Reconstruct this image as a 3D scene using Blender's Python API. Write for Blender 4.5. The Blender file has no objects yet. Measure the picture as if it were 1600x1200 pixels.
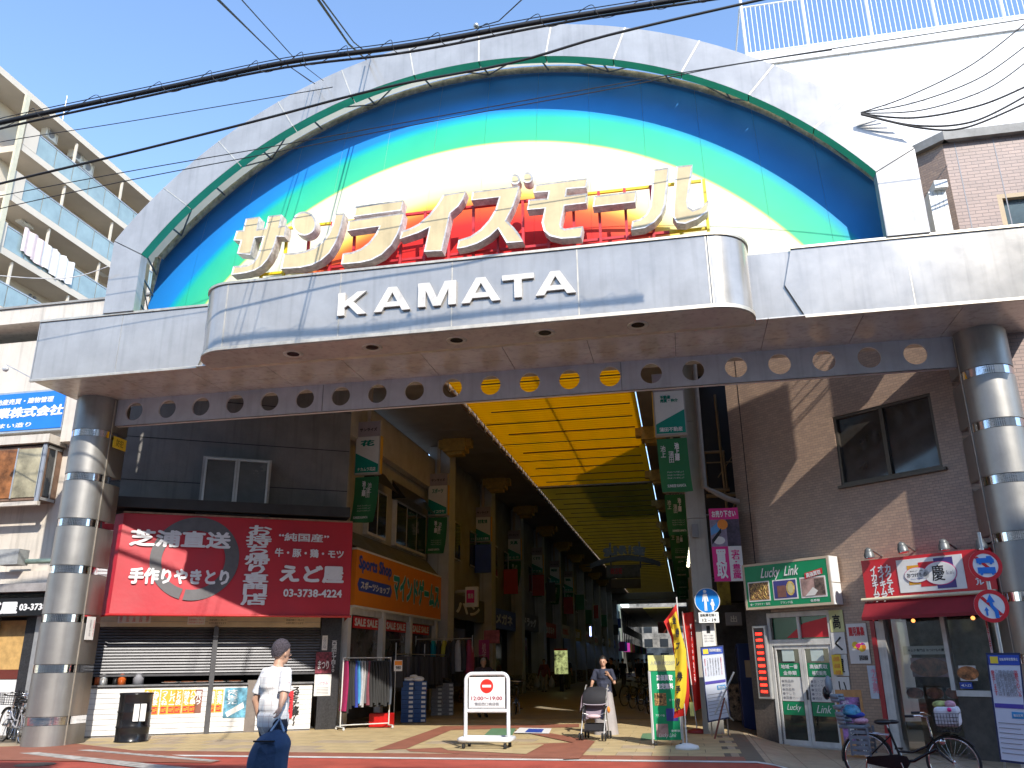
import bpy, bmesh, math, random
from mathutils import Vector as V, Matrix
random.seed(7)
R = math.radians
C = bpy.context.scene.collection
SC = bpy.context.scene

# ------------------------------------------------------------------ camera
FPX, CAMH = 1294.0, 1.5
YAW, PITCH, ROLL = R(11.15), R(18.6), R(-0.6)
_f = V((-math.sin(YAW) * math.cos(PITCH), math.cos(YAW) * math.cos(PITCH), math.sin(PITCH)))
_r = _f.cross(V((0, 0, 1))).normalized()
_u = _r.cross(_f)
_r2 = _r * math.cos(ROLL) + _u * math.sin(ROLL)
_u2 = -_r * math.sin(ROLL) + _u * math.cos(ROLL)
cd = bpy.data.cameras.new('camera')
cam = bpy.data.objects.new('camera', cd)
C.objects.link(cam)
cd.sensor_width = 36
cd.lens = FPX / 1600 * 36
cd.clip_start = 0.1
cd.clip_end = 3000
m4 = Matrix((_r2, _u2, -_f)).transposed().to_4x4()
m4.translation = V((0, 0, CAMH))
cam.matrix_world = m4
SC.camera = cam

# ------------------------------------------------------------------ light
SUN = V((-0.60, 1.0, -0.87)).normalized()          # direction the light travels
w = bpy.data.worlds.new('World')
SC.world = w
w.use_nodes = True
nt = w.node_tree
bg = nt.nodes['Background']
sky = nt.nodes.new('ShaderNodeTexSky')
sky.sky_type = 'NISHITA'
sky.sun_disc = False
sky.sun_elevation = math.asin(-SUN.z)
sky.sun_rotation = math.atan2(-SUN.x, -SUN.y)
sky.air_density = 1.0
sky.dust_density = 0.3
sky.ozone_density = 3.0
nt.links.new(sky.outputs[0], bg.inputs[0])
bg.inputs[1].default_value = 0.13
sl = bpy.data.lights.new('sun', 'SUN')
sl.energy = 2.0
sl.angle = R(0.53)
sl.color = (1.0, 0.94, 0.85)
so = bpy.data.objects.new('sun', sl)
C.objects.link(so)
so.rotation_euler = SUN.to_track_quat('-Z', 'Y').to_euler()
so.location = (20, -20, 40)
SC.view_settings.view_transform = 'Standard'
SC.view_settings.look = 'None'
SC.view_settings.gamma = 1
SC.view_settings.use_curve_mapping = False
SC.view_settings.exposure = 1.6
SC.cycles.max_bounces = 8
SC.cycles.diffuse_bounces = 4
SC.cycles.caustics_reflective = False
SC.cycles.caustics_refractive = False
SC.cycles.sample_clamp_indirect = 6

# ------------------------------------------------------------------ frames
class Fr:
    """a wall frame: ex to the right, ey into the wall, ez up"""
    def __init__(s, o, ex, ez=(0, 0, 1)):
        s.o = V(o); s.ex = V(ex).normalized(); s.ez = V(ez).normalized()
        s.ey = s.ez.cross(s.ex).normalized()
    def w(s, p):
        return s.o + s.ex * p[0] + s.ey * p[1] + s.ez * p[2]
    def px(s, x, y, d=0.0):
        ray = _f * FPX + _r2 * (x - 800) - _u2 * (y - 600)
        c = V((0, 0, CAMH))
        t = ((s.o + s.ey * d) - c).dot(s.ey) / ray.dot(s.ey)
        q = c + ray * t - s.o
        return (q.dot(s.ex), q.dot(s.ez))
    def rect(s, x0, y0, x1, y1, d=0.0):
        a = s.px(x0, y0, d); b = s.px(x1, y1, d)
        return (min(a[0], b[0]), max(a[0], b[0]), min(a[1], b[1]), max(a[1], b[1]))
G = Fr((0, 0, 0), (1, 0, 0))
def front(y): return Fr((0, y, 0), (1, 0, 0))
def gz(x, y, z=0.0):
    ray = _f * FPX + _r2 * (x - 800) - _u2 * (y - 600)
    t = (z - CAMH) / ray.z
    return V((0, 0, CAMH)) + ray * t
def ss(a, b, x):
    t = max(0, min(1, (x - a) / (b - a))); return t * t * (3 - 2 * t)
def gh(x, y=0):                                    # the pavement dips a little towards the corner shop
    return -0.2 * ss(0.9, 2.0, x)
def gpt(x, y):
    p = gz(x, y)
    for i in range(6): p = gz(x, y, gh(p.x))
    return p

# ------------------------------------------------------------------ materials
MATS = {}
def M(name, col=(0.5, 0.5, 0.5), rough=0.6, metal=0.0, var=0.08, scale=3.0, bump=0.0, bscale=40.0, emit=0.0, trans=0.0,
      streak=0.0, coat=0.0, alpha=1.0, transl=0.0, spec=0.5):
    if name in MATS: return MATS[name]
    m = bpy.data.materials.new(name); m.use_nodes = True
    t = m.node_tree; b = t.nodes['Principled BSDF']; L = t.links
    b.inputs['Base Color'].default_value = (*col, 1)
    b.inputs['Roughness'].default_value = rough
    b.inputs['Metallic'].default_value = metal
    b.inputs['Specular IOR Level'].default_value = spec
    b.inputs['Coat Weight'].default_value = coat
    if emit:
        b.inputs['Emission Color'].default_value = (*col, 1); b.inputs['Emission Strength'].default_value = emit
    if trans: b.inputs['Transmission Weight'].default_value = trans
    if alpha < 1: b.inputs['Alpha'].default_value = alpha
    tc = t.nodes.new('ShaderNodeTexCoord')
    if var > 0:
        n = t.nodes.new('ShaderNodeTexNoise'); n.inputs['Scale'].default_value = scale; n.inputs['Detail'].default_value = 6
        n.inputs['Roughness'].default_value = 0.65
        L.new(tc.outputs['Object'], n.inputs['Vector'])
        mr = t.nodes.new('ShaderNodeMapRange')
        mr.inputs['From Min'].default_value = 0.3; mr.inputs['From Max'].default_value = 0.7
        mr.inputs['To Min'].default_value = 1 - var * 1.6; mr.inputs['To Max'].default_value = 1 + var
        L.new(n.outputs[0], mr.inputs[0])
        vm = t.nodes.new('ShaderNodeVectorMath'); vm.operation = 'SCALE'; vm.inputs[0].default_value = col
        L.new(mr.outputs[0], vm.inputs['Scale'])
        out = vm.outputs[0]
        if streak > 0:
            mp = t.nodes.new('ShaderNodeMapping'); mp.inputs['Scale'].default_value = (9, 9, 0.5)
            L.new(tc.outputs['Object'], mp.inputs[0])
            n2 = t.nodes.new('ShaderNodeTexNoise'); n2.inputs['Scale'].default_value = 1.0; n2.inputs['Detail'].default_value = 5
            L.new(mp.outputs[0], n2.inputs['Vector'])
            m2 = t.nodes.new('ShaderNodeMapRange')
            m2.inputs['From Min'].default_value = 0.5; m2.inputs['From Max'].default_value = 0.72
            m2.inputs['To Min'].default_value = 1.0; m2.inputs['To Max'].default_value = 1 - streak
            L.new(n2.outputs[0], m2.inputs[0])
            v2 = t.nodes.new('ShaderNodeVectorMath'); v2.operation = 'SCALE'
            L.new(out, v2.inputs[0]); L.new(m2.outputs[0], v2.inputs['Scale']); out = v2.outputs[0]
        L.new(out, b.inputs['Base Color'])
        if emit: L.new(out, b.inputs['Emission Color'])
        r = t.nodes.new('ShaderNodeMapRange'); r.inputs['To Min'].default_value = max(0.02, rough - min(.08, rough * .3))
        r.inputs['To Max'].default_value = min(1, rough + min(.08, rough * .3))
        L.new(n.outputs[0], r.inputs[0]); L.new(r.outputs[0], b.inputs['Roughness'])
    if bump > 0:
        nb = t.nodes.new('ShaderNodeTexNoise'); nb.inputs['Scale'].default_value = bscale; nb.inputs['Detail'].default_value = 4
        L.new(tc.outputs['Object'], nb.inputs['Vector'])
        bp = t.nodes.new('ShaderNodeBump'); bp.inputs['Strength'].default_value = bump; bp.inputs['Distance'].default_value = 0.02
        L.new(nb.outputs[0], bp.inputs['Height']); L.new(bp.outputs[0], b.inputs['Normal'])
    if transl > 0:
        tr = t.nodes.new('ShaderNodeBsdfTranslucent'); tr.inputs[0].default_value = (*col, 1)
        mx = t.nodes.new('ShaderNodeMixShader'); mx.inputs[0].default_value = transl
        o = t.nodes['Material Output']
        L.new(b.outputs[0], mx.inputs[1]); L.new(tr.outputs[0], mx.inputs[2]); L.new(mx.outputs[0], o.inputs[0])
    MATS[name] = m
    return m

def steel(name, col, rough, metal=1.0, streak=0.12):
    """brushed, weathered stainless steel with faint dull streaks and a soft waviness"""
    if name in MATS: return MATS[name]
    m = M(name, col, rough, metal, 0.10, 1.3, streak=streak)
    t = m.node_tree; b = t.nodes['Principled BSDF']; L = t.links
    tc = t.nodes.new('ShaderNodeTexCoord')
    n = t.nodes.new('ShaderNodeTexNoise'); n.inputs['Scale'].default_value = 0.9; n.inputs['Detail'].default_value = 2
    L.new(tc.outputs['Object'], n.inputs['Vector'])
    bp = t.nodes.new('ShaderNodeBump'); bp.inputs['Strength'].default_value = 0.25; bp.inputs['Distance'].default_value = 0.02
    L.new(n.outputs[0], bp.inputs['Height'])
    mp = t.nodes.new('ShaderNodeMapping'); mp.inputs['Scale'].default_value = (2, 2, 160)
    L.new(tc.outputs['Object'], mp.inputs[0])
    n2 = t.nodes.new('ShaderNodeTexNoise'); n2.inputs['Scale'].default_value = 1.0; n2.inputs['Detail'].default_value = 2
    L.new(mp.outputs[0], n2.inputs['Vector'])
    b2 = t.nodes.new('ShaderNodeBump'); b2.inputs['Strength'].default_value = 0.04; b2.inputs['Distance'].default_value = 0.01
    L.new(n2.outputs[0], b2.inputs['Height']); L.new(bp.outputs[0], b2.inputs['Normal'])
    L.new(b2.outputs[0], b.inputs['Normal'])
    return m

def tilemat(name, c1, c2, mortar, tw, th, fr=None, rough=0.55, bump=0.5, mort=0.006, var=0.5):
    """small wall tiles laid in a running pattern, in the plane of a wall frame"""
    if name in MATS: return MATS[name]
    m = bpy.data.materials.new(name); m.use_nodes = True
    t = m.node_tree; b = t.nodes['Principled BSDF']; L = t.links
    tc = t.nodes.new('ShaderNodeTexCoord')
    ex = fr.ex if fr else V((1, 0, 0)); ez = fr.ez if fr else V((0, 0, 1))
    def dot(v):
        d = t.nodes.new('ShaderNodeVectorMath'); d.operation = 'DOT_PRODUCT'; d.inputs[1].default_value = v
        L.new(tc.outputs['Object'], d.inputs[0]); return d.outputs['Value']
    cb = t.nodes.new('ShaderNodeCombineXYZ'); L.new(dot(ex), cb.inputs[0]); L.new(dot(ez), cb.inputs[1])
    br = t.nodes.new('ShaderNodeTexBrick')
    br.inputs['Color1'].default_value = (*c1, 1); br.inputs['Color2'].default_value = (*c2, 1); br.inputs['Mortar'].default_value = (*mortar, 1)
    br.inputs['Scale'].default_value = 1; br.inputs['Brick Width'].default_value = tw; br.inputs['Row Height'].default_value = th
    br.inputs['Mortar Size'].default_value = mort; br.inputs['Mortar Smooth'].default_value = 0.2
    L.new(cb.outputs[0], br.inputs[0])
    n = t.nodes.new('ShaderNodeTexNoise'); n.inputs['Scale'].default_value = 0.8; n.inputs['Detail'].default_value = 6
    L.new(cb.outputs[0], n.inputs['Vector'])
    mr = t.nodes.new('ShaderNodeMapRange'); mr.inputs['To Min'].default_value = 0.82; mr.inputs['To Max'].default_value = 1.16
    L.new(n.outputs[0], mr.inputs[0])
    vm = t.nodes.new('ShaderNodeVectorMath'); vm.operation = 'SCALE'
    L.new(br.outputs[0], vm.inputs[0]); L.new(mr.outputs[0], vm.inputs['Scale']); L.new(vm.outputs[0], b.inputs['Base Color'])
    bp = t.nodes.new('ShaderNodeBump'); bp.inputs['Strength'].default_value = bump; bp.inputs['Distance'].default_value = 0.01; bp.invert = True
    L.new(br.outputs['Fac'], bp.inputs['Height']); L.new(bp.outputs[0], b.inputs['Normal'])
    b.inputs['Roughness'].default_value = rough
    MATS[name] = m
    return m

# ------------------------------------------------------------------ mesh builder
class MB:
    def __init__(s): s.v = []; s.f = []; s.k = []; s.sm = []; s.c = 0
    def add(s, vs, fs, smooth=False, k=0):
        o = len(s.v); s.v += [tuple(v) for v in vs]
        for f in fs: s.f.append(tuple(i + o for i in f)); s.sm.append(smooth); s.k.append(k)
        return s
    def box(s, x0, x1, y0, y1, z0, z1, k=0):
        if x0 > x1: x0, x1 = x1, x0
        if y0 > y1: y0, y1 = y1, y0
        if z0 > z1: z0, z1 = z1, z0
        vs = [(x, y, z) for z in (z0, z1) for y in (y0, y1) for x in (x0, x1)]
        return s.add(vs, [(0, 2, 3, 1), (4, 5, 7, 6), (0, 1, 5, 4), (2, 6, 7, 3), (0, 4, 6, 2), (1, 3, 7, 5)], k=k)
    def quad(s, a, b, c, d, k=0): return s.add([a, b, c, d], [(0, 1, 2, 3)], k=k)
    def prism(s, poly, y0, y1, k=0, smooth=False):
        """poly in (x,z), extruded along y"""
        n = len(poly)
        a = sum(poly[i][0] * poly[(i + 1) % n][1] - poly[(i + 1) % n][0] * poly[i][1] for i in range(n))
        if a < 0: poly = poly[::-1]
        vs = [(x, y0, z) for x, z in poly] + [(x, y1, z) for x, z in poly]
        s.add(vs, [tuple(range(n)), tuple(range(2 * n - 1, n - 1, -1))], k=k)
        if smooth: s.add(vs, [])
        o = len(s.v) - 2 * n
        for i in range(n):
            j = (i + 1) % n
            s.f.append((o + i, o + i + n, o + j + n, o + j)); s.sm.append(smooth); s.k.append(k)
        return s
    def vprism(s, poly, z0, z1, k=0, smooth=False):
        """poly in (x,y), extruded up"""
        n = len(poly)
        a = sum(poly[i][0] * poly[(i + 1) % n][1] - poly[(i + 1) % n][0] * poly[i][1] for i in range(n))
        if a < 0: poly = poly[::-1]
        vs = [(x, y, z0) for x, y in poly] + [(x, y, z1) for x, y in poly]
        s.add(vs, [tuple(range(n - 1, -1, -1)), tuple(range(n, 2 * n))], k=k)
        if smooth: s.add(vs, [])
        o = len(s.v) - 2 * n
        for i in range(n):
            j = (i + 1) % n
            s.f.append((o + i, o + j, o + j + n, o + i + n)); s.sm.append(smooth); s.k.append(k)
        return s
    def tube(s, pts, r, n=8, k=0, caps=True, smooth=True, flat=None, closed=False):
        """tube along a path; r a number or a list; flat=(a) squashes sideways"""
        pts = [V(p) for p in pts]; m = len(pts)
        if not isinstance(r, (list, tuple)): r = [r] * m
        vs = []; up = V((0, 0, 1)); prev = None
        for i, p in enumerate(pts):
            if closed: d = pts[(i + 1) % m] - pts[i - 1]
            else: d = (pts[min(i + 1, m - 1)] - pts[max(i - 1, 0)])
            d = d.normalized() if d.length > 1e-9 else V((0, 0, 1))
            a = prev if prev is not None else (V((1, 0, 0)) if abs(d.x) < 0.9 else V((0, 1, 0)))
            a = (a - d * a.dot(d))
            a = a.normalized() if a.length > 1e-6 else d.orthogonal().normalized()
            b = d.cross(a); prev = a
            fa = flat if flat else (1, 1)
            for j in range(n):
                t = 2 * math.pi * j / n
                vs.append(p + a * (math.cos(t) * r[i] * fa[0]) + b * (math.sin(t) * r[i] * fa[1]))
        fs = []
        for i in range(m if closed else m - 1):
            for j in range(n):
                q = (i + 1) % m
                fs.append((i * n + j, i * n + (j + 1) % n, q * n + (j + 1) % n, q * n + j))
        s.add(vs, fs, smooth, k)
        if caps and not closed:
            s.v += [tuple(q) for q in vs[:n]]; s.v += [tuple(q) for q in vs[-n:]]
            o = len(s.v) - 2 * n; m = 2
            s.f.append(tuple(o + j for j in range(n - 1, -1, -1))); s.sm.append(False); s.k.append(k)
            s.f.append(tuple(o + (m - 1) * n + j for j in range(n))); s.sm.append(False); s.k.append(k)
        return s
    def cyl(s, a, b, r, r2=None, n=16, k=0): return s.tube([a, b], [r, r if r2 is None else r2], n, k)
    def lathe(s, prof, n=20, o=(0, 0, 0), k=0, axis='z'):
        vs = []
        for r, z in prof:
            for j in range(n):
                t = 2 * math.pi * j / n
                if axis == 'z': vs.append((o[0] + r * math.cos(t), o[1] + r * math.sin(t), o[2] + z))
                elif axis == 'y': vs.append((o[0] + r * math.cos(t), o[1] + z, o[2] + r * math.sin(t)))
                else: vs.append((o[0] + z, o[1] + r * math.cos(t), o[2] + r * math.sin(t)))
        fs = [(i * n + j, i * n + (j + 1) % n, (i + 1) * n + (j + 1) % n, (i + 1) * n + j) for i in range(len(prof) - 1) for j in range(n)]
        if axis == 'y': fs = [f[::-1] for f in fs]
        return s.add(vs, fs, True, k)
    def ball(s, c, r, n=12, k=0, sc=(1, 1, 1)):
        vs = []; m = max(4, n // 2)
        for i in range(m + 1):
            a = math.pi * i / m
            for j in range(n):
                t = 2 * math.pi * j / n
                vs.append((c[0] + r * sc[0] * math.sin(a) * math.cos(t), c[1] + r * sc[1] * math.sin(a) * math.sin(t), c[2] - r * sc[2] * math.cos(a)))
        fs = [(i * n + j, i * n + (j + 1) % n, (i + 1) * n + (j + 1) % n, (i + 1) * n + j) for i in range(m) for j in range(n)]
        return s.add(vs, fs, True, k)
    def ringplate(s, R0, R1, y0, y1, c=(0, 0), n=32, k=0):
        for i in range(n):
            a, b = 2 * math.pi * i / n, 2 * math.pi * (i + 1) / n
            s.prism([(c[0] + R0 * math.cos(a), c[1] + R0 * math.sin(a)), (c[0] + R1 * math.cos(a), c[1] + R1 * math.sin(a)),
                     (c[0] + R1 * math.cos(b), c[1] + R1 * math.sin(b)), (c[0] + R0 * math.cos(b), c[1] + R0 * math.sin(b))], y0, y1, k)
        return s
    def disc(s, c, r, y0, y1, n=28, k=0, rz=None):
        rz = rz or r
        return s.prism([(c[0] + r * math.cos(2 * math.pi * i / n), c[1] + rz * math.sin(2 * math.pi * i / n)) for i in range(n)], y0, y1, k)

def mesh(name, mb, mats, fr=G, origin=V((0, 0, 0))):
    me = bpy.data.meshes.new(name)
    vs = [tuple(fr.w(p) - origin) for p in mb.v] if fr is not G or origin.length > 0 else mb.v
    me.from_pydata(vs, [], mb.f)
    if not isinstance(mats, (list, tuple)): mats = [mats]
    for m in mats: me.materials.append(m)
    me.polygons.foreach_set('use_smooth', mb.sm)
    me.polygons.foreach_set('material_index', [min(k, len(mats) - 1) for k in mb.k])
    me.update()
    return me
def link(name, me, parent=None):
    o = bpy.data.objects.new(name, me); C.objects.link(o)
    if parent is not None: o.parent = parent
    return o
def tag(o, label=None, cat=None, group=None, kind=None):
    if label: o['label'] = label
    if cat: o['category'] = cat
    if group: o['group'] = group
    if kind: o['kind'] = kind
    return o

class T:
    """a thing: an empty at its base, its parts given in the coordinates of a frame"""
    def __init__(s, name, label, cat, fr=G, loc=(0, 0, 0), group=None, kind=None):
        s.fr = fr; s.o = V(fr.w(loc)); s.e = bpy.data.objects.new(name, None); C.objects.link(s.e)
        s.e.empty_display_size = 0.2
        s.e.location = s.o; tag(s.e, label, cat, group, kind)
    def part(s, name, mb, mat, parent=None, label=None, bevel=0, kind=None):
        o = link(name, mesh(name, mb, mat, s.fr, s.o), parent if parent is not None else s.e)
        if label: o['label'] = label
        if kind: o['kind'] = kind
        if bevel:
            b = o.modifiers.new('bevel', 'BEVEL'); b.width = bevel; b.segments = 2; b.limit_method = 'ANGLE'
        return o
    def box(s, name, x0, x1, y0, y1, z0, z1, mat, parent=None, label=None, bevel=0):
        return s.part(name, MB().box(x0, x1, y0, y1, z0, z1), mat, parent, label, bevel)
    def text(s, txt, x0, x1, z0, z1, y, mat, parent=None, bold=0.0, vert=False, name='lettering', shear=0, ex=0.0, flip=False, rot=0):
        me = textmesh(txt, bold, vert, shear, ex)
        if me is None: return None
        xs = [v.co.x for v in me.vertices]; ys = [v.co.y for v in me.vertices]
        ax, bx, ay, by = min(xs), max(xs), min(ys), max(ys)
        me = me.copy(); me.name = name
        sx = (x1 - x0) / max(bx - ax, 1e-6); sz = (z1 - z0) / max(by - ay, 1e-6)
        cx, cz = (x0 + x1) / 2, (z0 + z1) / 2
        for v in me.vertices:
            X = (v.co.x - (ax + bx) / 2) * sx; Z = (v.co.y - (ay + by) / 2) * sz
            if rot: X, Z = X * math.cos(rot) - Z * math.sin(rot), X * math.sin(rot) + Z * math.cos(rot)
            v.co = s.fr.w((cx + X, y - v.co.z, cz + Z)) - s.o
        me.materials.clear(); me.materials.append(mat)
        o = link(name, me, parent if parent is not None else s.e)
        return o
_TM = {}
TS = bpy.data.scenes.new('work')                    # a small side scene keeps evaluation quick
def evaluate(o):
    TS.collection.objects.link(o)
    with bpy.context.temp_override(scene=TS, view_layer=TS.view_layers[0]):
        dg = bpy.context.evaluated_depsgraph_get()
        me = bpy.data.meshes.new_from_object(o.evaluated_get(dg))
    bpy.data.objects.remove(o)
    return me
def textmesh(txt, bold=0.0, vert=False, shear=0, ex=0.0):
    """plain printed lettering as a thin mesh, thickened by overlapping copies a hair apart"""
    key = (txt, bold, vert, shear, ex)
    if key in _TM: return _TM[key]
    c = bpy.data.curves.new('t', 'FONT')
    c.body = '\n'.join(txt) if vert else txt
    c.size = 1; c.shear = shear; c.resolution_u = 2
    if vert: c.align_x = 'CENTER'; c.space_line = 0.62 if all(ord(q) < 256 for q in txt) else 0.85
    if ex: c.extrude = ex
    base = evaluate(bpy.data.objects.new('t', c)); bpy.data.curves.remove(c)
    if len(base.vertices) == 0: return None
    if bold:
        vs = [v.co.copy() for v in base.vertices]; fs = [tuple(p.vertices) for p in base.polygons]
        nv, nf = [], []
        offs = [(0, 0), (1, 0), (-1, 0), (0, 1), (0, -1), (.7, .7), (-.7, .7), (.7, -.7), (-.7, -.7)] if bold > 0.03 else [(0, 0), (1, 0), (-1, 0), (0, .7), (0, -.7)]
        for i, (a, b) in enumerate(offs):
            k = len(nv)
            nv += [(v.x + a * bold, v.y + b * bold, v.z + i * 0.0006) for v in vs]
            nf += [tuple(q + k for q in f) for f in fs]
        base = bpy.data.meshes.new('t'); base.from_pydata(nv, [], nf)
    _TM[key] = base
    return base

def solo(name, label, cat, mb, mat, fr=G, group=None, kind=None, loc=None, bevel=0):
    vs = [fr.w(p) for p in mb.v]
    if loc is None:
        n = len(vs); o = V((sum(v.x for v in vs) / n, sum(v.y for v in vs) / n, min(v.z for v in vs)))
    else: o = V(fr.w(loc))
    ob = link(name, mesh(name, mb, mat, fr, o)); ob.location = o
    if bevel:
        b = ob.modifiers.new('bevel', 'BEVEL'); b.width = bevel; b.segments = 2; b.limit_method = 'ANGLE'
    return tag(ob, label, cat, group, kind)
def copy_tree(o, parent=None, top=True):
    c = o.copy(); C.objects.link(c); c.parent = parent
    for ch in list(o.children): copy_tree(ch, c, False)
    return c

def clearglass(name):
    m = bpy.data.materials.new(name); m.use_nodes = True; t = m.node_tree; L = t.links; o = t.nodes['Material Output']; t.nodes.remove(t.nodes['Principled BSDF'])
    a = t.nodes.new('ShaderNodeBsdfTransparent'); a.inputs[0].default_value = (.92, .94, .93, 1); g = t.nodes.new('ShaderNodeBsdfGlossy'); g.inputs['Roughness'].default_value = .03
    f = t.nodes.new('ShaderNodeFresnel'); f.inputs[0].default_value = 1.5; x = t.nodes.new('ShaderNodeMixShader')
    L.new(f.outputs[0], x.inputs[0]); L.new(a.outputs[0], x.inputs[1]); L.new(g.outputs[0], x.inputs[2]); L.new(x.outputs[0], o.inputs[0]); return m
# palette
STEEL = steel('brushed stainless', (0.46, 0.44, 0.41), 0.20, 0.36)
STEELC = steel('column stainless', (0.36, 0.35, 0.33), 0.46, 0.75)
STEELD = steel('soffit stainless', (0.72, 0.68, 0.62), 0.24, 0.35, streak=0.25)
STEELB = steel('beam grey steel', (0.66, 0.68, 0.72), 0.45, 0.1)
MIRROR = steel('polished band', (0.78, 0.78, 0.80), 0.06, streak=0.05)
SEAM = M('seam strip', (0.62, 0.57, 0.48), 0.5, 0.6, 0.15, 6)
WHITE = M('white paint', (0.78, 0.78, 0.76), 0.45, 0, 0.06, 4)
WHITED = M('weathered white paint', (0.66, 0.65, 0.61), 0.6, 0, 0.12, 3, streak=0.2)
BLACK = M('black paint', (0.012, 0.012, 0.013), 0.35, 0, 0.1, 5)
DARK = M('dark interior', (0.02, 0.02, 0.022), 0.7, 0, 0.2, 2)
INK = M('black ink', (0.01, 0.01, 0.01), 0.6, 0, 0)
WINK = M('white ink', (0.8, 0.8, 0.8), 0.6, 0, 0)
GREYI = M('grey ink', (0.25, 0.25, 0.27), 0.6, 0, 0)
REDI = M('red ink', (0.62, 0.02, 0.03), 0.5, 0, 0)
BLUEI = M('blue ink', (0.03, 0.08, 0.42), 0.5, 0, 0)
GREENI = M('green print', (0.0, 0.26, 0.10), 0.45, 0, 0.04, 3)
YELLOWI = M('yellow print', (0.85, 0.62, 0.05), 0.5, 0, 0.03, 3)
ORANGEI = M('orange print', (0.80, 0.25, 0.02), 0.5, 0, 0.04, 3)
PINKI = M('magenta print', (0.70, 0.02, 0.22), 0.5, 0, 0.04, 3)
PAPER = M('paper', (0.72, 0.71, 0.68), 0.7, 0, 0.05, 5)
ALU = M('aluminium', (0.62, 0.62, 0.60), 0.4, 0.7, 0.08, 6)
GLASS = M('window glass', (0.03, 0.035, 0.04), 0.06, 0, 0.0, spec=0.8)
GLASSG = M('frosted balcony glass', (0.30, 0.40, 0.42), 0.18, 0, 0.12, 1.0, spec=0.7)
RUBBER = M('rubber', (0.02, 0.02, 0.02), 0.8, 0, 0.1, 8)
CHROME = M('chrome', (0.75, 0.75, 0.76), 0.12, 1, 0)
SKIN = M('skin', (0.52, 0.30, 0.20), 0.5, 0, 0.05, 12)
HAIR = M('dark hair', (0.015, 0.012, 0.01), 0.5, 0, 0.2, 30)
CONC = M('concrete', (0.36, 0.34, 0.31), 0.85, 0, 0.14, 1.2, bump=0.25, bscale=30, streak=0.2)
# ================================================================== GROUND
def grid(x0, x1, y0, y1, dx, dy, dz=0.0):
    mb = MB(); nx = max(1, round((x1 - x0) / dx)); ny = max(1, round((y1 - y0) / dy))
    vs = [(x0 + (x1 - x0) * i / nx, y0 + (y1 - y0) * j / ny, gh(x0 + (x1 - x0) * i / nx) + dz) for j in range(ny + 1) for i in range(nx + 1)]
    return mb.add(vs, [(j * (nx + 1) + i, j * (nx + 1) + i + 1, (j + 1) * (nx + 1) + i + 1, (j + 1) * (nx + 1) + i) for j in range(ny) for i in range(nx)])
ASPH = M('asphalt', (0.06, 0.06, 0.062), 0.85, 0, 0.2, 2, bump=0.4, bscale=120)
REDROAD = M('red road coating', (0.42, 0.075, 0.045), 0.8, 0, 0.18, 1.6, bump=0.3, bscale=150)
ROADWHITE = M('road marking white', (0.66, 0.65, 0.60), 0.7, 0, 0.15, 3, bump=0.2, bscale=90)
CREAMT = M('cream paving', (0.50, 0.385, 0.20), 0.75, 0, 0.14, 1.8, bump=0.2, bscale=60)
BROWNT = M('brown paving', (0.30, 0.11, 0.065), 0.75, 0, 0.14, 2.2, bump=0.2, bscale=60)
TAN = M('tan paving', (0.42, 0.33, 0.22), 0.75, 0, 0.15, 2, bump=0.2, bscale=60)
GREYT = M('arcade paving', (0.33, 0.28, 0.19), 0.6, 0, 0.18, 1.4, bump=0.15, bscale=40)
GROUT = M('paving joint', (0.16, 0.13, 0.09), 0.9, 0, 0.1, 4)
tag(link('ground', mesh('ground', grid(-400, 400, -300, 600, 50, 50, -0.32), ASPH)), kind='structure')
tag(link('road', mesh('road', grid(-40, 40, 11.6, 14.38, 0.25, 3, 0.0), REDROAD)), kind='structure')
tag(link('carriageway', mesh('carriageway', grid(-60, 60, -6.9, 11.6, 0.5, 20, -0.004), M('pale asphalt', (0.24, 0.235, 0.22), 0.85, 0, 0.2, 2, bump=0.4, bscale=120))), kind='structure')
tag(link('road_line', mesh('road_line', grid(-9.6, 14, 14.385, 14.60, 0.25, 1, 0.006), ROADWHITE)), kind='structure')
pv = tag(link('pavement', mesh('pavement', grid(-40, 14, 14.38, 230, 0.25, 30, 0.0), GROUT)), kind='structure')
# slabs near the kerb, one object each; further in the material takes over
sb = MB().box(-0.295, 0.295, -0.295, 0.295, -0.03, 0.008)
slab_me = mesh('paving_slab', sb, CREAMT); slab_me2 = mesh('paving_slab', sb, TAN); slab_me3 = mesh('paving_slab', sb, BROWNT)
n = 0
for j in range(6):
    for i in range(25):
        x = -13.9 + 0.6 * i + (0.3 if j % 2 else 0); y = 14.92 + 0.6 * j
        if n >= 280 or x > 0.6: continue
        me = slab_me3 if j == 0 else (slab_me2 if random.random() < 0.25 else slab_me)
        o = link('paving_slab', me, pv); o.location = (x, y, 0); n += 1
far = MB()
for j in range(6, 60):
    for i in range(25):
        x = -13.9 + 0.6 * i + (0.3 if j % 2 else 0); y = 14.92 + 0.6 * j
        if x > 0.6 or (y > 21.5 and x < -8.6): continue
        far.box(x - .295, x + .295, y - .295, y + .295, -.03, .008)
tag(link('paving_field', mesh('paving_field', far, CREAMT), pv), kind='stuff')
right = MB()
for j in range(0, 10):
    for i in range(0, 22):
        x = 1.1 + 0.6 * i - .2; y = 14.92 + 0.6 * j; z = gh(x)
        right.add([(x - .295, y - .295, gh(x - .295) + .008), (x + .295, y - .295, gh(x + .295) + .008), (x + .295, y + .295, gh(x + .295) + .008), (x - .295, y + .295, gh(x - .295) + .008)], [(0, 1, 2, 3)])
tag(link('corner_paving', mesh('corner_paving', right, TAN), pv), kind='stuff')
tag(link('arcade_floor', mesh('arcade_floor', grid(-9.5, 3, 24.5, 230, 2, 40, 0.016), GREYT)), kind='structure')
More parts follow.
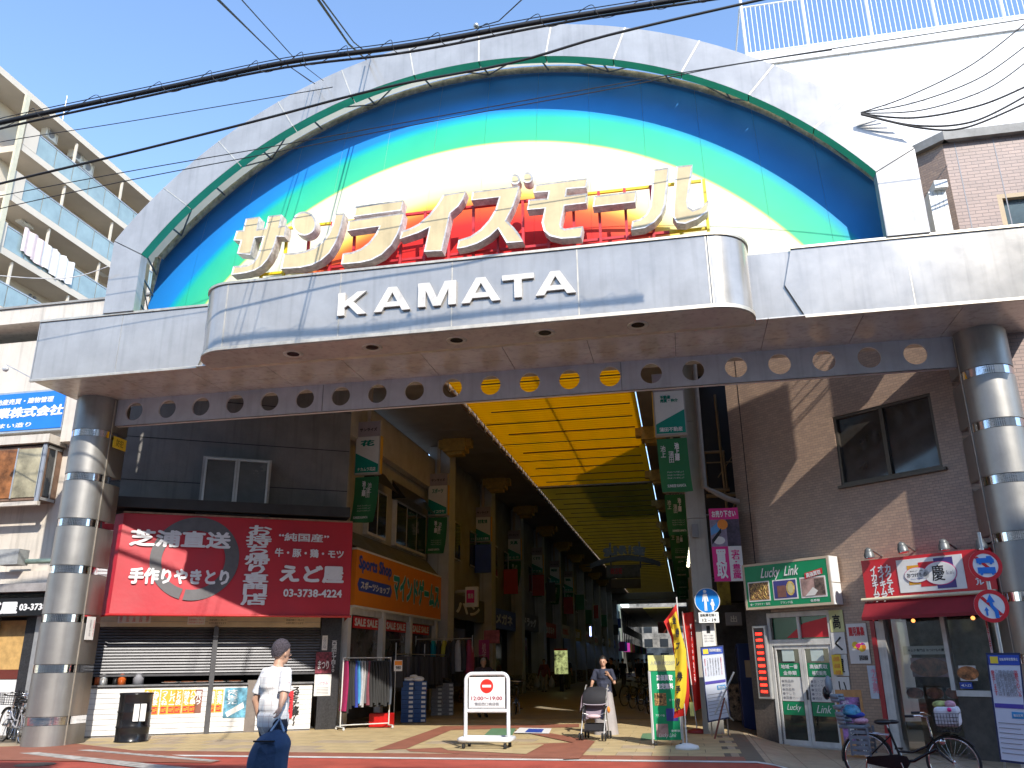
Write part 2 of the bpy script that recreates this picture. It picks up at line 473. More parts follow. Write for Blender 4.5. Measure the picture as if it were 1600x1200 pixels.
# coloured bands let into the paving (a square set on its corner before the gate)
def band(name, pts, mat, dz):
    mb = MB(); vs = [gz(x, y, dz) for x, y in pts]; mb.add(vs, [tuple(range(len(vs)))])
    if (vs[1] - vs[0]).cross(vs[2] - vs[1]).z < 0: mb.f = [mb.f[0][::-1]]
    tag(link(name, mesh(name, mb, mat)), kind='structure')
band('paving_band', [(583, 1172), (690, 1135), (704, 1141), (634, 1170)], BROWNT, 0.014)
band('paving_band', [(690, 1134.5), (905, 1131), (905, 1136), (702, 1140.5)], BROWNT, 0.013)
band('paving_band', [(634, 1170.5), (800, 1163), (895, 1160), (900, 1185), (830, 1183), (640, 1174)], BROWNT, 0.0125)
band('paving_band', [(690, 1168), (790, 1163), (850, 1163), (822, 1178), (700, 1172)], CREAMT, 0.019)
band('paving_band', [(895, 1160), (800, 1140), (830, 1140), (930, 1158), (905, 1185), (880, 1186)], BROWNT, 0.0225)
GRP = M('green paving', (0.12, 0.24, 0.13), 0.75, 0, 0.12, 3)
band('paving_band', [(768, 1138), (806, 1138), (800, 1149), (756, 1149)], GRP, 0.027)
band('paving_band', [(1004, 1146), (1024, 1145), (1030, 1155), (1000, 1156)], GRP, 0.02)
band('floor_sign', [(812, 1137), (862, 1138), (858, 1146), (803, 1145)], WINK, 0.031)
band('floor_sign', [(826, 1138.5), (850, 1139), (846, 1144.5), (820, 1144)], BLUEI, 0.035)
band('crossing_stripe', [(30, 1176.5), (60, 1175), (330, 1203), (255, 1204)], M('worn marking', (.45, .42, .37), .8, 0, .4, 5), 0.012)
band('crossing_stripe', [(120, 1172), (140, 1171), (345, 1188), (330, 1190)], MATS['worn marking'], 0.014)
band('paving_band', [(-140, 1172), (120, 1162), (345, 1188), (330, 1192), (-200, 1185)], BROWNT, 0.0105)
mh = MB().lathe([(0, .012), (.30, .012), (.31, .008)], 28); p = gz(55, 1195)
solo('manhole_cover', 'round iron manhole cover in the road at the lower left', 'manhole cover', mh, M('iron', (.08, .075, .07), .5, .6, .2, 12, bump=.6, bscale=30)).location = p + V((0, 0, .004))
mh = MB().lathe([(0, .03), (.20, .03), (.205, .02)], 28); p = gz(787, 1175)
solo('manhole_cover', 'small pale metal cover in the paving under the rolling sign', 'manhole cover', mh, ALU).location = p

# ================================================================== GATE
CX, CZ = -3.5, 4.4
gate = T('arcade_gate', 'wide stainless steel arcade gate with rainbow arch panel and white letters', 'gate', G, (CX, 16, 0))
def stadium(cx, y0, r, yb, n=16, grow=0.0):
    r2 = r + grow
    pts = [(cx + r2 * math.cos(math.pi + math.pi * i / n), y0 + r2 * math.sin(math.pi + math.pi * i / n)) for i in range(n + 1)]
    return pts + [(cx + r2, yb), (cx - r2, yb)]
for cx in (-12.9, 5.86):
    z0 = 0.0 if cx < 0 else -0.2
    mb = MB()
    zz = [z0, .40] + [v for k in range(7) for v in (.55 + k, 1.40 + k)][:-1] + [7.35]
    cuts = [z0, .38] + [.54 + 1.0 * k for k in range(7)]
    col = gate.part('column', MB().vprism(stadium(cx, 16.05, .43, 16.6), z0, 7.4, smooth=True), STEELC)
    for k in range(7):
        zb = .40 + k * 1.0
        gate.part('band', MB().vprism(stadium(cx, 16.05, .43, 16.6, grow=.012), zb, zb + .15, smooth=True), MIRROR, col)
        top = zb + 1.0 - .012 if k < 6 else 7.3
        gate.part('shell_panel', MB().vprism(stadium(cx, 16.05, .43, 16.6, grow=.02), zb + .165, top, smooth=True), STEELC, col)
    gate.part('shell_panel', MB().vprism(stadium(cx, 16.05, .43, 16.6, grow=.024), z0, .385, smooth=True), STEELC, col)
    sm = MB()
    for sx in (-1, 1): sm.box(cx + sx * .452, cx + sx * .462, 16.02, 16.05, z0 + .01, 7.3)
    gate.part('seam_strip', sm, SEAM, col)
# small things fixed to the left column
t = T('column_notice', 'small white paper notice on the right side of the left steel column', 'notice', Fr((-12.44, 0, 0), (0, 1, 0)), (16.2, 0, 2))
a = t.fr.px(117, 960); b = t.fr.px(128, 985)
t.box('sheet', 16.12, 16.38, -.03, -.02, 2.05, 2.52, PAPER)
t.text('お知らせ', 16.33, 16.37, 2.12, 2.46, -.032, REDI, vert=True); t.text('駐輪禁止区域', 16.22, 16.27, 2.12, 2.46, -.032, GREYI, vert=True)
t = T('column_plate', 'yellow plate high on the left steel column', 'sign', Fr((-12.44, 0, 0), (0, 1, 0)), (16.2, 0, 6))
t.box('plate', 16.1, 16.55, -.04, -.02, 6.22, 6.48, YELLOWI); t.text('防犯', 16.2, 16.45, 6.27, 6.43, -.042, INK)

# perforated beam
bm_x0, bm_x1, bz0, bz1 = -12.45, 5.42, 6.72, 7.37
holes = [-12.0 + .836 * i for i in range(21)]
mb = MB(); yb0, yb1 = 16.12, 16.17; hr = .215; hz = 7.04; n = 24
edges = [bm_x0] + [(holes[i] + holes[i + 1]) / 2 for i in range(20)] + [bm_x1]
for i, hx in enumerate(holes):
    xa, xb = edges[i], edges[i + 1]
    sq = []
    for j in range(n):
        a = 2 * math.pi * j / n + math.pi / n; c, s_ = math.cos(a), math.sin(a)
        tx = ((xb - hx) if c > 0 else (hx - xa)) / max(abs(c), 1e-6); tz = ((bz1 - hz) if s_ > 0 else (hz - bz0)) / max(abs(s_), 1e-6)
        t_ = min(tx, tz); sq.append((hx + c * t_, hz + s_ * t_))
    ci = [(hx + hr * math.cos(2 * math.pi * j / n + math.pi / n), hz + hr * math.sin(2 * math.pi * j / n + math.pi / n)) for j in range(n)]
    for j in range(n):
        k = (j + 1) % n
        for y, fl in ((yb0, False), (yb1, True)):
            q = [(sq[j][0], y, sq[j][1]), (ci[j][0], y, ci[j][1]), (ci[k][0], y, ci[k][1]), (sq[k][0], y, sq[k][1])]
            mb.add(q, [(0, 1, 2, 3) if not fl else (3, 2, 1, 0)])
        mb.add([(ci[j][0], yb0, ci[j][1]), (ci[j][0], yb1, ci[j][1]), (ci[k][0], yb1, ci[k][1]), (ci[k][0], yb0, ci[k][1])], [(0, 1, 2, 3)], True)
        if abs(sq[j][0] - sq[k][0]) > 1e-4 and abs(sq[j][1] - sq[k][1]) > 1e-4:   # corner filler
            cxx = xb if max(sq[j][0], sq[k][0]) > hx else xa; czz = bz1 if max(sq[j][1], sq[k][1]) > hz else bz0
            mb.add([(sq[j][0], yb0, sq[j][1]), (sq[k][0], yb0, sq[k][1]), (cxx, yb0, czz)], [(0, 1, 2)])
mb.box(bm_x0, bm_x1, yb0 + .002, yb1 + .10, bz1 - .03, bz1 + .01); mb.box(bm_x0, bm_x1, yb1, yb1 + .10, bz0, bz0 + .012)
beam = gate.part('perforated_beam', mb, STEELB)
for x in (-7.4, -.9): gate.part('seam_strip', MB().box(x - .006, x + .006, yb0 - .006, yb0 - .001, bz0 + .01, bz1 - .04), GREYI, beam)

# side boxes with arrow ends
ZB, ZT = 7.35, 8.68
YF = 14.46; YBK = 16.62
XL, XR = -13.38, 6.75
def sidebox(sgn):
    fr = front(YF)
    if sgn < 0: pts = [fr.px(62, 507), fr.px(289, 474), fr.px(299, 518), fr.px(273, 572), fr.px(50, 592)]
    xs = (XL, -8.93) if sgn < 0 else (1.4, XR)
    x0, x1 = xs
    # core
    gate.part('fascia_core', MB().box(x0 + .02, x1 - .02, YF + .06, YF + .35, ZB + .02, ZT - .03), STEELD)
    if sgn < 0:
        seams = [XL, -11.35, -9.38]; tip = -9.28; pt = -9.15; low = -9.45
        for a, b in zip(seams[:-1], seams[1:]):
            last = b == seams[-1]
            poly = [(a + .008, ZB), (b - .008, ZB), (b - .008, ZT), (a + .008, ZT)]
            if last: poly = [(a + .008, ZB), (low, ZB), (pt, 8.14), (tip, ZT), (a + .008, ZT)]
            gate.part('fascia_panel', MB().prism(poly, YF, YF + .05), STEEL)
        gate.part('seam_strip', MB().box(-11.356, -11.344, YF + .001, YF + .03, ZB + .01, ZT - .01), SEAM)
        gate.part('fascia_plate', MB().box(-9.7, -8.7, YF + .052, YF + .07, ZB + .02, ZT - .005), STEEL)
        ta, tb, la, lb = XL, tip, XL, low
    else:
        seams = [2.6, 4.38, XR]; tip = 2.42; pt = 2.24; low = 2.52
        for a, b in zip(seams[:-1], seams[1:]):
            poly = [(a + .008, ZB), (b - .008, ZB), (b - .008, ZT), (a + .008, ZT)]
            if a == seams[0]: poly = [(low, ZB), (b - .008, ZB), (b - .008, ZT), (tip, ZT), (pt, 7.98)]
            gate.part('fascia_panel', MB().prism(poly, YF, YF + .05), STEEL)
        gate.part('seam_strip', MB().box(4.374, 4.386, YF + .001, YF + .03, ZB + .01, ZT - .01), SEAM)
        gate.part('fascia_plate', MB().box(1.2, 2.9, YF + .052, YF + .07, ZB + .02, ZT - .005), STEEL)
        ta, tb, la, lb = tip, XR, low, XR
    gate.part('edge_trim', MB().box(ta, tb, YF - .03, YF + .06, ZT + .002, ZT + .05), SEAM)
    gate.part('edge_trim', MB().box(la, lb, YF - .03, YF + .03, ZB - .05, ZB - .002), SEAM)
sidebox(-1); sidebox(1)
gate.part('end_panel', MB().box(XL - .02, XL + .018, YF, 15.4, ZB, ZT).box(XL - .02, XL + .018, 15.4, YBK, ZB, ZB + .25), STEEL)
gate.part('end_panel', MB().box(XR - .018, XR + .02, YF, 15.4, ZB, ZT).box(XR - .018, XR + .02, 15.4, YBK, ZB, ZB + .25), STEEL)
# soffit panels
sx = [XL] + [-11.4 + 1.66 * i for i in range(11)] + [XR]
for a, b in zip(sx[:-1], sx[1:]):
    for c, d in ((YF - .02, 15.5), (15.5, YBK)):
        gate.part('soffit_panel', MB().box(a + .005, b - .005, c + .005, d - .005, ZB - .012, ZB + .01), STEELD)
gate.part('soffit_backing', MB().box(XL, XR, YF + .01, YBK - .01, ZB + .0105, ZB + .0125), BLACK)

# bow (the bulging middle with rounded ends)
BX0, BX1, BY, BR = -9.12, 1.62, 13.58, .72
def bow(grow=0.0, x0=BX0, x1=BX1):
    pts = []; n = 10
    for i in range(n + 1):
        a = math.pi + math.pi / 2 * i / n; pts.append((x0 + BR + (BR + grow) * math.cos(a), BY + BR + (BR + grow) * math.sin(a)))
    for i in range(n + 1):
        a = 1.5 * math.pi + math.pi / 2 * i / n; pts.append((x1 - BR + (BR + grow) * math.cos(a), BY + BR + (BR + grow) * math.sin(a)))
    return pts
outline = bow(); full = [(BX0, 14.60)] + outline + [(BX1, 14.60)]
bowc = gate.part('bow_core', MB().vprism([(x, y + .03) if i not in (0,) else (x, y) for i, (x, y) in enumerate(full)], ZB - .02, ZT - .012), STEELD)
def wall_along(pts, z0, z1, th=.03):
    mb = MB(); m_ = len(pts)
    mb.add([(x, y, z0) for x, y in pts] + [(x, y, z1) for x, y in pts], [(i, i + 1, m_ + i + 1, m_ + i) for i in range(m_ - 1)], True)
    for i in range(len(pts) - 1):
        (x0, y0), (x1, y1) = pts[i], pts[i + 1]
        mb.add([(x0, y0, z1), (x1, y1, z1), (x1, y1 + th, z1), (x0, y0 + th, z1)], [(0, 1, 2, 3)])
    return mb
gate.part('bow_panel', wall_along([(BX0, 14.6)] + outline[:11], ZB, ZT), STEEL)
gate.part('bow_panel', wall_along(outline[11:] + [(BX1, 14.6)], ZB, ZT), STEEL)
fb = front(BY)
seamx = [BX0 + BR] + [fb.px(x, y)[0] for x, y in ((530, 480), (706, 460), (903, 440))] + [fb.px(1106, 415)[0], BX1 - BR + .0]
seamx = sorted(set(seamx))
for a, b in zip(seamx[:-1], seamx[1:]):
    if b - a < .1: continue
    gate.part('bow_panel', MB().box(a + .006, b - .006, BY, BY + .028, ZB, ZT), STEEL)
for x in seamx: gate.part('seam_strip', MB().box(x - .012, x + .012, BY - .006, BY + .012, ZB + .01, ZT - .01), SEAM)
def rim(z0, z1, grow=.03):
    o = [(BX0 - grow, 14.6)] + bow(grow) + [(BX1 + grow, 14.6)]
    return MB().vprism(o, z0, z1, smooth=True)
gate.part('edge_trim', rim(ZT + .003, ZT + .05), SEAM); gate.part('edge_trim', rim(ZB - .07, ZB - .003), SEAM)
gate.part('bow_soffit', MB().vprism([(BX0, 14.455)] + bow(0) + [(BX1, 14.455)], ZB - .080, ZB - .072), STEELD)
for px in (462, 585, 716, 853, 997):
    q = gz(px, 550 - (px - 462) * .082, ZB); q.y = 14.05
    dl = gate.part('downlight', MB().lathe([(.155, -.0), (.19, -.012), (.195, .0)], 24, (q.x, q.y, ZB - .083)).lathe([(.155, 0), (.15, .0), (0.12, .001)], 24, (q.x, q.y, ZB - .084)), ALU)
    gate.part('reflector', MB().lathe([(.12, 0), (.05, .0005), (0, .001)], 24, (q.x, q.y, ZB - .086)), M('lamp well', (.10, .09, .085), .2, .8, .3, 20), dl)

# arch ring: leg panels and ring panels
RI, RO, AY0, AY1 = 9.48, 10.30, 14.40, 14.62
XI, XO = 7.60, 8.32
ai, ao = math.acos(XI / RI), math.acos(XO / RO)
GREENS = M('green soffit paint', (0.07, 0.42, 0.24), 0.35, 0, 0.10, 1.0)
def ring_pt(r, a, y): return (CX + r * math.cos(a), y, CZ + r * math.sin(a))
NP = 12
for i in range(NP):
    u0, u1 = i / NP, (i + 1) / NP; mb = MB(); gb = MB(); m_ = 8
    for j in range(m_):
        p0, p1 = u0 + (u1 - u0) * (j / m_) , u0 + (u1 - u0) * ((j + 1) / m_)
        if j == 0: p0 += .0006
        if j == m_ - 1: p1 -= .0006
        A = lambda u, q: q + (math.pi - 2 * q) * u
        i0, i1, o0, o1 = A(p0, ai), A(p1, ai), A(p0, ao), A(p1, ao)
        for y, fl in ((AY0, 0), (AY1, 1)):
            q = [ring_pt(RI, i0, y), ring_pt(RO, o0, y), ring_pt(RO, o1, y), ring_pt(RI, i1, y)]
            mb.add(q, [(0, 1, 2, 3)] if not fl else [(3, 2, 1, 0)])
        mb.add([ring_pt(RO, o0, AY0), ring_pt(RO, o0, AY1), ring_pt(RO, o1, AY1), ring_pt(RO, o1, AY0)], [(0, 1, 2, 3)], True)
        gb.add([ring_pt(RI - .002, i0, AY0 + .004), ring_pt(RI - .002, i1, AY0 + .004), ring_pt(RI - .002, i1, AY1), ring_pt(RI - .002, i0, AY1)], [(0, 1, 2, 3)], True)
    pn = gate.part('arch_panel', mb, STEEL)
    gate.part('green_soffit', gb, GREENS, pn)
    if i:
        a0, a1 = ai + (math.pi - 2 * ai) * u0, ao + (math.pi - 2 * ao) * u0
        P, Q = V(ring_pt(RI, a0, AY0 - .008)), V(ring_pt(RO, a1, AY0 - .008)); d = (Q - P).normalized(); nrm = V((d.z, 0, -d.x)) * .014
        gate.part('seam_strip', MB().add([P - nrm, P + nrm, Q + nrm, Q - nrm], [(0, 1, 2, 3)]).add([P - nrm + V((0, .012, 0)), P - nrm, Q - nrm, Q - nrm + V((0, .012, 0))], [(0, 1, 2, 3)]).add([P + nrm, P + nrm + V((0, .012, 0)), Q + nrm + V((0, .012, 0)), Q + nrm], [(0, 1, 2, 3)]), SEAM)
for sg in (-1, 1):
    zi, zo = CZ + RI * math.sin(ai), CZ + RO * math.sin(ao)
    gate.part('arch_leg', MB().prism([(CX + sg * XI, ZT + .05), (CX + sg * XO, ZT + .05), (CX + sg * XO, zo - .008), (CX + sg * XI, zi - .008)], AY0, AY1), STEEL)
    gate.part('leg_trim', MB().box(CX + sg * (XI - .012), CX + sg * (XI - .002), AY0, AY1, ZT + .05, zi - .01), STEEL)
# closed side roof sheet behind the ring, cream inside
CREAMV = M('cream translucent roof sheet', (0.80, 0.74, 0.55), 0.6, 0, 0.12, 1.2, transl=0.55)
mb = MB(); n = 60; RV = 10.24
av = math.acos(8.25 / RV)
for i in range(n):
    a0 = av + (math.pi - 2 * av) * i / n; a1 = av + (math.pi - 2 * av) * (i + 1) / n
    mb.add([ring_pt(RV, a0, AY1), ring_pt(RV, a1, AY1), ring_pt(RV, a1, 15.62), ring_pt(RV, a0, 15.62)], [(0, 1, 2, 3)], True)
gate.part('roof_sheet', mb, CREAMV)
for sg in (-1, 1):
    gate.part('side_sheet', MB().box(CX + sg * 8.25, CX + sg * 8.26, AY1, 15.62, ZT, CZ + RV * math.sin(av)), CREAMV)
RUST = M('rusty cream beam', (0.66, 0.58, 0.40), 0.8, 0, 0.35, 7, bump=0.4, bscale=30)
TRS = M('truss grey paint', (0.22, 0.21, 0.20), 0.6, 0.2, 0.2, 5)
mb = MB(); pts = []
a5 = math.acos(7.85 / 9.96)
mb.tube([ring_pt(9.98, a5 + (math.pi - 2 * a5) * i / 60, 15.45) for i in range(61)], .075, 6)
gate.part('rim_beam', mb, RUST)
for sg in (-1, 1): gate.part('side_post', MB().box(CX + sg * 7.95 - .04, CX + sg * 7.95 + .04, 15.40, 15.5, ZT, CZ + 9.98 * math.sin(a5)), RUST)
nodes = [a5 + (math.pi - 2 * a5) * (i + .5) / 13 for i in range(13)]
for i, a in enumerate(nodes):
    mb = MB(); mb.tube([ring_pt(9.94, a, 15.42), ring_pt(9.56, a, AY1 + .01)], .022, 6)
    if i < 12:
        b = nodes[i + 1]
        if i % 2 == 0: mb.tube([ring_pt(9.94, a, 15.42), ring_pt(9.56, (a + b) / 2, AY1 + .01)], .018, 6)
        else: mb.tube([ring_pt(9.94, b, 15.42), ring_pt(9.56, (a + b) / 2, AY1 + .01)], .018, 6)
    gate.part('truss_strut', mb, TRS)
for sg in (-1, 1):
    mb = MB(); x = CX + sg * 7.9
    for z in (8.95, 9.55, 10.1): mb.tube([(x, 15.42, z), (CX + sg * 7.66, AY1, z + .1)], .02, 6)
    mb.tube([(x, 15.42, 8.95), (CX + sg * 7.66, AY1, 9.6)], .016, 6)
    gate.part('truss_strut', mb, TRS)

# rainbow dome: a shallow bulging shell of upright panels
def capY(r): return 15.55 - (99.4 - r * r) / 64
def rainbow():
    m = bpy.data.materials.new('rainbow dome paint'); m.use_nodes = True
    t = m.node_tree; b = t.nodes['Principled BSDF']; L = t.links
    tc = t.nodes.new('ShaderNodeTexCoord')
    # object space origin is at (CX,16,0)
    sub = t.nodes.new('ShaderNodeVectorMath'); sub.operation = 'SUBTRACT'; sub.inputs[1].default_value = (0, 0, CZ)
    L.new(tc.outputs['Object'], sub.inputs[0])
    mul = t.nodes.new('ShaderNodeVectorMath'); mul.operation = 'MULTIPLY'; mul.inputs[1].default_value = (1, 0, 1)
    L.new(sub.outputs[0], mul.inputs[0])
    ln = t.nodes.new('ShaderNodeVectorMath'); ln.operation = 'LENGTH'; L.new(mul.outputs[0], ln.inputs[0])
    mr = t.nodes.new('ShaderNodeMapRange'); mr.inputs['From Min'].default_value = 4.0; mr.inputs['From Max'].default_value = 10.0
    L.new(ln.outputs['Value'], mr.inputs[0])
    cr = t.nodes.new('ShaderNodeValToRGB'); e = cr.color_ramp.elements
    def P(r): return (r - 4) / 6
    stops = [(4.3, (.55, .01, .012)), (5.55, (.60, .02, .015)), (5.95, (.75, .10, .02)), (6.05, (.80, .17, .03)), (6.25, (.74, .52, .08)), (6.45, (.72, .66, .34)), (6.9, (.74, .73, .56)),
             (7.70, (.68, .69, .45)), (7.73, (.50, .62, .14)), (7.77, (.05, .50, .24)), (8.45, (.02, .46, .30)), (8.62, (.0, .34, .50)), (8.72, (.01, .22, .60)), (9.2, (.01, .20, .60)), (9.95, (.01, .19, .56))]
    e[0].position = P(stops[0][0]); e[0].color = (*stops[0][1], 1); e[1].position = P(stops[-1][0]); e[1].color = (*stops[-1][1], 1)
    for r, c in stops[1:-1]:
        q = e.new(P(r)); q.color = (*c, 1)
    L.new(mr.outputs[0], cr.inputs[0])
    n = t.nodes.new('ShaderNodeTexNoise'); n.inputs['Scale'].default_value = 1.2; n.inputs['Detail'].default_value = 6
    L.new(tc.outputs['Object'], n.inputs['Vector'])
    m2 = t.nodes.new('ShaderNodeMapRange'); m2.inputs['To Min'].default_value = .86; m2.inputs['To Max'].default_value = 1.1
    L.new(n.outputs[0], m2.inputs[0])
    sc = t.nodes.new('ShaderNodeVectorMath'); sc.operation = 'SCALE'; L.new(cr.outputs[0], sc.inputs[0]); L.new(m2.outputs[0], sc.inputs['Scale'])
    L.new(sc.outputs[0], b.inputs['Base Color']); b.inputs['Roughness'].default_value = .62; b.inputs['Specular IOR Level'].default_value = .3
    return m
RB = rainbow()
strips = [-8.0, -6.7, -5.4, -4.1, -2.8, -1.5, -.2, 1.1, 2.4, 3.7, 5.0, 6.3, 8.0]
RC = 10.18
def topz(x): return CZ + math.sqrt(max(RC * RC - x * x, 0))
strips = [-7.95] + [-7.95 + 15.9 * i / 14 for i in range(1, 14)] + [7.95]
for a, b in zip(strips[:-1], strips[1:]):
    mb = MB(); nx, nz = 6, 26; vs = []
    g = .002
    for j in range(nz + 1):
        for i in range(nx + 1):
            x = a + g + (b - a - 2 * g) * i / nx; z = 8.4 + (topz(x) - 8.4) * j / nz
            vs.append((CX + x, capY(math.hypot(x, z - CZ)), z))
    mb.add(vs, [(j * (nx + 1) + i, j * (nx + 1) + i + 1, (j + 1) * (nx + 1) + i + 1, (j + 1) * (nx + 1) + i) for j in range(nz) for i in range(nx)], True)
    gate.part('dome_panel', mb, RB)
mb = MB(); vs = []
for j in range(27):
    for i in range(41):
        x = -7.95 + 15.9 * i / 40; z = 8.4 + (topz(x) - 8.4) * j / 26; vs.append((CX + x, capY(math.hypot(x, z - CZ)) + .02, z))
mb.add(vs, [(j * 41 + i, j * 41 + i + 1, (j + 1) * 41 + i + 1, (j + 1) * 41 + i) for j in range(26) for i in range(40)], True)
gate.part('dome_backing', mb, M('dome backing', (.5, .5, .45), .8))

# the big katakana letters
LY = 13.60
lf = front(LY)
def A_(p): return (355 + p[0] / 5.3333, 300 + p[1] / 5.3333)
def B_(p): return (600 + p[0] / 6.1538, 270 + p[1] / 6.1538)
def C_(p): return (820 + p[0] / 5.3333, 250 + p[1] / 5.3333)
def dot(c, r, n=28): return [(c[0] + r * math.cos(2 * math.pi * i / n), c[1] + r * math.sin(2 * math.pi * i / n)) for i in range(n)]
def sm(pts, keep):
    return pts
LET = [
 ('サ', A_, [[(155, 222), (268, 206), (248, 312), (318, 298), (342, 200), (455, 187), (432, 288), (492, 278), (476, 372), (412, 370), (398, 430), (372, 500), (338, 560), (285, 620), (225, 655), (150, 675), (32, 690), (50, 618), (110, 614), (165, 606), (205, 588), (238, 550), (262, 500), (298, 372), (230, 380), (192, 522), (80, 512), (112, 405), (52, 402), (78, 322), (130, 318)]]),
 ('ン', A_, [dot((640, 262), 100), [(898, 182), (974, 177), (958, 260), (934, 350), (900, 430), (850, 510), (780, 572), (700, 610), (610, 630), (445, 640), (470, 512), (560, 506), (650, 490), (725, 460), (790, 412), (838, 350), (870, 280)]]),
 ('ラ', A_, [[(1068, 118), (1468, 68), (1450, 152), (1050, 206)], [(1012, 238), (1472, 172), (1455, 260), (1422, 350), (1370, 440), (1290, 520), (1200, 568), (1100, 590), (948, 602), (964, 512), (1040, 500), (1115, 470), (1180, 420), (1235, 350), (1266, 286), (998, 324)]]),
 ('イ', B_, [[(570, 208), (788, 176), (762, 250), (715, 322), (638, 388), (600, 560), (555, 750), (383, 758), (436, 522), (330, 577), (150, 636), (170, 560), (250, 532), (330, 490), (430, 405), (510, 305)]]),
 ('ズ', B_, [[(850, 180), (1302, 125), (1282, 215), (1240, 330), (1175, 455), (1250, 525), (1300, 590), (1340, 660), (1178, 674), (1095, 535), (1020, 608), (900, 678), (790, 715), (700, 728), (716, 645), (830, 610), (930, 540), (1010, 450), (1070, 350), (1106, 234), (838, 264)], dot((1258, 62), 49), dot((1378, 45), 52)]),
 ('モ', C_, [[(85, 205), (525, 150), (512, 228), (352, 240), (340, 297), (520, 275), (512, 358), (332, 380), (300, 530), (306, 562), (335, 572), (485, 550), (470, 645), (300, 655), (205, 632), (158, 590), (140, 520), (165, 402), (18, 415), (32, 330), (185, 318), (198, 262), (70, 272)]]),
 ('ー', C_, [[(580, 300), (932, 258), (920, 350), (565, 390)]]),
 ('ル', C_, [[(1070, 80), (1200, 62), (1190, 220), (1172, 370), (1140, 450), (1080, 520), (1000, 566), (885, 582), (895, 508), (960, 490), (1010, 450), (1040, 390), (1052, 300)], [(1262, 52), (1398, 38), (1378, 200), (1360, 340), (1368, 392), (1402, 415), (1462, 392), (1532, 335), (1528, 425), (1440, 490), (1340, 530), (1268, 524), (1232, 470), (1232, 400), (1245, 230)]]),
]
LSIDE = M('letter white enamel', (0.72, 0.70, 0.68), 0.4, 0, 0.25, 9, streak=0.1)
LFACE = M('letter cream face', (0.66, 0.53, 0.30), 0.42, 0, 0.12, 1.6, streak=0.12)
def letter_mesh(polys, inset=.035, d=.24):
    bm = bmesh.new()
    for poly in polys:
        n = len(poly)
        a = sum(poly[i][0] * poly[(i + 1) % n][1] - poly[(i + 1) % n][0] * poly[i][1] for i in range(n))
        if a < 0: poly = poly[::-1]
        vs = [bm.verts.new((x, 0, z)) for x, z in poly]
        f = bm.faces.new(vs)
        r = bmesh.ops.extrude_face_region(bm, geom=[f])
        nv = [g for g in r['geom'] if isinstance(g, bmesh.types.BMVert)]
        bmesh.ops.translate(bm, verts=nv, vec=(0, d, 0))
        bm.faces.ensure_lookup_table()
        bm.normal_update()
        fr_ = [q for q in bm.faces if all(abs(v.co.y) < 1e-6 for v in q.verts) and set(v for v in q.verts) == set(vs)]
        if fr_:
            q = fr_[0]
            if inset > 0:
                bmesh.ops.inset_region(bm, faces=[q], thickness=inset, use_even_offset=False)
                bmesh.ops.translate(bm, verts=list(q.verts), vec=(0, .012, 0))
                q.material_index = 1
    bmesh.ops.recalc_face_normals(bm, faces=bm.faces)
    return bm
for ch, fn, polys in LET:
    wp = [[lf.px(*fn(p)) for p in poly] for poly in polys]
    bm = letter_mesh(wp)
    me = bpy.data.meshes.new('letter'); bmesh.ops.translate(bm, verts=bm.verts, vec=V((0, LY, 0)) - gate.o)
    bm.to_mesh(me); bm.free(); me.materials.append(LSIDE); me.materials.append(LFACE)
    o = link('letter', me, gate.e)
# mounting frame of the letters: red bars in the middle, yellow at the ends
REDF = M('red frame paint', (0.55, 0.03, 0.04), 0.5, 0, 0.15, 6); YELF = M('yellow frame paint', (0.80, 0.60, 0.02), 0.5, 0, 0.15, 6)
def bar(z0, z1, x0, x1, mat, y=LY + .30): gate.part('letter_frame', MB().box(x0, x1, y, y + .05, z0, z1), mat)
bar(8.98, 9.03, -7.2, .25, REDF); bar(8.98, 9.03, -8.1, -7.2, YELF); bar(8.98, 9.03, .25, .95, YELF)
bar(9.98, 10.03, -5.5, -1.9, REDF); bar(9.98, 10.03, -7.6, -5.5, YELF); bar(9.98, 10.03, -1.9, .9, YELF)
for i in range(19):
    x = -7.9 + i * .49
    mat = REDF if -7.1 < x < .2 else YELF
    gate.part('letter_frame', MB().box(x, x + .05, LY + .25, LY + .30, ZT + .03, 10.0), mat)
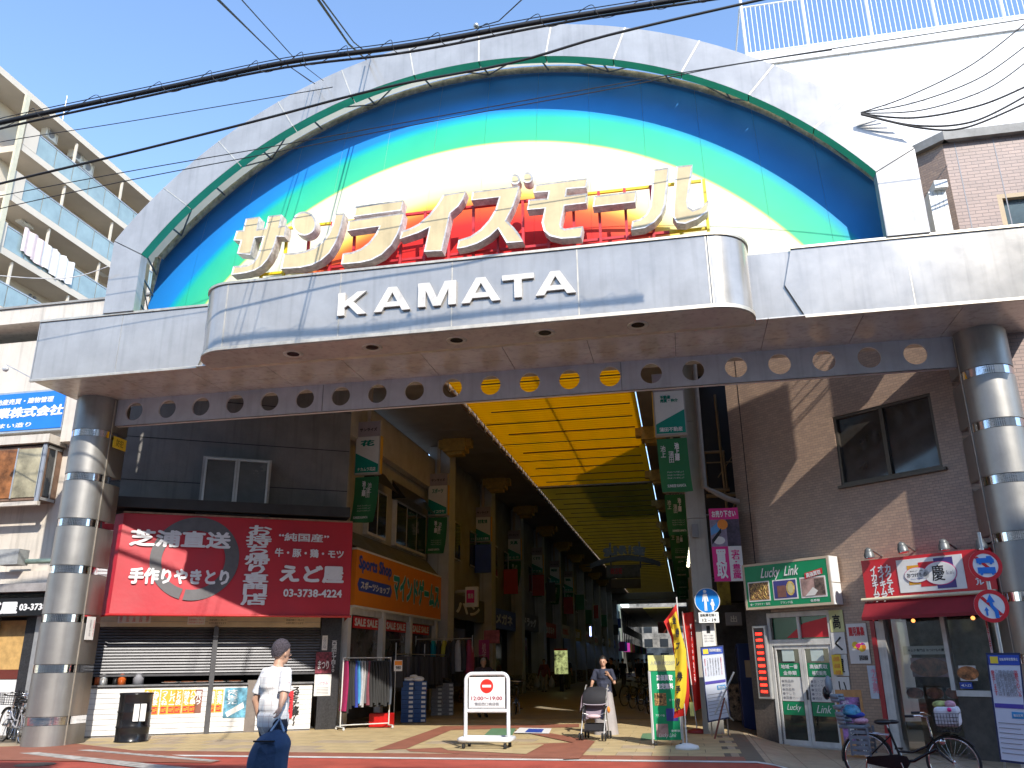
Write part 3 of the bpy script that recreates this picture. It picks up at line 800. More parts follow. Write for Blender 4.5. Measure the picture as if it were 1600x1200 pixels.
# KAMATA
fk = front(BY)
def glyph(ch):
    if ch == 'K': return [[(0, 0), (.24, 0), (.24, .33), (.36, .43), (.70, 0), (1, 0), (.54, .58), (.97, 1), (.67, 1), (.24, .60), (.24, 1), (0, 1)]]
    if ch == 'A': return [[(0, 0), (.20, 0), (.27, .2), (.73, .2), (.80, 0), (1, 0), (.62, 1), (.38, 1)]]
    if ch == 'M': return [[(0, 0), (.20, 0), (.20, .68), (.40, 0), (.60, 0), (.80, .68), (.80, 0), (1, 0), (1, 1), (.70, 1), (.50, .33), (.30, 1), (0, 1)]]
    if ch == 'T': return [[(.38, 0), (.62, 0), (.62, .78), (1, .78), (1, 1), (0, 1), (0, .78), (.38, .78)]]
KW = M('white letter metal', (0.74, 0.70, 0.64), 0.5, 0.1, 0.15, 5, streak=0.1)
for ch, x0, x1, yb_, yt_ in (('K', 527, 574, 494, 457), ('A', 584, 642, 488, 449), ('M', 653, 713, 480, 441), ('A', 721, 782, 474, 434), ('T', 785, 834, 467, 429), ('A', 837, 899, 462, 424)):
    a = fk.px(x0, yb_, -.04); b = fk.px(x1, (yb_ + yt_) / 2 - 17, -.04)
    z0 = fk.px((x0 + x1) / 2, yb_ - 2, -.04)[1]; z1 = fk.px((x0 + x1) / 2, yt_, -.04)[1]
    mb = MB()
    g_ = glyph(ch)[0]
    poly = [(a[0] + (b[0] - a[0]) * u, z0 + (z1 - z0) * v) for u, v in g_]
    if ch == 'A':   # with its triangular counter
        W = lambda u, v: (a[0] + (b[0] - a[0]) * u, z0 + (z1 - z0) * v)
        mb.prism([W(0, 0), W(.22, 0), W(.5, .78), W(.5, 1), W(.38, 1)], BY - .06, BY - .012)
        mb.prism([W(1, 0), W(.62, 1), W(.5, 1), W(.5, .78), W(.78, 0)], BY - .06, BY - .012)
        mb.prism([W(.285, .18), W(.715, .18), W(.64, .38), W(.36, .38)], BY - .0595, BY - .0125)
    else: mb.prism(poly, BY - .06, BY - .012)
    gate.part('letter', mb, KW)
# ================================================================== LEFT: corner takeaway shop
FY = Fr((-13.5, 17.85, 0), (.858, .513, 0)); LYW = 5.66
GWALL = M('grey rendered wall', (0.20, 0.19, 0.175), 0.85, 0, 0.16, 1.0, bump=.25, bscale=25, streak=.2)
SHUT = M('dark shutter steel', (0.10, 0.10, 0.105), 0.45, 0.4, 0.15, 4)
GRAN = M('dark granite', (0.035, 0.035, 0.038), 0.35, 0, 0.4, 30)
CREAMB = M('cream board', (0.62, 0.52, 0.36), 0.7, 0, 0.1, 3)
WTILE = M('white counter panel', (0.74, 0.73, 0.71), 0.4, 0, 0.06, 5)
REDA = M('red awning canvas', (0.46, 0.010, 0.022), 0.55, 0, 0.07, 1.5, bump=.15, bscale=8)
shop = T('takeaway_shop', 'corner grilled chicken takeaway with long red awning and half closed shutters', 'shop', FY, (LYW / 2, 0, 0))
shop.box('wall', -.7, LYW, .0, .4, 2.55, 9.9, GWALL)
for z in (5.9, 7.0, 8.1): shop.box('wall_joint', -.7, LYW, -.006, .0, z, z + .02, BLACK)
shop.box('wall', -.7, -.02, .0, .4, -.05, 2.545, GRAN)
shop.box('roof_ledge', -.1, LYW, -.75, -.001, 5.10, 5.35, M('dark roofing', (.03, .03, .032), .7, 0, .2, 4))
x0, x1, z0, z1 = FY.rect(318, 712, 418, 803, -.35)
wn = shop.box('window', x0, x1, -.33, -.002, z0, z1, M('window surround', (.46, .44, .40), .7, 0, .15, 4))
for a, b in ((x0 + .06, (x0 + x1) / 2 - .01), ((x0 + x1) / 2 + .01, x1 - .06)):
    shop.box('pane', a + .05, b - .05, -.37, -.345, z0 + .10, z1 - .10, M('old frosted pane', (.10, .11, .11), .25, 0, .15, 2), wn)
    f = MB()
    f.box(a, b, -.40, -.335, z0 + .04, z0 + .09).box(a, b, -.40, -.335, z1 - .09, z1 - .04).box(a, a + .045, -.40, -.335, z0 + .092, z1 - .092).box(b - .045, b, -.40, -.335, z0 + .092, z1 - .092)
    shop.part('frame', f, ALU, wn)
shop.box('sill', x0 - .05, x1 + .05, -.45, -.002, z0 - .08, z0 - .003, GWALL, wn)
# awning on its own leaning plane
FA = Fr(FY.w((0, -.95, 2.75)), FY.ex, FY.ez * 2.35 + FY.ey * .30)
ax0, az1 = FA.px(195, 797); ax1, _ = FA.px(551, 822); az0 = FA.px(300, 957)[1]
az1 = (FA.px(195, 797)[1] + FA.px(550, 821)[1]) / 2; az0 = (FA.px(185, 957)[1] + FA.px(553, 963)[1]) / 2
awn = T('red_awning', 'long red canvas awning with white brush lettering and a grey ring', 'awning', FA, ((ax0 + ax1) / 2, 0, az0))
nb = 9; mb = MB(); vs = []
for j in range(7):
    for i in range(61):
        u = i / 60; x = ax0 + (ax1 - ax0) * u
        sag = .018 * math.sin(u * math.pi * 5) ** 2 + .01 * math.sin(j * 1.3 + u * 9)
        vs.append((x, sag, az0 + (az1 - az0) * j / 6))
mb.add(vs, [(j * 61 + i, j * 61 + i + 1, (j + 1) * 61 + i + 1, (j + 1) * 61 + i) for j in range(6) for i in range(60)], True)
awn.part('canvas', mb, REDA)
mb = MB().add([(ax0 - .38, .34, az0), (ax0, .0, az0), (ax0, .0, az1), (ax0 - .38, .34, az1)], [(0, 1, 2, 3)])
mb.add([(ax0 - .38, .34, az1), (ax0, 0, az1), (ax1, 0, az1), (ax1, .6, az1), (ax0 - .1, .6, az1)], [(0, 1, 2, 3, 4)])
mb.add([(ax1, 0, az0), (ax1, .9, az0), (ax1, .6, az1), (ax1, 0, az1)], [(0, 1, 2, 3)])
awn.part('canvas_return', mb, REDA)
awn.part('rail', MB().tube([(ax0 - .4, .3, az0 - .03), (ax0, -.02, az0 - .03), (ax1 + .03, -.02, az0 - .03)], .03, 8), M('red rail', (.5, .03, .03), .4))
awn.part('top_rail', MB().box(ax0 - .02, ax1, -.01, .05, az1 + .002, az1 + .045), M('old wood', (.30, .20, .13), .8, 0, .3, 8))
def AR(px0, py0, px1, py1):
    return FA.rect(px0, py0, px1, py1, -.02)
LW = M('awning lettering', (.70, .69, .70), .6, 0, .05, 4)
RG = M('ring grey', (.10, .095, .10), .6, 0, .15, 5)
cx, cz = FA.px(305, 872, -.02); rr = .98
mb = MB(); n = 64
for i in range(n):
    a, b = -1.75 + 6.2 * i / n, -1.75 + 6.2 * (i + 1) / n
    w0 = .22 + .10 * math.sin(a * .5 + 1.1) ** 2; w1 = .22 + .10 * math.sin(b * .5 + 1.1) ** 2
    mb.add([(cx + (rr - w0) * math.cos(a), -.022, cz + (rr - w0) * math.sin(a)), (cx + (rr + .02) * math.cos(a), -.022, cz + (rr + .02) * math.sin(a)),
            (cx + (rr + .02) * math.cos(b), -.022, cz + (rr + .02) * math.sin(b)), (cx + (rr - w1) * math.cos(b), -.022, cz + (rr - w1) * math.sin(b))], [(0, 1, 2, 3)])
awn.part('printed_ring', mb, RG)
def atext(s, px0, py0, px1, py1, bold=.05, vert=False, fr=FA, th=awn, y=-.026, mat=LW, **k):
    x0, x1, z0, z1 = fr.rect(px0, py0, px1, py1, y)
    return th.text(s, x0, x1, z0, z1, y, mat, bold=bold, vert=vert, **k)
atext('芝浦直送', 205, 826, 360, 858, .04); atext('手作りやきとり', 203, 886, 357, 915, .05)
atext('お持ち帰り専門店', 386, 820, 417, 946, .035, True)
atext('“純国産”', 436, 832, 514, 848, .03); atext('牛・豚・鶏・モツ', 430, 856, 537, 873, .035); atext('えど屋', 438, 882, 537, 912, .05); atext('03-3738-4224', 443, 920, 534, 934, .035)
# boards, shutters, counter
x0, z1 = FY.px(152, 958, -.15); xR, z0 = FY.px(500, 985, -.15); zb0 = (FY.px(160, 974, -.15)[1] + z0) / 2
x0 = FY.px(140, 960, -.15)[0]
shop.box('board', x0, xR, -.15, -.001, zb0, 2.75, CREAMB)
for k in range(1, 5): shop.box('board_joint', x0, xR, -.156, -.151, zb0 + k * .12, zb0 + k * .12 + .008, GREYI)
def yrect(a, b, c, d, y): return FY.rect(a, b, c, d, y)
for (a, b, c, d, cells) in ((185, 961, 235, 974, 5), (294, 961, 320, 976, 1), (326, 961, 355, 977, 2), (446, 961, 476, 977, 2)):
    q = yrect(a, b, c, d, -.165); bd = shop.box('menu_card', q[0], q[1], -.165, -.158, q[2], q[3], PAPER if cells != 2 else CREAMB)
    for k in range(3 if cells != 5 else 5):
        if cells == 5:
            w_ = (q[1] - q[0]) / 5; shop.text(random.choice(['焼鳥盛合せ', '手羽先焼', 'つくね串焼']), q[0] + w_ * k + .03, q[0] + w_ * (k + .7), q[2] + .03, q[3] - .02, -.167, REDI, bd, vert=True)
        else:
            h_ = (q[3] - q[2]) / 3.4; shop.text(['テイクアウトコーナー', '営業時間十一時より', 'お持ち帰りできます'][k], q[0] + .03, q[1] - .03, q[3] - h_ * (k + 1), q[3] - h_ * (k + .35), -.167, INK if cells == 2 else REDI, bd)
xa = FY.px(137, 1055, -.12)[0]; xb = FY.px(500, 1052, -.12)[0]; xm = FY.px(331, 1055, -.12)[0]
zs = FY.px(240, 1053, -.12)[1]
ns = 16; hs = (zb0 - zs) / ns
for (a, b) in ((xa, xm - .06), (xm + .06, xb)):
    for k in range(ns):
        z = zs + k * hs
        mb = MB().prism([(0, 0), (0, 0), (0, 0)], 0, 0) if False else MB()
        mb.add([(a, -.10, z), (b, -.10, z), (b, -.135, z + hs * .35), (a, -.135, z + hs * .35), (b, -.125, z + hs * .85), (a, -.125, z + hs * .85), (b, -.10, z + hs * .97), (a, -.10, z + hs * .97)],
               [(0, 1, 2, 3), (3, 2, 4, 5), (5, 4, 6, 7)], False)
        shop.part('shutter_slat', mb, SHUT)
    shop.box('shutter_bar', a, b, -.15, -.09, zs - .05, zs - .002, SHUT)
shop.box('post', xm - .055, xm + .055, -.32, -.06, -.02, zb0 - .002, SHUT)
zc = FY.px(200, 1073, -.3)[1]
xe = FY.px(484, 1140, -.3)[0]; xd = FY.px(380, 1145, -.3)[0]; xf = FY.px(397, 1145, -.3)[0]; xs_ = FY.px(131, 1150, -.3)[0]
for a, b in ((xs_, xm - .06), (xm + .06, xd), (xf, xe)):
    rows = 9; h = (zc - .06) / rows
    for k in range(rows):
        shop.box('counter_panel', a, b, -.30, -.27, .04 + h * k + .004, .04 + h * (k + 1) - .004, WTILE)
    shop.box('counter_top', a - .02, b + .02, -.36, .25, zc + .003, zc + .04, M('steel counter', (.45, .45, .45), .3, .8, .1, 5))
    shop.box('counter_core', a, b, -.268, .2, .0, zc, GREYI)
shop.box('gap_panel', xd + .003, xf - .003, -.26, -.2, 0, zc + .1, M('brown panel', (.20, .17, .15), .7, 0, .15, 5))
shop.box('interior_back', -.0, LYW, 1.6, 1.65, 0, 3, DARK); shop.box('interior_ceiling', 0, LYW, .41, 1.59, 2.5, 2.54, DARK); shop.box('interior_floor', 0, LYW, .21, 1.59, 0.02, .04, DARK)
names = ['もも串', 'ねぎま', 'つくね', 'レバー', 'とり皮', '砂ぎも', 'ハツ串', '豚バラ', '焼豚串', '手羽先']
for k, zx in enumerate((735, 775, 820, 858, 890, 930, 962, 990, 1058, 1095)):
    a = zx / 3.2 - 3.4; q = yrect(a, 900 + 568 / 3.2, a + 7.4, 900 + 694 / 3.2 - (zx - 735) * .012, -.31)
    cm = M('dark menu strip', (.25, .10, .07), .6) if k == 7 else M('orange menu strip', (.85, .42, .04), .6, 0, .04, 3)
    s_ = shop.box('menu_strip', q[0], q[1], -.312, -.304, q[2], q[3], cm)
    shop.text(names[k], q[0] + .015, q[1] - .015, q[2] + (q[3] - q[2]) * .36, q[3] - .03, -.314, WINK if k != 7 else WINK, s_, bold=.04, vert=True)
    if k != 7: shop.box('price_label', q[0] + .02, q[1] - .02, -.316, -.3125, q[2] + .02, q[2] + (q[3] - q[2]) * .30, REDI, s_); shop.text('100円', q[0] + .03, q[1] - .03, q[2] + .04, q[2] + (q[3] - q[2]) * .25, -.3165, YELLOWI, s_)
q = yrect(352, 1075, 383, 1121, -.31); p_ = shop.box('poster', q[0], q[1], -.312, -.304, q[2], q[3], M('pale blue poster', (.14, .38, .52), .5, 0, .5, 7))
shop.text('冷たい生ビール', q[0] + .05, q[0] + .30, q[2] + .3, q[3] - .04, -.314, WINK, p_, bold=.03, vert=True)
mb = MB().prism([(q[0] + .05, q[2] + .12), (q[1] - .08, q[2] + .34), (q[1] - .04, q[2] + .22), (q[0] + .1, q[2] + .02)], -.316, -.313); shop.part('printed_shape', mb, PAPER, p_)
shop.text('スタミナ抜群!!', *yrect(455, 1073, 466, 1134, -.31), -.312, INK, bold=.04, vert=True, shear=.15)
q = yrect(447, 1080, 456, 1122, -.34); s_ = shop.box('red_plate', q[0], q[1], -.34, -.31, q[2], q[3], REDI); shop.text('牛すじ', q[0] + .02, q[1] - .03, q[2] + .1, q[3] - .1, -.342, INK, s_, bold=.03, vert=True)
# food on the counter
for k, zx in enumerate((848, 935, 1010, 1085, 1175)):
    cx, cz = FY.px(zx / 3.2, 1071, -.15)
    t = T('food_plate', 'white plate of skewers on the shop counter', 'plate', FY, (cx, -.12, zc + .04), group='plates of skewers on the shop counter')
    t.part('plate', MB().lathe([(0, .0), (.1, .0), (.19, .035), (.2, .04), (.185, .04), (.1, .012), (0, .012)], 20, (cx, -.12, zc + .042)), WHITE)
    mb = MB()
    for j in range(9): mb.tube([(cx - .13 + j * .03, -.2, zc + .07 + .01 * random.random()), (cx - .12 + j * .03, -.02, zc + .09)], .014, 6)
    t.part('skewers', mb, M('grilled meat', (.28, .08, .02), .5, 0, .4, 30))
for k, (zx, mat_, lb) in enumerate(((485, M('orange sauce', (.6, .12, .02), .3), 'orange jar'), (515, ALU, 'steel cup'), (575, BLACK, 'black canister'), (607, M('orange sauce', (.6, .12, .02), .3), 'orange bottle'), (690, GREYI, 'grey pot'))):
    cx, cz = FY.px(zx / 3.2, 1066, -.1); r = .06 + .03 * (k % 2) + (.06 if k == 4 else 0)
    solo('condiment_jar', ['orange jar at the left end of the shop counter', 'steel cup beside the orange jar on the shop counter', 'black canister on the shop counter behind the drum', 'orange bottle on the shop counter behind the drum', 'wide grey pot on the shop counter right of the drum'][k], 'jar', MB().lathe([(0, 0), (r, 0), (r, .2), (r * .7, .24), (0, .24)], 14, (cx, -.05, zc + .042)), mat_, FY)
# corner pillar with bills
shop.box('pillar', FY.px(495, 1100, -.2)[0], LYW + .02, -.2, -.001, 0, 2.72, GRAN)
q = yrect(494, 1019, 517, 1052, -.21); p_ = shop.box('poster', q[0], q[1], -.215, -.205, q[2], q[3], M('dark red poster', (.22, .03, .05), .5, 0, .7, 14)); shop.text('まつり', q[0] + .06, q[1] - .06, q[2] + .1, q[3] - .2, -.217, WINK, p_, bold=.03)
q = yrect(492, 1054, 516, 1087, -.21); p_ = shop.box('poster', q[0], q[1], -.215, -.205, q[2], q[3], PAPER); shop.text('いけがみ', q[0] + .08, q[1] - .08, q[2] + .25, q[3] - .16, -.217, PINKI, p_)
for k in range(5): shop.box('printed_line', q[0] + .06, q[1] - .06, -.2165, -.2155, q[2] + .04 + .035 * k, q[2] + .052 + .035 * k, GREYI, p_)
q = yrect(504, 993, 511, 1016, -.21); p_ = shop.box('notice', q[0], q[1], -.215, -.205, q[2], q[3], PAPER); shop.text('定休日火曜', q[0] + .02, q[1] - .02, q[2] + .04, q[3] - .04, -.217, GREYI, p_, vert=True)
shop.text('西蒲田七丁目50', *yrect(519, 1001, 524, 1050, -.21), -.206, WINK, vert=True)
q = FY.rect(133, 995, 147, 1022, -.1)
t = T('price_notice', 'small white notice with an orange mark left of the shutters', 'notice', FY, (q[0], -.1, q[2])); t.box('sheet', q[0] - .25, q[1] - .25, -.06, -.05, q[2], q[3], PAPER); t.box('printed_mark', q[0] - .22, q[1] - .3, -.063, -.061, q[2] + .05, q[2] + .35, REDI)
# black drum
p = gpt(200, 1160)
dr = T('oil_drum', 'black steel drum with white stickers in front of the shop counter', 'drum', G, p); cx, cy = p.x, p.y + .1
prof = [(0, 0), (.33, 0), (.345, .02), (.33, .04)]
for z in (.30, .60): prof += [(.33, z - .03), (.345, z), (.33, z + .03)]
prof += [(.33, .93), (.345, .95), (.33, .97), (.31, .97), (.30, .94), (0, .94)]
dr.part('shell', MB().lathe(prof, 32, (cx, cy, 0)), M('black drum enamel', (.012, .012, .014), .22, 0, .15, 6))
FD = Fr((cx, cy, 0), (.9, .3, 0))
for k in range(2): dr.fr = Fr((cx + .02, cy, 0), (.87, -.10 + .62, 0)); dr.box('sticker', -.02 + k * .13, .09 + k * .13, -.352, -.346, .42, .76, PAPER)
dr.fr = G

# ================================================================== LEFT: neighbour building with blue sign
NBW = M('cream render', (0.62, 0.56, 0.48), 0.8, 0, 0.10, 1.0, bump=.2, bscale=30, streak=.25)
FN = front(18.3)
nb_ = T('neighbour_building', 'two storey cream building with a blue company sign and a bay window', 'building', FN, (-18, 0, 0))
xe = -13.9
# wall with openings at street level
nb_.box('wall', -34, xe, 0, .4, 3.15, 10.05, NBW)
for z in (8.55, 7.5): nb_.box('wall_joint', -34, xe, -.006, 0, z, z + .015, GREYI)
q = FN.rect(0, 463, 160, 487, -.3); zt = FN.px(80, 477, -.35)[1]
nb_.box('parapet', -34, -12.85, -.35, 3, zt - .45, zt, NBW); nb_.box('parapet_cap', -34, -12.8, -.40, 3.02, zt + .003, zt + .06, M('grey cap', (.30, .29, .27), .7, 0, .2, 3))
nb_.box('wall', xe + .003, -12.85, .0, .4, 6.9, zt - .453, NBW)
z1 = FN.px(0, 600, -.15)[1]; z0 = FN.px(60, 673, -.15)[1]; xr = FN.px(104, 620, -.15)[0]; zz = FN.px(100, 600, -.15)[1]
SG = M('blue sign face', (0.02, 0.19, 0.66), 0.4, 0, 0.04, 2)
cs = T('company_sign', 'large blue company sign with white lettering high on the cream building', 'sign', FN, (xr - 2, -.15, z0))
z0s = FN.px(100, 667, -.2)[1]; z1s = FN.px(104, 609, -.2)[1]
cs.box('panel', -22, xr, -.2, -.05, z0s, z1s, SG); cs.box('frame', -22, xr + .03, -.18, -.04, z0s - .06, z0s - .003, ALU); cs.box('frame', -22, xr + .03, -.18, -.04, z1s + .003, z1s + .06, ALU); cs.box('frame', xr + .002, xr + .03, -.18, -.04, z0s - .002, z1s + .002, ALU)
q = FN.rect(-60, 606, 88, 616, -.21); W_ = z1s - z0s
cs.text('不動産売買・建物管理', FN.px(-12, 610, -.21)[0], FN.px(87, 605, -.21)[0], z0s + W_ * .70, z0s + W_ * .86, -.205, WINK, bold=.035, shear=.12)
cs.text('興業株式会社', FN.px(-24, 640, -.21)[0], FN.px(99, 640, -.21)[0], z0s + W_ * .33, z0s + W_ * .62, -.205, WINK, bold=.05, shear=.12)
cs.text('心ある住まい造り', FN.px(-58, 665, -.21)[0], FN.px(48, 665, -.21)[0], z0s + W_ * .07, z0s + W_ * .20, -.205, WINK, bold=.03, shear=.12)
# bay window
bx1 = FN.px(68, 740, -.55)[0]; bz0 = FN.px(30, 785, -.55)[1]; bz1 = FN.px(50, 694, -.55)[1]; bx2 = FN.px(80, 740, 0)[0]
bw = nb_.box('bay_window', -19.0, bx1, -.55, -.001, bz0 + .05, bz1 - .05, M('bay interior', (.20, .12, .08), .7, 0, .4, 2))
PN = [M('curtained pane warm', (.50, .20, .07), .12, 0, .5, 1.3, spec=.9), M('curtained pane pale', (.40, .36, .24), .12, 0, .4, 1.5, spec=.9)]
for k in range(5):
    b_ = bx1 - .12 - k * .72
    nb_.box('pane', b_ - .68, b_, -.575, -.56, bz0 + .12, bz1 - .12, PN[(k + 1) % 2], bw); nb_.box('frame', b_ + .002, b_ + .038, -.60, -.552, bz0 + .1, bz1 - .1, ALU, bw)
nb_.box('corner_post', bx1 - .1, bx1 + .002, -.60, -.551, bz0, bz1, M('grey blue post', (.28, .31, .36), .6), bw)
nb_.box('sill', -19, bx1 + .05, -.66, -.552, bz0 - .10, bz0 - .002, NBW, bw); nb_.box('hood', -19, bx1 + .08, -.66, -.002, bz1 + .002, bz1 + .22, NBW, bw)
FSW = Fr(FN.w((bx1 + .003, -.55, 0)), (0, 1, 0))
ms = MB().box(0.06, .26, -.02, -.005, bz0 + .15, bz1 - .15); nb_.fr = FSW; nb_.part('side_pane', ms, GLASS, bw); nb_.part('side_frame', MB().box(.02, .50, -.014, -.003, bz0 + .05, bz0 + .12).box(.02, .50, -.014, -.003, bz1 - .12, bz1 - .05).box(.27, .31, -.03, -.003, bz0 + .12, bz1 - .12), ALU, bw); nb_.fr = FN
nb_.box('downpipe_box', FN.px(104, 640, -.3)[0], FN.px(126, 640, -.3)[0], -.35, -.002, FN.px(110, 690, -.3)[1], FN.px(110, 620, -.3)[1], NBW)
# ledge, pipe and low shopfront
zl = FN.px(40, 885, -.4)[1]
nb_.part('gutter_pipe', MB().tube([(-34, -.5, zl + .1), (xe + .2, -.5, zl + .1)], .06, 10), M('green pipe', (.24, .33, .27), .6, 0, .2, 5))
nb_.box('ledge', -34, xe + .2, -.45, -.002, zl - .42, zl - .12, NBW); nb_.box('ledge', -34, xe + .2, -.6, -.002, zl - .62, zl - .425, M('grey lead', (.33, .31, .30), .7, 0, .25, 3))
nb_.box('lamp_box', FN.px(-5, 870, -.8)[0], FN.px(28, 870, -.8)[0], -.8, -.452, FN.px(10, 882, -.8)[1], FN.px(10, 858, -.8)[1], M('grey box', (.33, .34, .33), .6, 0, .2, 4))
zs1 = FN.px(40, 934, -.5)[1]; zs0 = FN.px(40, 962, -.5)[1]
bs = T('black_shop_sign', 'black shop sign with white lettering behind the left steel column', 'sign', FN, (-16, -.5, zs0))
bs.box('panel', -24, FN.px(76, 950, -.5)[0], -.5, -.002, zs0, zs1, BLACK); bs.text('えど屋', FN.px(-50, 945, -.5)[0], FN.px(29, 945, -.5)[0], zs0 + .05, zs1 - .08, -.505, WINK, bold=.06); bs.text('03-3738-4224', FN.px(31, 945, -.5)[0], FN.px(104, 945, -.5)[0], zs0 + .12, zs1 - .14, -.505, WINK, bold=.04)
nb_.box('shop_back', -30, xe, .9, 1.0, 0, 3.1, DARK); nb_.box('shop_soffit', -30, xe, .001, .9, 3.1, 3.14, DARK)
WOODP = M('plywood', (.55, .34, .12), .6, 0, .2, 5, bump=.1, bscale=50)
q = FN.rect(0, 970, 33, 1046, -.0); nb_.box('wood_panel', q[0] - 1, q[1] - .05, .02, .08, q[2], q[3], WOODP); nb_.box('dado', q[0] - 1, q[1] - .05, .02, .10, -.02, q[2] - .22, WTILE); nb_.box('rail', q[0] - 1, q[1] - .05, 0, .12, q[2] - .215, q[2] - .003, M('dark red rail', (.14, .03, .02), .5))
nb_.box('post', q[0] - .12, q[0] + .02, -.05, .018, 0, 3.1, ALU); nb_.box('post', q[1] - .03, q[1] + .25, -.05, .2, 0, 3.1, GRAN); nb_.box('post', q[1] + .27, q[1] + .40, -.08, .2, 0, 3.1, ALU)
nb_.box('wall', q[1] + .42, xe, 0, .3, 0, 3.145, GRAN)
nb_.text('やきとり', *FN.rect(44, 1035, 50, 1075, -.01), -.005, WINK, bold=.05, vert=True)

# ================================================================== LEFT: sports shop, side street wall
FS = Fr((-8.5, 20.9, 0), (0, 1, 0))
SW = M('cream shop render', (0.42, 0.40, 0.34), 0.85, 0, 0.12, 1.2, bump=.2, bscale=30, streak=.15)
sp = T('sports_shop', 'two storey cream sports shop with an orange sign along the arcade', 'shop', FS, (4.2, .5, 0))
sp.box('wall', -.05, 8.35, .5, .9, 2.9, 9.0, SW)
sp.box('cornice', -.02, 8.4, .25, .499, 7.6, 8.75, M('cornice render', (.50, .46, .40), .8, 0, .12, 1.5))
def swin(px0, py0, px1, py1, n_):
    a, b = FS.px(px0, py0, .42), FS.px(px1, py1, .42); x0, x1 = a[0], b[0]; z0 = b[1] + .0; z1 = (a[1] + 6.55) / 2
    z0, z1 = 5.1, 6.55
    w_ = sp.box('window', x0, x1, .36, .499, z0, z1, WHITED)
    for k in range(n_):
        a_ = x0 + .07 + (x1 - x0 - .07) * k / n_; b_ = x0 + (x1 - x0 - .0) * (k + 1) / n_ - .07
        sp.box('pane', a_, b_, .345, .358, z0 + .08, z1 - .08, GLASS, w_)
    mb = MB().add([(x0 - .1, .5, z1 + .65), (x1 + .1, .5, z1 + .65), (x1 + .1, .02, z1 + .02), (x0 - .1, .02, z1 + .02)], [(0, 1, 2, 3)]).add([(x0 - .1, .5, z1 + .65), (x0 - .1, .02, z1 + .02), (x0 - .1, .5, z1 + .02)], [(0, 1, 2)])
    sp.part('window_hood', mb, BLACK, w_)
swin(575, 745, 600, 838, 2); swin(617, 787, 662, 863, 3)
mb = MB().add([(.0, -.05, 4.5), (8.3, -.05, 4.42), (8.3, .5, 5.05), (0, .5, 5.05)], [(0, 1, 2, 3)]); sp.part('visor', mb, M('grey visor canvas', (.13, .14, .13), .8, 0, .2, 2))
sg = T('orange_shop_sign', 'long orange sports shop sign with teal and blue lettering', 'sign', FS, (4.2, 0, 2.9))
oz0, oz1 = 2.98, 4.42
sg.box('panel', .28, 8.45, -.05, .08, oz0, oz1, ORANGEI); sg.box('trim', .28, 8.45, -.06, .09, oz0 - .06, oz0 - .003, WHITE); sg.box('trim', .28, 8.45, -.06, .09, oz1 + .003, oz1 + .05, WHITE)
sg.text('Sports Shop', .45, 3.1, oz0 + .85, oz1 - .12, -.056, BLUEI, bold=.05)
pl = MB(); a, b, c, d = .55, 3.05, oz0 + .38, oz0 + .72; pl.prism([(a, c), (b, c), (b + .12, (c + d) / 2), (b, d), (a, d), (a - .12, (c + d) / 2)], -.058, -.051); sg.part('pill', pl, BLUEI)
sg.text('スポーツショップ', a + .1, b - .1, c + .06, d - .06, -.0615, WINK, bold=.04)
sg.text('マインドゲームス', 3.25, 8.2, oz0 + .3, oz1 - .25, -.056, WINK, bold=.085); sg.text('マインドゲームス', 3.28, 8.17, oz0 + .33, oz1 - .28, -.064, M('teal print', (.0, .33, .33), .5, 0, 0), bold=.05)
# shopfront under the sign
for a in (.05, 2.7, 5.2, 8.05): sp.box('post', a, a + .22, .0, .2, 0, 2.92, WHITE)
sp.box('shop_back', 0, 8.3, 2.4, 2.5, 0, 2.9, M('shop interior', (.10, .09, .08), .8, 0, .3, 2)); sp.box('lintel', 0, 8.3, .05, .499, 2.75, 2.92, WHITED)
for a, b in ((.29, 2.68), (2.94, 5.18), (5.44, 8.03)): sp.box('shop_window', a, b, .15, .17, 1.5, 2.74, M('shop glass', (.10, .10, .10), .08, 0, .4, 2, spec=.8))
for a in (.6, 3.1, 5.6):
    t = sp.box('sale_banner', a, a + 1.9, .08, .095, 2.42, 2.72, REDI); sp.text('SALE SALE', a + .08, a + 1.82, 2.47, 2.68, .078, WINK, t, bold=.05)

# ================================================================== RIGHT: tiled corner building
FB = Fr((1.41, 20.14, 0), (.755, -.656, 0)); LB = 6.03
BR1 = tilemat('brown wall tiles', (.41, .285, .205), (.32, .225, .17), (.20, .155, .125), .125, .055, FB, rough=.32, mort=.004)
FF = front(16.19)
BR2 = tilemat('pink brown wall tiles', (.34, .235, .20), (.27, .19, .165), (.15, .12, .11), .24, .075, FF, rough=.5)
rb = T('tiled_building', 'corner building faced in small brown tiles behind the right steel column', 'building', FB, (3, 0, -.2))
wx0, wz1 = FB.px(1300, 650); wx1, wz0 = FB.px(1474, 733); wz1 = (wz1 + FB.px(1455, 615)[1]) / 2; wz0 = (wz0 + FB.px(1315, 757)[1]) / 2
TOPZ = 11.62; LOWZ = 3.0
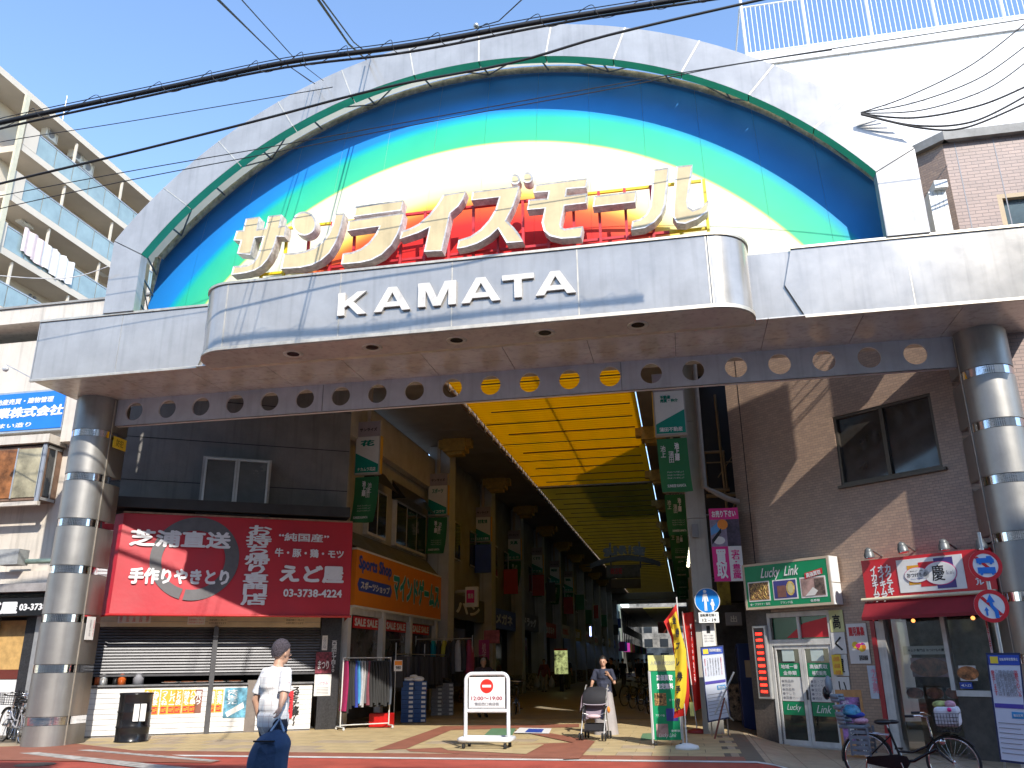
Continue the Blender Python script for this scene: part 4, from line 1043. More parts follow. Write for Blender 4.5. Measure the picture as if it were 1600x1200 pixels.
# upper wall round the window opening
rb.part('wall', MB().box(0, wx0, 0, .3, LOWZ, TOPZ).box(wx1, LB, 0, .3, LOWZ, TOPZ).box(wx0, wx1, 0, .3, LOWZ, wz0).box(wx0, wx1, 0, .3, wz1, TOPZ), BR1)
w_ = rb.part('window', MB().box(wx0, wx1, .10, .14, wz0, wz1), M('bronze glass', (.045, .042, .038), .07, 0, .3, 1.2, spec=.8))
BRZ = M('bronze frame', (.10, .085, .07), .4, .5, .1, 5)
f = MB().box(wx0, wx1, .02, .12, wz0, wz0 + .06).box(wx0, wx1, .02, .12, wz1 - .06, wz1).box(wx0, wx0 + .06, .02, .12, wz0 + .062, wz1 - .062).box(wx1 - .06, wx1, .02, .12, wz0 + .062, wz1 - .062)
xm_ = (wx0 + wx1) / 2; f.box(xm_ - .04, xm_ + .04, .03, .12, wz0 + .062, wz1 - .062); rb.part('frame', f, BRZ, w_)
rb.box('sill', wx0 - .05, wx1 + .08, -.08, .12, wz0 - .06, wz0 - .003, BRZ, w_)
rb.box('blind', wx0 + .3, xm_ - .2, .145, .155, wz0 + .2, wz0 + .8, DARK, w_); rb.box('room', wx0, wx1, .4, .42, wz0, wz1, M('room pale', (.25, .23, .2), .8, 0, .4, 1.5), w_)
rb.box('shadow_joint', .35, .37, -.004, 0, LOWZ, TOPZ, BLACK)
rb.box('end_wall', -.001, .12, .301, 6, -.3, TOPZ, M('side render', (.10, .09, .085), .8, 0, .2, 1.5))
GRAN2 = M('brown granite', (.085, .068, .060), .35, 0, .3, 25)
rb.box('roof_cap', -.15, LB + .1, -.12, 5, TOPZ + .003, TOPZ + .2, M('grey cap', (.30, .29, .27), .7, 0, .2, 3))
# street face
rb.fr = FF
cxn = FB.w((LB, 0, 0)).x
wq = FF.rect(1562, 305, 1640, 360, 0)
a0 = FF.px(1557, 305)[0]; b0 = a0 + 2.2; zt_, zb_ = FF.px(1560, 304)[1], FF.px(1565, 420)[1]
rb.part('street_wall', MB().box(cxn + .003, a0, 0, .3, -.3, TOPZ).box(b0, 14, 0, .3, -.3, TOPZ).box(a0, b0, 0, .3, -.3, zb_).box(a0, b0, 0, .3, zt_, TOPZ), BR2)
for x in (cxn + .22, cxn + .95): rb.box('wall_joint', x, x + .02, -.004, -.0005, 3, TOPZ, GREYI)
w_ = rb.box('window', a0, b0, .12, .14, zb_, zt_, M('blue grey glass', (.10, .14, .16), .08, 0, .3, 1.0, spec=.8))
f = MB().box(a0, b0, .0, .12, zt_ - .09, zt_).box(a0, a0 + .09, .0, .12, zb_, zt_ - .092).box(b0 - .09, b0, 0, .12, zb_, zt_ - .092); rb.part('frame', f, M('tan frame', (.48, .36, .22), .6), w_)
mb = MB(); vs = []
for j in range(2):
    for i in range(61):
        x = a0 + .1 + (b0 - a0 - .2) * i / 60; vs.append((x, .20 + .04 * math.sin(i * .9), zb_ + .05 + j * (zt_ - zb_ - .35)))
mb.add(vs, [(i, i + 1, 61 + i + 1, 61 + i) for i in range(60)], True); rb.part('curtain', mb, PAPER, w_)
rb.box('roof_cap', cxn, 14, -.14, 2, TOPZ + .003, TOPZ + .2, MATS['grey cap']); rb.fr = FB
# white duct cabinet and bracket seen beside the right arch leg
t = T('white_cabinet', 'white ribbed metal cabinet between the arch leg and the tiled building', 'cabinet', front(15.4), (5.2, 0, 8.7))
fc = front(15.4); a = fc.px(1450, 300)[0]; b = fc.px(1478, 300)[0]; zt_ = fc.px(1465, 298)[1]
for k in range(4): t.box('rib_panel', a + (b - a) * k / 4 + .004, a + (b - a) * (k + 1) / 4 - .004, 0, .3, 8.7, zt_, WHITE)
t.box('top_box', a + .1, b + .02, -.12, .25, zt_ + .003, zt_ + .16, WHITE)
# white building at the back with railing
FW = front(24)
WB = M('bright white render', (0.80, 0.78, 0.76), 0.85, 0, 0.05, .8, bump=.1, bscale=20, streak=.12)
wbt = FW.px(1156, 90)[1]; wbx = FW.px(1162, 90)[0] + .1
wb = T('white_building', 'tall white rendered building with rooftop railing behind the gate', 'building', FW, (8, 0, 0))
wb.box('wall', wbx, 30, 0, 12, 0, wbt - .45, WB); wb.box('coping', wbx - .04, 30, -.08, 12, wbt - .447, wbt, WB)
for x in (6.6, 10.5): wb.box('wall_joint', x, x + .012, -.004, -.0005, 8, wbt - .46, GREYI)
for z in (wbt - 2.6,): wb.box('wall_joint', wbx, 30, -.0035, -.0004, z, z + .012, GREYI)
rl = T('roof_railing', 'white metal railing with upright bars along the white roof', 'railing', FW, (8, .3, wbt))
rh = 2.3
for z in (.15, .35, rh): rl.part('rail', MB().tube([(wbx, .3, wbt + z), (30, .3, wbt + z)], .03, 6), WHITE)
x = wbx + .05; k = 0
while x < 16:
    if k % 13 == 0:
        rl.part('post', MB().tube([(x, .3, wbt), (x, .3, wbt + rh + .35)], .06, 8), WHITE)
    else: rl.part('baluster', MB().tube([(x, .3, wbt + .35), (x, .3, wbt + rh)], .014, 5), WHITE)
    x += .155; k += 1
for x in (wbx,): rl.part('side_rail', MB().tube([(x, .3, wbt + .15), (x, 6, wbt + .15)], .03, 6).tube([(x, .3, wbt + rh), (x, 6, wbt + rh)], .03, 6), WHITE)

# ================================================================== RIGHT: signs and shopfronts on the chamfer wall
def brect(a, b, c, d, y): return FB.rect(a, b, c, d, y)
# plinths
pxA = FB.px(1222, 1100, 0)[0]
rb.part('ground_wall', MB().box(0, pxA, -.06, .25, -.4, LOWZ - .002), GRAN2)
dx0 = FB.px(1211, 1060)[0]; dx1 = FB.px(1312, 1060)[0]; dzt = FB.px(1250, 955)[1]
rb.part('ground_wall', MB().box(dx1 + .0, FB.px(1374, 1060)[0], -.06, .25, -.4, LOWZ - .002).box(pxA + .002, dx1 - .002, -.05, .25, dzt, LOWZ - .002), BR1)
# glazed shop door
dr_ = rb.box('door_frame', dx0, dx0 + .07, -.08, .05, -.3, dzt - .01, WHITED)
rb.box('door_frame', dx1 - .07, dx1 - .003, -.08, .05, -.3, dzt - .01, WHITED); rb.box('door_frame', dx0 + .072, dx1 - .072, -.08, .05, dzt - .11, dzt - .01, WHITED)
ztr = FB.px(1240, 999)[1]; zdt = ztr - .12
rb.box('transom', dx0 + .072, dx1 - .072, -.08, .05, zdt, ztr, WHITED)
xm_ = (dx0 + dx1) / 2
rb.box('door_frame', xm_ - .03, xm_ + .03, -.075, .05, ztr + .002, dzt - .112, WHITED)
DG = M('door glass', (.03, .04, .035), .05, 0, .3, 1.5, spec=.8)
for a, b in ((dx0 + .072, xm_ - .03), (xm_ + .03, dx1 - .072)): rb.box('transom_pane', a, b, -.02, 0, ztr + .002, dzt - .112, M('green transom film', (.03, .12, .06), .2))
rb.part('transom_print', MB().prism([(xm_ - .35, ztr + .03), (dx1 - .1, ztr + .03), (dx1 - .1, dzt - .15), (xm_ + .1, dzt - .25)], -.024, -.021), REDI)
for i_, (a, b) in enumerate(((dx0 + .075, xm_ - .004), (xm_ + .004, dx1 - .075))):
    d_ = rb.part('door', MB().box(a, a + .07, -.06, -.01, -.2, zdt - .003).box(b - .07, b, -.06, -.01, -.2, zdt - .003).box(a + .07, b - .07, -.06, -.01, -.2, -.08).box(a + .07, b - .07, -.06, -.01, zdt - .08, zdt - .003), WHITED)
    rb.box('glass', a + .07, b - .07, -.04, -.03, -.08, zdt - .08, DG, d_)
    H_ = zdt - .08; 
    def zz_(py): return FB.px(1262, py)[1]
    rb.box('film', a + .09, b - .09, -.045, -.041, zz_(1057), zz_(1036), GREENI, d_); rb.box('film', a + .09, b - .09, -.045, -.041, zz_(1096), zz_(1058), PAPER, d_); rb.box('film', a + .09, b - .09, -.045, -.041, zz_(1118), zz_(1097), GREENI, d_)
    rb.box('card', a + .2, b - .2, -.046, -.042, zz_(1033), zz_(1014), M('pale card', (.55, .65, .62), .6), d_)
    tx = [('地域一番', '金券類'), ('高価買取', '格安販売')][i_]
    rb.text(tx[0], a + .14, b - .14, zz_(1045), zz_(1038), -.047, WINK, d_, bold=.03); rb.text(tx[1], a + .18, b - .18, zz_(1055), zz_(1048), -.047, WINK, d_, bold=.03)
    for k, s_ in enumerate([['●商品券', '●切手', '●商品券', '●テレカ', '●図書カード'], ['●金・プラチナ', '●ダイヤモンド', '●宝石', '●ブランド品', '●時計']][i_]):
        rb.text(s_, a + .12, a + .12 + .075 * len(s_), zz_(1067 + k * 6.6), zz_(1062 + k * 6.6), -.047, GREYI, d_)
    rb.text(['Lucky', 'Link'][i_], a + .18, b - .16, zz_(1113), zz_(1101), -.047, WINK, d_, shear=.4)
rb.part('handle', MB().box(xm_ + .03, xm_ + .05, -.1, -.07, zz_(1093), zz_(1078)), BLACK)
rb.box('threshold', dx0 - .1, dx1 + .1, -.25, -.02, -.26, -.18, M('steel sill', (.5, .5, .48), .4, .6, .1, 6)); rb.box('shop_back', pxA, dx1, 1.2, 1.25, -.3, 3, M('shop interior', (.10, .09, .08), .8, 0, .3, 2))
# green shop sign
SY = -.38
sx0, sz1 = FB.px(1159, 882.5, SY); sx1, sz0 = FB.px(1303, 945, SY); sz1 = (sz1 + FB.px(1297, 868, SY)[1]) / 2; sz0 = (sz0 + FB.px(1163, 953, SY)[1]) / 2
gs = T('green_shop_sign', 'green light box sign with three photos and script lettering', 'sign', FB, ((sx0 + sx1) / 2, SY, sz0))
W_, H_ = sx1 - sx0, sz1 - sz0
gs.box('light_box', sx0, sx1, SY + .02, -.065, sz0, sz1, M('ivory box', (.62, .58, .50), .5)); fm = MB()
fm.box(sx0, sx1, SY, SY + .019, sz0, sz0 + .05).box(sx0, sx1, SY, SY + .019, sz1 - .05, sz1).box(sx0, sx0 + .05, SY, SY + .019, sz0 + .051, sz1 - .051).box(sx1 - .05, sx1, SY, SY + .019, sz0 + .051, sz1 - .051); gs.part('frame', fm, M('tan trim', (.55, .45, .33), .5))
gs.box('face', sx0 + .051, sx1 - .051, SY + .006, SY + .018, sz0 + .051, sz1 - .051, GREENI)
gs.box('end_panel', sx1 + .002, sx1 + .02, SY + .005, -.07, sz0 + .005, sz0 + H_ * .44, WHITE); gs.box('end_panel', sx1 + .002, sx1 + .02, SY + .005, -.07, sz0 + H_ * .46, sz1 - .005, WHITE)
def U(u): return sx0 + W_ * u
def Vv(v): return sz0 + H_ * v
GOLD = M('photo of gold jewellery', (.36, .20, .07), .4, 0, .9, 26); GOLD2 = M('gold print', (.70, .50, .14), .4, 0, .4, 20)
for k, (a, b) in enumerate(((.05, .31), (.35, .63), (.665, .945))):
    fr_ = gs.box('photo_border', U(a), U(b), SY, SY + .0055, Vv(.17), Vv(.60), WHITE)
    pm = [GOLD, M('photo blue backdrop', (.05, .05, .24), .4, 0, .2, 4), M('photo of banknotes', (.42, .27, .24), .4, 0, .4, 4)][k]
    gs.box('photo', U(a + .012), U(b - .012), SY - .004, SY - .001, Vv(.20), Vv(.575), pm, fr_)
    if k == 0:
        mb = MB()
        for j in range(26):
            x, z = U(random.uniform(a + .03, b - .03)), Vv(random.uniform(.24, .53)); an = random.uniform(0, 3.1); l = random.uniform(.04, .12)
            mb.tube([(x - l * math.cos(an) * .5, SY - .006, z - l * .5 * math.sin(an)), (x + l * .5 * math.cos(an), SY - .006, z + l * .5 * math.sin(an))], .006, 4)
        gs.part('printed_chains', mb, GOLD2, fr_)
    if k == 1:
        gs.part('printed_watch', MB().disc((U(b - .075), Vv(.40)), .105, SY - .007, SY - .0045, 24, rz=.15), GOLD2, fr_); gs.part('printed_dial', MB().disc((U(b - .075), Vv(.40)), .07, SY - .010, SY - .0075, 24, rz=.105), M('dial cream', (.6, .55, .3), .5), fr_)
        gs.box('printed_purse', U(a + .05), U(b - .13), SY - .007, SY - .0045, Vv(.22), Vv(.47), M('brown purse', (.22, .10, .08), .5, 0, .2, 8), fr_)
    if k == 2:
        gs.box('printed_note', U(a + .16), U(b - .015), SY - .007, SY - .0045, Vv(.22), Vv(.55), M('dark note', (.17, .12, .10), .5, 0, .6, 9), fr_)
        gs.part('printed_note', MB().prism([(U(a + .05), Vv(.21)), (U(a + .14), Vv(.38)), (U(a + .19), Vv(.30)), (U(a + .15), Vv(.21))], SY - .0105, SY - .0078), PAPER, fr_)
gs.text('Lucky  Link', U(.22), U(.67), Vv(.60), Vv(.88), SY - .008, WINK, bold=.015, shear=.45)
pb = MB(); pb.prism([(U(.73), Vv(.56)), (U(.925), Vv(.64)), (U(.925), Vv(.76)), (U(.73), Vv(.68))], SY - .012, SY - .009); gs.part('red_ribbon', pb, REDI); gs.text('高価買取', U(.745), U(.91), Vv(.605), Vv(.705), SY - .014, WINK, bold=.03, rot=.16)
for s_, a, b in (('金・プラチナ・宝石', .06, .30), ('ブランド品', .42, .56), ('金券類', .76, .86)): gs.text(s_, U(a), U(b), Vv(.08), Vv(.135), SY - .002, WINK, bold=.015)
# red LED board
q = brect(1174, 978, 1207, 1093, -.16); 
lb = T('led_board', 'narrow upright board with ten rows of glowing red letters', 'sign', FB, (q[0], -.16, q[2]))
lb.box('case', q[0], q[1], -.16, -.062, q[2], q[3], ALU, bevel=.02); lb.box('screen', q[0] + .05, q[1] - .05, -.168, -.161, q[2] + .05, q[3] - .05, M('dark screen', (.06, .03, .03), .3))
LED = M('red led', (1.0, .03, .015), .4, 0, 0, emit=2.0)
rws = ['ビール券94%', 'JCB券98%', 'VISA98%', 'UC券98%', '図書券96%', '全国百貨', 'ダイヤ98%', '切手シート', '印紙高価', 'テレカ90%']
hh = (q[3] - q[2] - .2) / 10
for k in range(10):
    z = q[3] - .1 - hh * (k + 1)
    lb.box('led_row', q[0] + .09, q[1] - .09, -.171, -.1685, z + hh * .22, z + hh * .62, M('led glow', (.55, .02, .01), .5, 0, 0, emit=1.0))
    lb.text(rws[k], q[0] + .10, q[1] - .10, z + hh * .22, z + hh * .64, -.173, LED, bold=.02)
# vertical row of square cards
for k, ch in enumerate('高く買い取'):
    py = 954 + k * 34.5; xo = 1294 + k * 3.4
    q = brect(xo, py, xo + 26, py + 33, -.09)
    t = T('square_card', ['yellow and white card with a bold character, topmost beside the green sign', 'white card with one angular stroke below the topmost card', 'white card with a boxy character in the middle of the card row', 'white card with two short strokes near the row foot', 'lowest pale green card of the upright card row'][k], 'card', FB, (q[0], -.09, q[2]), group='upright row of character cards beside the door')
    t.box('sheet', q[0], q[1], -.09, -.075, q[2], q[3], [M('pale yellow card', (.60, .60, .28), .6), PAPER, PAPER, PAPER, M('pale green card', (.50, .56, .32), .6)][k])
    t.text(ch, q[0] + .07, q[1] - .07, q[2] + .06, q[3] - .08, -.093, INK, bold=.03)
q = brect(1299, 1023, 1317, 1054, -.12); t = T('yellow_notice', 'small yellow notice over the card row', 'notice', FB, (q[0], -.12, q[2])); t.box('sheet', q[0], q[1], -.125, -.115, q[2], q[3], YELLOWI)
for k in range(3): t.text('入居者募集', q[0] + .03, q[1] - .03, q[3] - .13 * (k + 1), q[3] - .13 * k - .04, -.127, REDI)
q = brect(1321, 975, 1361, 1037, -.09); t = T('nursery_poster', 'white poster with flowers and red heading on the tiled wall', 'poster', FB, (q[0], -.09, q[2]))
t.box('sheet', q[0], q[1], -.085, -.07, q[2], q[3], PAPER); t.text('園児募集', q[0] + .05, q[1] - .05, q[3] - .24, q[3] - .06, -.088, REDI, bold=.04); t.text('蓮塚幼稚園', q[0] + .2, q[1] - .05, q[2] + .06, q[2] + .16, -.088, INK, bold=.02)
for k in range(14):
    x, z = random.uniform(q[0] + .12, q[1] - .1), random.uniform(q[2] + .28, q[3] - .4); t.part('printed_flower', MB().disc((x, z), random.uniform(.03, .07), -.0875 - k * .0004, -.0865 - k * .0004, 10), random.choice([REDI, YELLOWI, ORANGEI, M('purple print', (.2, .05, .4), .5), PINKI]))
q = brect(1354, 1040, 1374, 1092, -.09); t = T('pink_blue_notice', 'narrow pink and blue bill below the flower poster', 'notice', FB, (q[0], -.09, q[2])); t.box('sheet', q[0], q[1], -.085, -.07, q[2], q[3], M('pale blue paper', (.55, .62, .70), .7)); t.text('キムチ直売', q[0] + .06, q[0] + .2, q[2] + .1, q[3] - .06, -.088, M('pink ink', (.75, .25, .35), .6), vert=True, bold=.02)
# pickle shop: red sign, awning, windows
KY = -.42
kx0, kz1 = FB.px(1345, 876, KY); kx1, kz0 = FB.px(1527, 924, KY); kz1 = (kz1 + FB.px(1527, 858, KY)[1]) / 2; kz0 = (kz0 + FB.px(1352, 935, KY)[1]) / 2; kx1 += .35
ks = T('red_pickle_sign', 'red pickle shop sign with a white panel and two joined ovals', 'sign', FB, ((kx0 + kx1) / 2, KY, kz0))
REDS = M('red sign face', (.62, .012, .02), .35, 0, .04, 2)
ks.box('box', kx0, kx1, KY, -.061, kz0, kz1, REDS)
a, zt_ = FB.px(1400, 876, KY); b, zb_ = FB.px(1512, 919, KY); zt_ = (zt_ + FB.px(1504, 865, KY)[1]) / 2; zb_ = (zb_ + FB.px(1406, 927, KY)[1]) / 2
wp = ks.box('white_panel', a, b, KY - .012, KY - .002, zb_, zt_, WHITE)
w2, h2 = b - a, zt_ - zb_
def pu(u): return a + w2 * u
def pv_(v): return zb_ + h2 * v
for u0, u1, v0, v1, mt in ((.16, .36, .22, .80, M('amber print', (.75, .36, .02), .5)), (.34, .66, .14, .87, REDI), (.58, .86, .05, .95, M('violet print', (.07, .05, .22), .5))): ks.box('printed_block', pu(u0), pu(u1), KY - .016 - u0 * .002, KY - .013, pv_(v0), pv_(v1), mt, wp)
for c, rx, rz_ in ((.30, .19, .22), (.65, .24, .335)):
    ks.part('oval_outline', MB().disc((pu(c), pv_(.5)), w2 * rx * 1.04, KY - .021, KY - .018, 36, rz=h2 * rz_ * 1.06), PINKI, wp)
for c, rx, rz_ in ((.30, .19, .22), (.65, .24, .335)):
    ks.part('oval', MB().disc((pu(c), pv_(.5)), w2 * rx, KY - .026, KY - .022, 36, rz=h2 * rz_), WHITE, wp)
ks.text('おつけもの', pu(.15), pu(.45), pv_(.44), pv_(.57), KY - .028, INK, wp, bold=.01); ks.text('慶', pu(.53), pu(.72), pv_(.28), pv_(.75), KY - .028, INK, wp, bold=.01); ks.text('kei', pu(.75), pu(.85), pv_(.44), pv_(.56), KY - .028, GREYI, wp)
ks.text('韓国キムチ・漬物', pu(.2), pu(.40), pv_(.60), pv_(.64), KY - .028, INK, wp); ks.text('Kyoto Tsukemono', pu(.2), pu(.44), pv_(.36), pv_(.40), KY - .028, BLUEI, wp)
for s_, p0 in (('カクテキ', 1384), ('オイキムチ', 1373), ('イカキムチ', 1361)):
    x_ = FB.px(p0, 900, KY)[0]; ks.text(s_, x_, x_ + .13, kz1 - .14 - len(s_) * .138, kz1 - .12, KY - .004, WINK, bold=.045, vert=True)
ks.text('ナムル', b + .16, b + .30, kz0 + .1, kz1 - .35, KY - .004, WINK, bold=.045, vert=True)
ks.part('pipe', MB().tube([(kx0 - .05, KY - .08, kz0 - .03), (kx1, KY - .08, kz0 - .03)], .035, 10), M('cream pipe', (.65, .60, .42), .4))
KX0 = FB.px(1376, 1060)[0]
aw = T('dark_red_awning', 'folded dark red awning under the pickle shop sign', 'awning', FB, ((kx0 + kx1) / 2, -.6, kz0 - .4))
aw.part('canvas', MB().add([(kx0, -.48, kz0 - .08), (kx1, -.48, kz0 - .08), (kx1, -.72, kz0 - .36), (kx0 + .02, -.72, kz0 - .36)], [(0, 1, 2, 3)]).add([(kx0 + .02, -.72, kz0 - .36), (kx1, -.72, kz0 - .36), (kx1, -.72, kz0 - .42), (kx0 + .02, -.72, kz0 - .42)], [(0, 1, 2, 3)]).add([(kx0, -.48, kz0 - .08), (kx0 + .02, -.72, kz0 - .42), (kx0, -.1, kz0 - .42), (kx0, -.1, kz0 - .08)], [(0, 1, 2, 3)]), M('maroon canvas', (.25, .012, .02), .7, 0, .15, 3))
aw.part('roller', MB().tube([(kx0 + .1, -.3, kz0 - .1), (kx1, -.3, kz0 - .1)], .07, 8), M('red roller', (.5, .02, .03), .4))
for px_ in (1421, 1515):
    x_ = FB.px(px_, 960, -.7)[0]; solo('bulb_lamp', ['small glowing bulb under the dark red awning, left one', 'small glowing bulb under the dark red awning, right one'][px_ > 1500], 'lamp', MB().ball((x_, -.60, kz0 - .46), .035, 12), M('warm bulb', (1.0, .32, .08), .4, 0, 0, emit=.9), FB)
for k, (px_, py_) in enumerate(((1358, 868), (1410, 859), (1475, 855), (1533, 854))):
    x_, z_ = FB.px(px_, py_, -.55)
    t = T('spotlight', ['spotlight over the left end of the red pickle sign', 'second spotlight from the left over the red pickle sign', 'third spotlight from the left, tilted over the white panel', 'rightmost spotlight beside the upper round road sign'][k], 'spotlight', FB, (x_, -.55, z_), group='spotlights above the red pickle shop sign')
    LG = M('lamp grey', (.16, .17, .17), .4, .3, .1, 8)
    t.part('arm', MB().tube([(x_ - .04, -.0, z_ + .02), (x_ - .04, -.35, z_ + .12), (x_, -.5, z_ + .08)], .018, 6), LG)
    d_ = V((.12 if k % 2 else .02, .0, -.8)).normalized(); c_ = V((x_, -.55, z_ + .06)); m_ = MB(); m_.tube([c_ - d_ * .02, c_ + d_ * .02, c_ + d_ * .10], [.07, .092, .10], 16, caps=False); m_.ball(tuple(c_ - d_ * .02), .075, 12)
    t.part('head', m_, LG); t.part('lens', MB().tube([c_ + d_ * .10, c_ + d_ * .115], .092, 16), M('lens', (.5, .5, .5), .05, .8, 0))
# pickle shop window
kr = FB.px(1560, 1060)[0]
zbt = kz0 - .3
rb.part('ground_wall', MB().box(LB - .2, LB, -.06, .25, -.4, LOWZ - .002).box(KX0 + .002, LB - .202, -.02, .25, zbt + .001, LOWZ - .002), GRAN2)
rb.box('post', KX0, KX0 + .09, -.12, .2, -.35, zbt, M('red post', (.35, .01, .02), .4)); rb.box('post', KX0 + .095, KX0 + .27, -.10, .2, -.35, zbt, WHITED)
SHB = M('dim shop interior', (.36, .32, .27), .8, 0, .5, 1.6)
rb.box('shop_back', KX0, LB, 1.3, 1.35, -.3, zbt, SHB); rb.box('shop_floor', KX0, LB, .0, 1.3, -.3, -.22, TAN); rb.box('shop_ceiling', KX0, LB, .26, 1.3, zbt - .05, zbt, DARK)
xa = FB.px(1480, 1000)[0]; SHG = clearglass('clear shop glass')
rb.box('window_post', xa - .04, xa + .04, -.08, .05, .95, zbt, WHITED); rb.box('window_rail', xa + .042, LB - .21, -.08, .05, .85, .95, WHITED); 
rb.box('shop_window', KX0 + .28, xa - .042, .0, .008, .05, zbt - .01, SHG); rb.box('shop_window', xa + .042, LB - .21, -.03, -.022, .955, zbt - .01, SHG)
rb.box('low_wall', xa + .042, LB - .21, -.05, .05, -.3, .848, M('dark low wall', (.08, .07, .06), .6, 0, .3, 4))
PK = M('picture of pickles', (.33, .11, .07), .4, 0, .7, 7)
def pic(a, b, c, d, mat, y=.25, name='picture'):
    q = brect(a, b, c, d, y); return rb.box(name, q[0], q[1], y, y + .01, q[2], q[3], mat), q
p_, q = pic(1410, 1010, 1485, 1022, PAPER); rb.text('キムチ専門店 おつけもの慶', q[0] + .1, q[1] - .1, q[2] + .05, q[3] - .05, .246, INK, p_, bold=.02)
p_, q = pic(1422, 1028, 1485, 1058, M('picture pink', (.40, .22, .26), .4, 0, .4, 4)); rb.part('printed_dish', MB().disc(((q[0] + q[1]) / 2, (q[2] + q[3]) / 2), .38, .243, .248, 28, rz=.17), PK, p_)
for k in range(3): p_, q = pic(1416 + k * 31, 1074, 1444 + k * 31, 1092, M('pale picture', (.42, .38, .34), .5)); rb.part('printed_dish', MB().disc(((q[0] + q[1]) / 2, (q[2] + q[3]) / 2), .17, .243, .248, 24, rz=.10), PK, p_)
p_, q = pic(1497, 1040, 1528, 1064, PAPER, -.04); rb.part('printed_dish', MB().disc(((q[0] + q[1]) / 2, (q[2] + q[3]) / 2), .19, -.045, -.042, 24, rz=.12), M('orange pickle', (.50, .19, .06), .5, 0, .6, 9), p_)
p_, q = pic(1499, 1066, 1520, 1076, BLUEI, -.04); rb.text('◀入口', q[0] + .02, q[1] - .02, q[2] + .03, q[3] - .03, -.043, WINK, p_, bold=.03)
p_, q = pic(1538, 965, 1552, 1020, M('pink paper', (.72, .55, .58), .7), -.09); rb.text('慶キムチ', q[0] + .04, q[1] - .04, q[2] + .05, q[3] - .05, -.094, REDI, p_, bold=.03, vert=True)
p_, q = pic(1553, 960, 1563, 1010, PAPER, -.10); rb.text('しるし', q[0] + .03, q[1] - .03, q[2] + .05, q[3] - .05, -.103, GREYI, p_, vert=True)
rb.part('counter', MB().box(KX0 + .5, LB - .5, .7, 1.2, -.2, .9), M('shop counter', (.18, .14, .09), .6, 0, .2, 4))
# ================================================================== ARCADE
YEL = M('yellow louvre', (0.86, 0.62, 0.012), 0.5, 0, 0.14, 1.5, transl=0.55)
YELD = M('shaded yellow louvre', (0.58, 0.50, 0.14), 0.6, 0, 0.18, 1.0, transl=0.34)  # same louvre, with the shade over the far roof put into its colour
PURL = M('dark purlin', (.10, .09, .07), .6, .2, .2, 4)
ar = T('arcade_roof', 'long arcade roof of yellow louvre slats between dark soffits', 'roof', G, (-3.7, 60, 9))
RX0, RX1, RZ = -6.3, -1.12, 9.5
def slat_mb(y, w=.36):
    return MB().add([(RX0 - .12, y, RZ + .02), (RX1 + .12, y, RZ + .02), (RX1 + .12, y + w, RZ - .035), (RX0 - .12, y + w, RZ - .035), (RX0 - .12, y + w, RZ - .022), (RX1 + .12, y + w, RZ - .022), (RX1 + .12, y, RZ + .033), (RX0 - .12, y, RZ + .033)],
                    [(3, 2, 1, 0), (4, 5, 2, 3), (7, 6, 5, 4), (0, 1, 6, 7)])
me0 = None; y = 16.75; k = 0
while y < 38.7:
    if me0 is None:
        o = ar.part('slat', slat_mb(y), YEL); me0 = o.data; yy = y
    else:
        o = link('slat', me0, ar.e); o.location = (0, y - yy, 0)
    o.rotation_euler.y = random.uniform(-.002, .002)
    y += .262; k += 1
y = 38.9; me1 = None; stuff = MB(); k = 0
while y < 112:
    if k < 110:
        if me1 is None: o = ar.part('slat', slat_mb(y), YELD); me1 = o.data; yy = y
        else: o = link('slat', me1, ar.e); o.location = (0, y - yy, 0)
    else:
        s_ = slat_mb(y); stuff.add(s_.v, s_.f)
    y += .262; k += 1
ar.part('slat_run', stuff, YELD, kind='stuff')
for k in range(66):
    y = 17.1 + 1.45 * k
    ar.part('purlin', MB().tube([(RX0 + (.0 if k % 2 else .5), y, RZ - .10), (RX1 - .1, y, RZ - .10)], .022, 6), PURL)
ar.part('centre_rail', MB().box(-3.75, -3.70, 16.8, 38.7, RZ + .11, RZ + .15).box(-3.0, -2.96, 38.9, 112, RZ + .11, RZ + .15), PURL)
SOF = M('brown grey soffit', (.24, .21, .18), .7, 0, .15, 1.2); SOFW = M('soffit wall grey', (.20, .185, .16), .8, 0, .2, 1)
for xa, xb, s_ in ((-9.4, RX0 - .25, 1), (RX1 + .25, 1.1, -1)):
    for k in range(28):
        y0 = 16.7 + k * 3.55
        ar.part('soffit_panel', MB().box(xa, xb, y0 + .008, y0 + 3.542, 9.33, 9.37), SOF)
for x in (RX0 - .22, RX1 + .22):
    ar.part('edge_beam', MB().box(x - .05, x + .05, 16.7, 112, 9.38, 9.75), M('tan edge beam', (.30, .20, .11), .6, .2, .15, 3))
for k in range(40):
    y = 17 + k * 1.2; mb = MB().tube([(RX0 - .16, y, 9.3), (RX0 - .05, y + .5, 9.7)], .02, 5).tube([(RX0 - .05, y + .5, 9.7), (RX0 - .16, y + 1.1, 9.3)], .02, 5); ar.part('lattice_bar', mb, ALU)
ar.part('cross_beam', MB().box(-8.6, 1, 38.68, 38.85, 9.42, 9.75), M('grey cross beam', (.3, .29, .27), .6, .2, .1, 3))
for y in (104, 111): ar.part('cross_beam', MB().box(-8.6, 1, y, y + 1.5, 8.6, 9.4), M('dim lintel', (.14, .13, .11), .7))
ar.box('canopy_slab', -13.5, -6.6, 16.64, 20.9, 9.40, 9.5, SOF); ar.box('canopy_front', -13.5, -6.6, 16.64, 16.7, 8.9, 9.398, SOF)
# unseen sheet added to shade the far slats, switched off
0 and ar.part('upper_sheet', MB().box(-9.4, 1.1, 40, 103, 10.6, 10.65), M('roof sheet smoked', (.80, .78, .60), .6, 0, .1, 1, transl=.85))
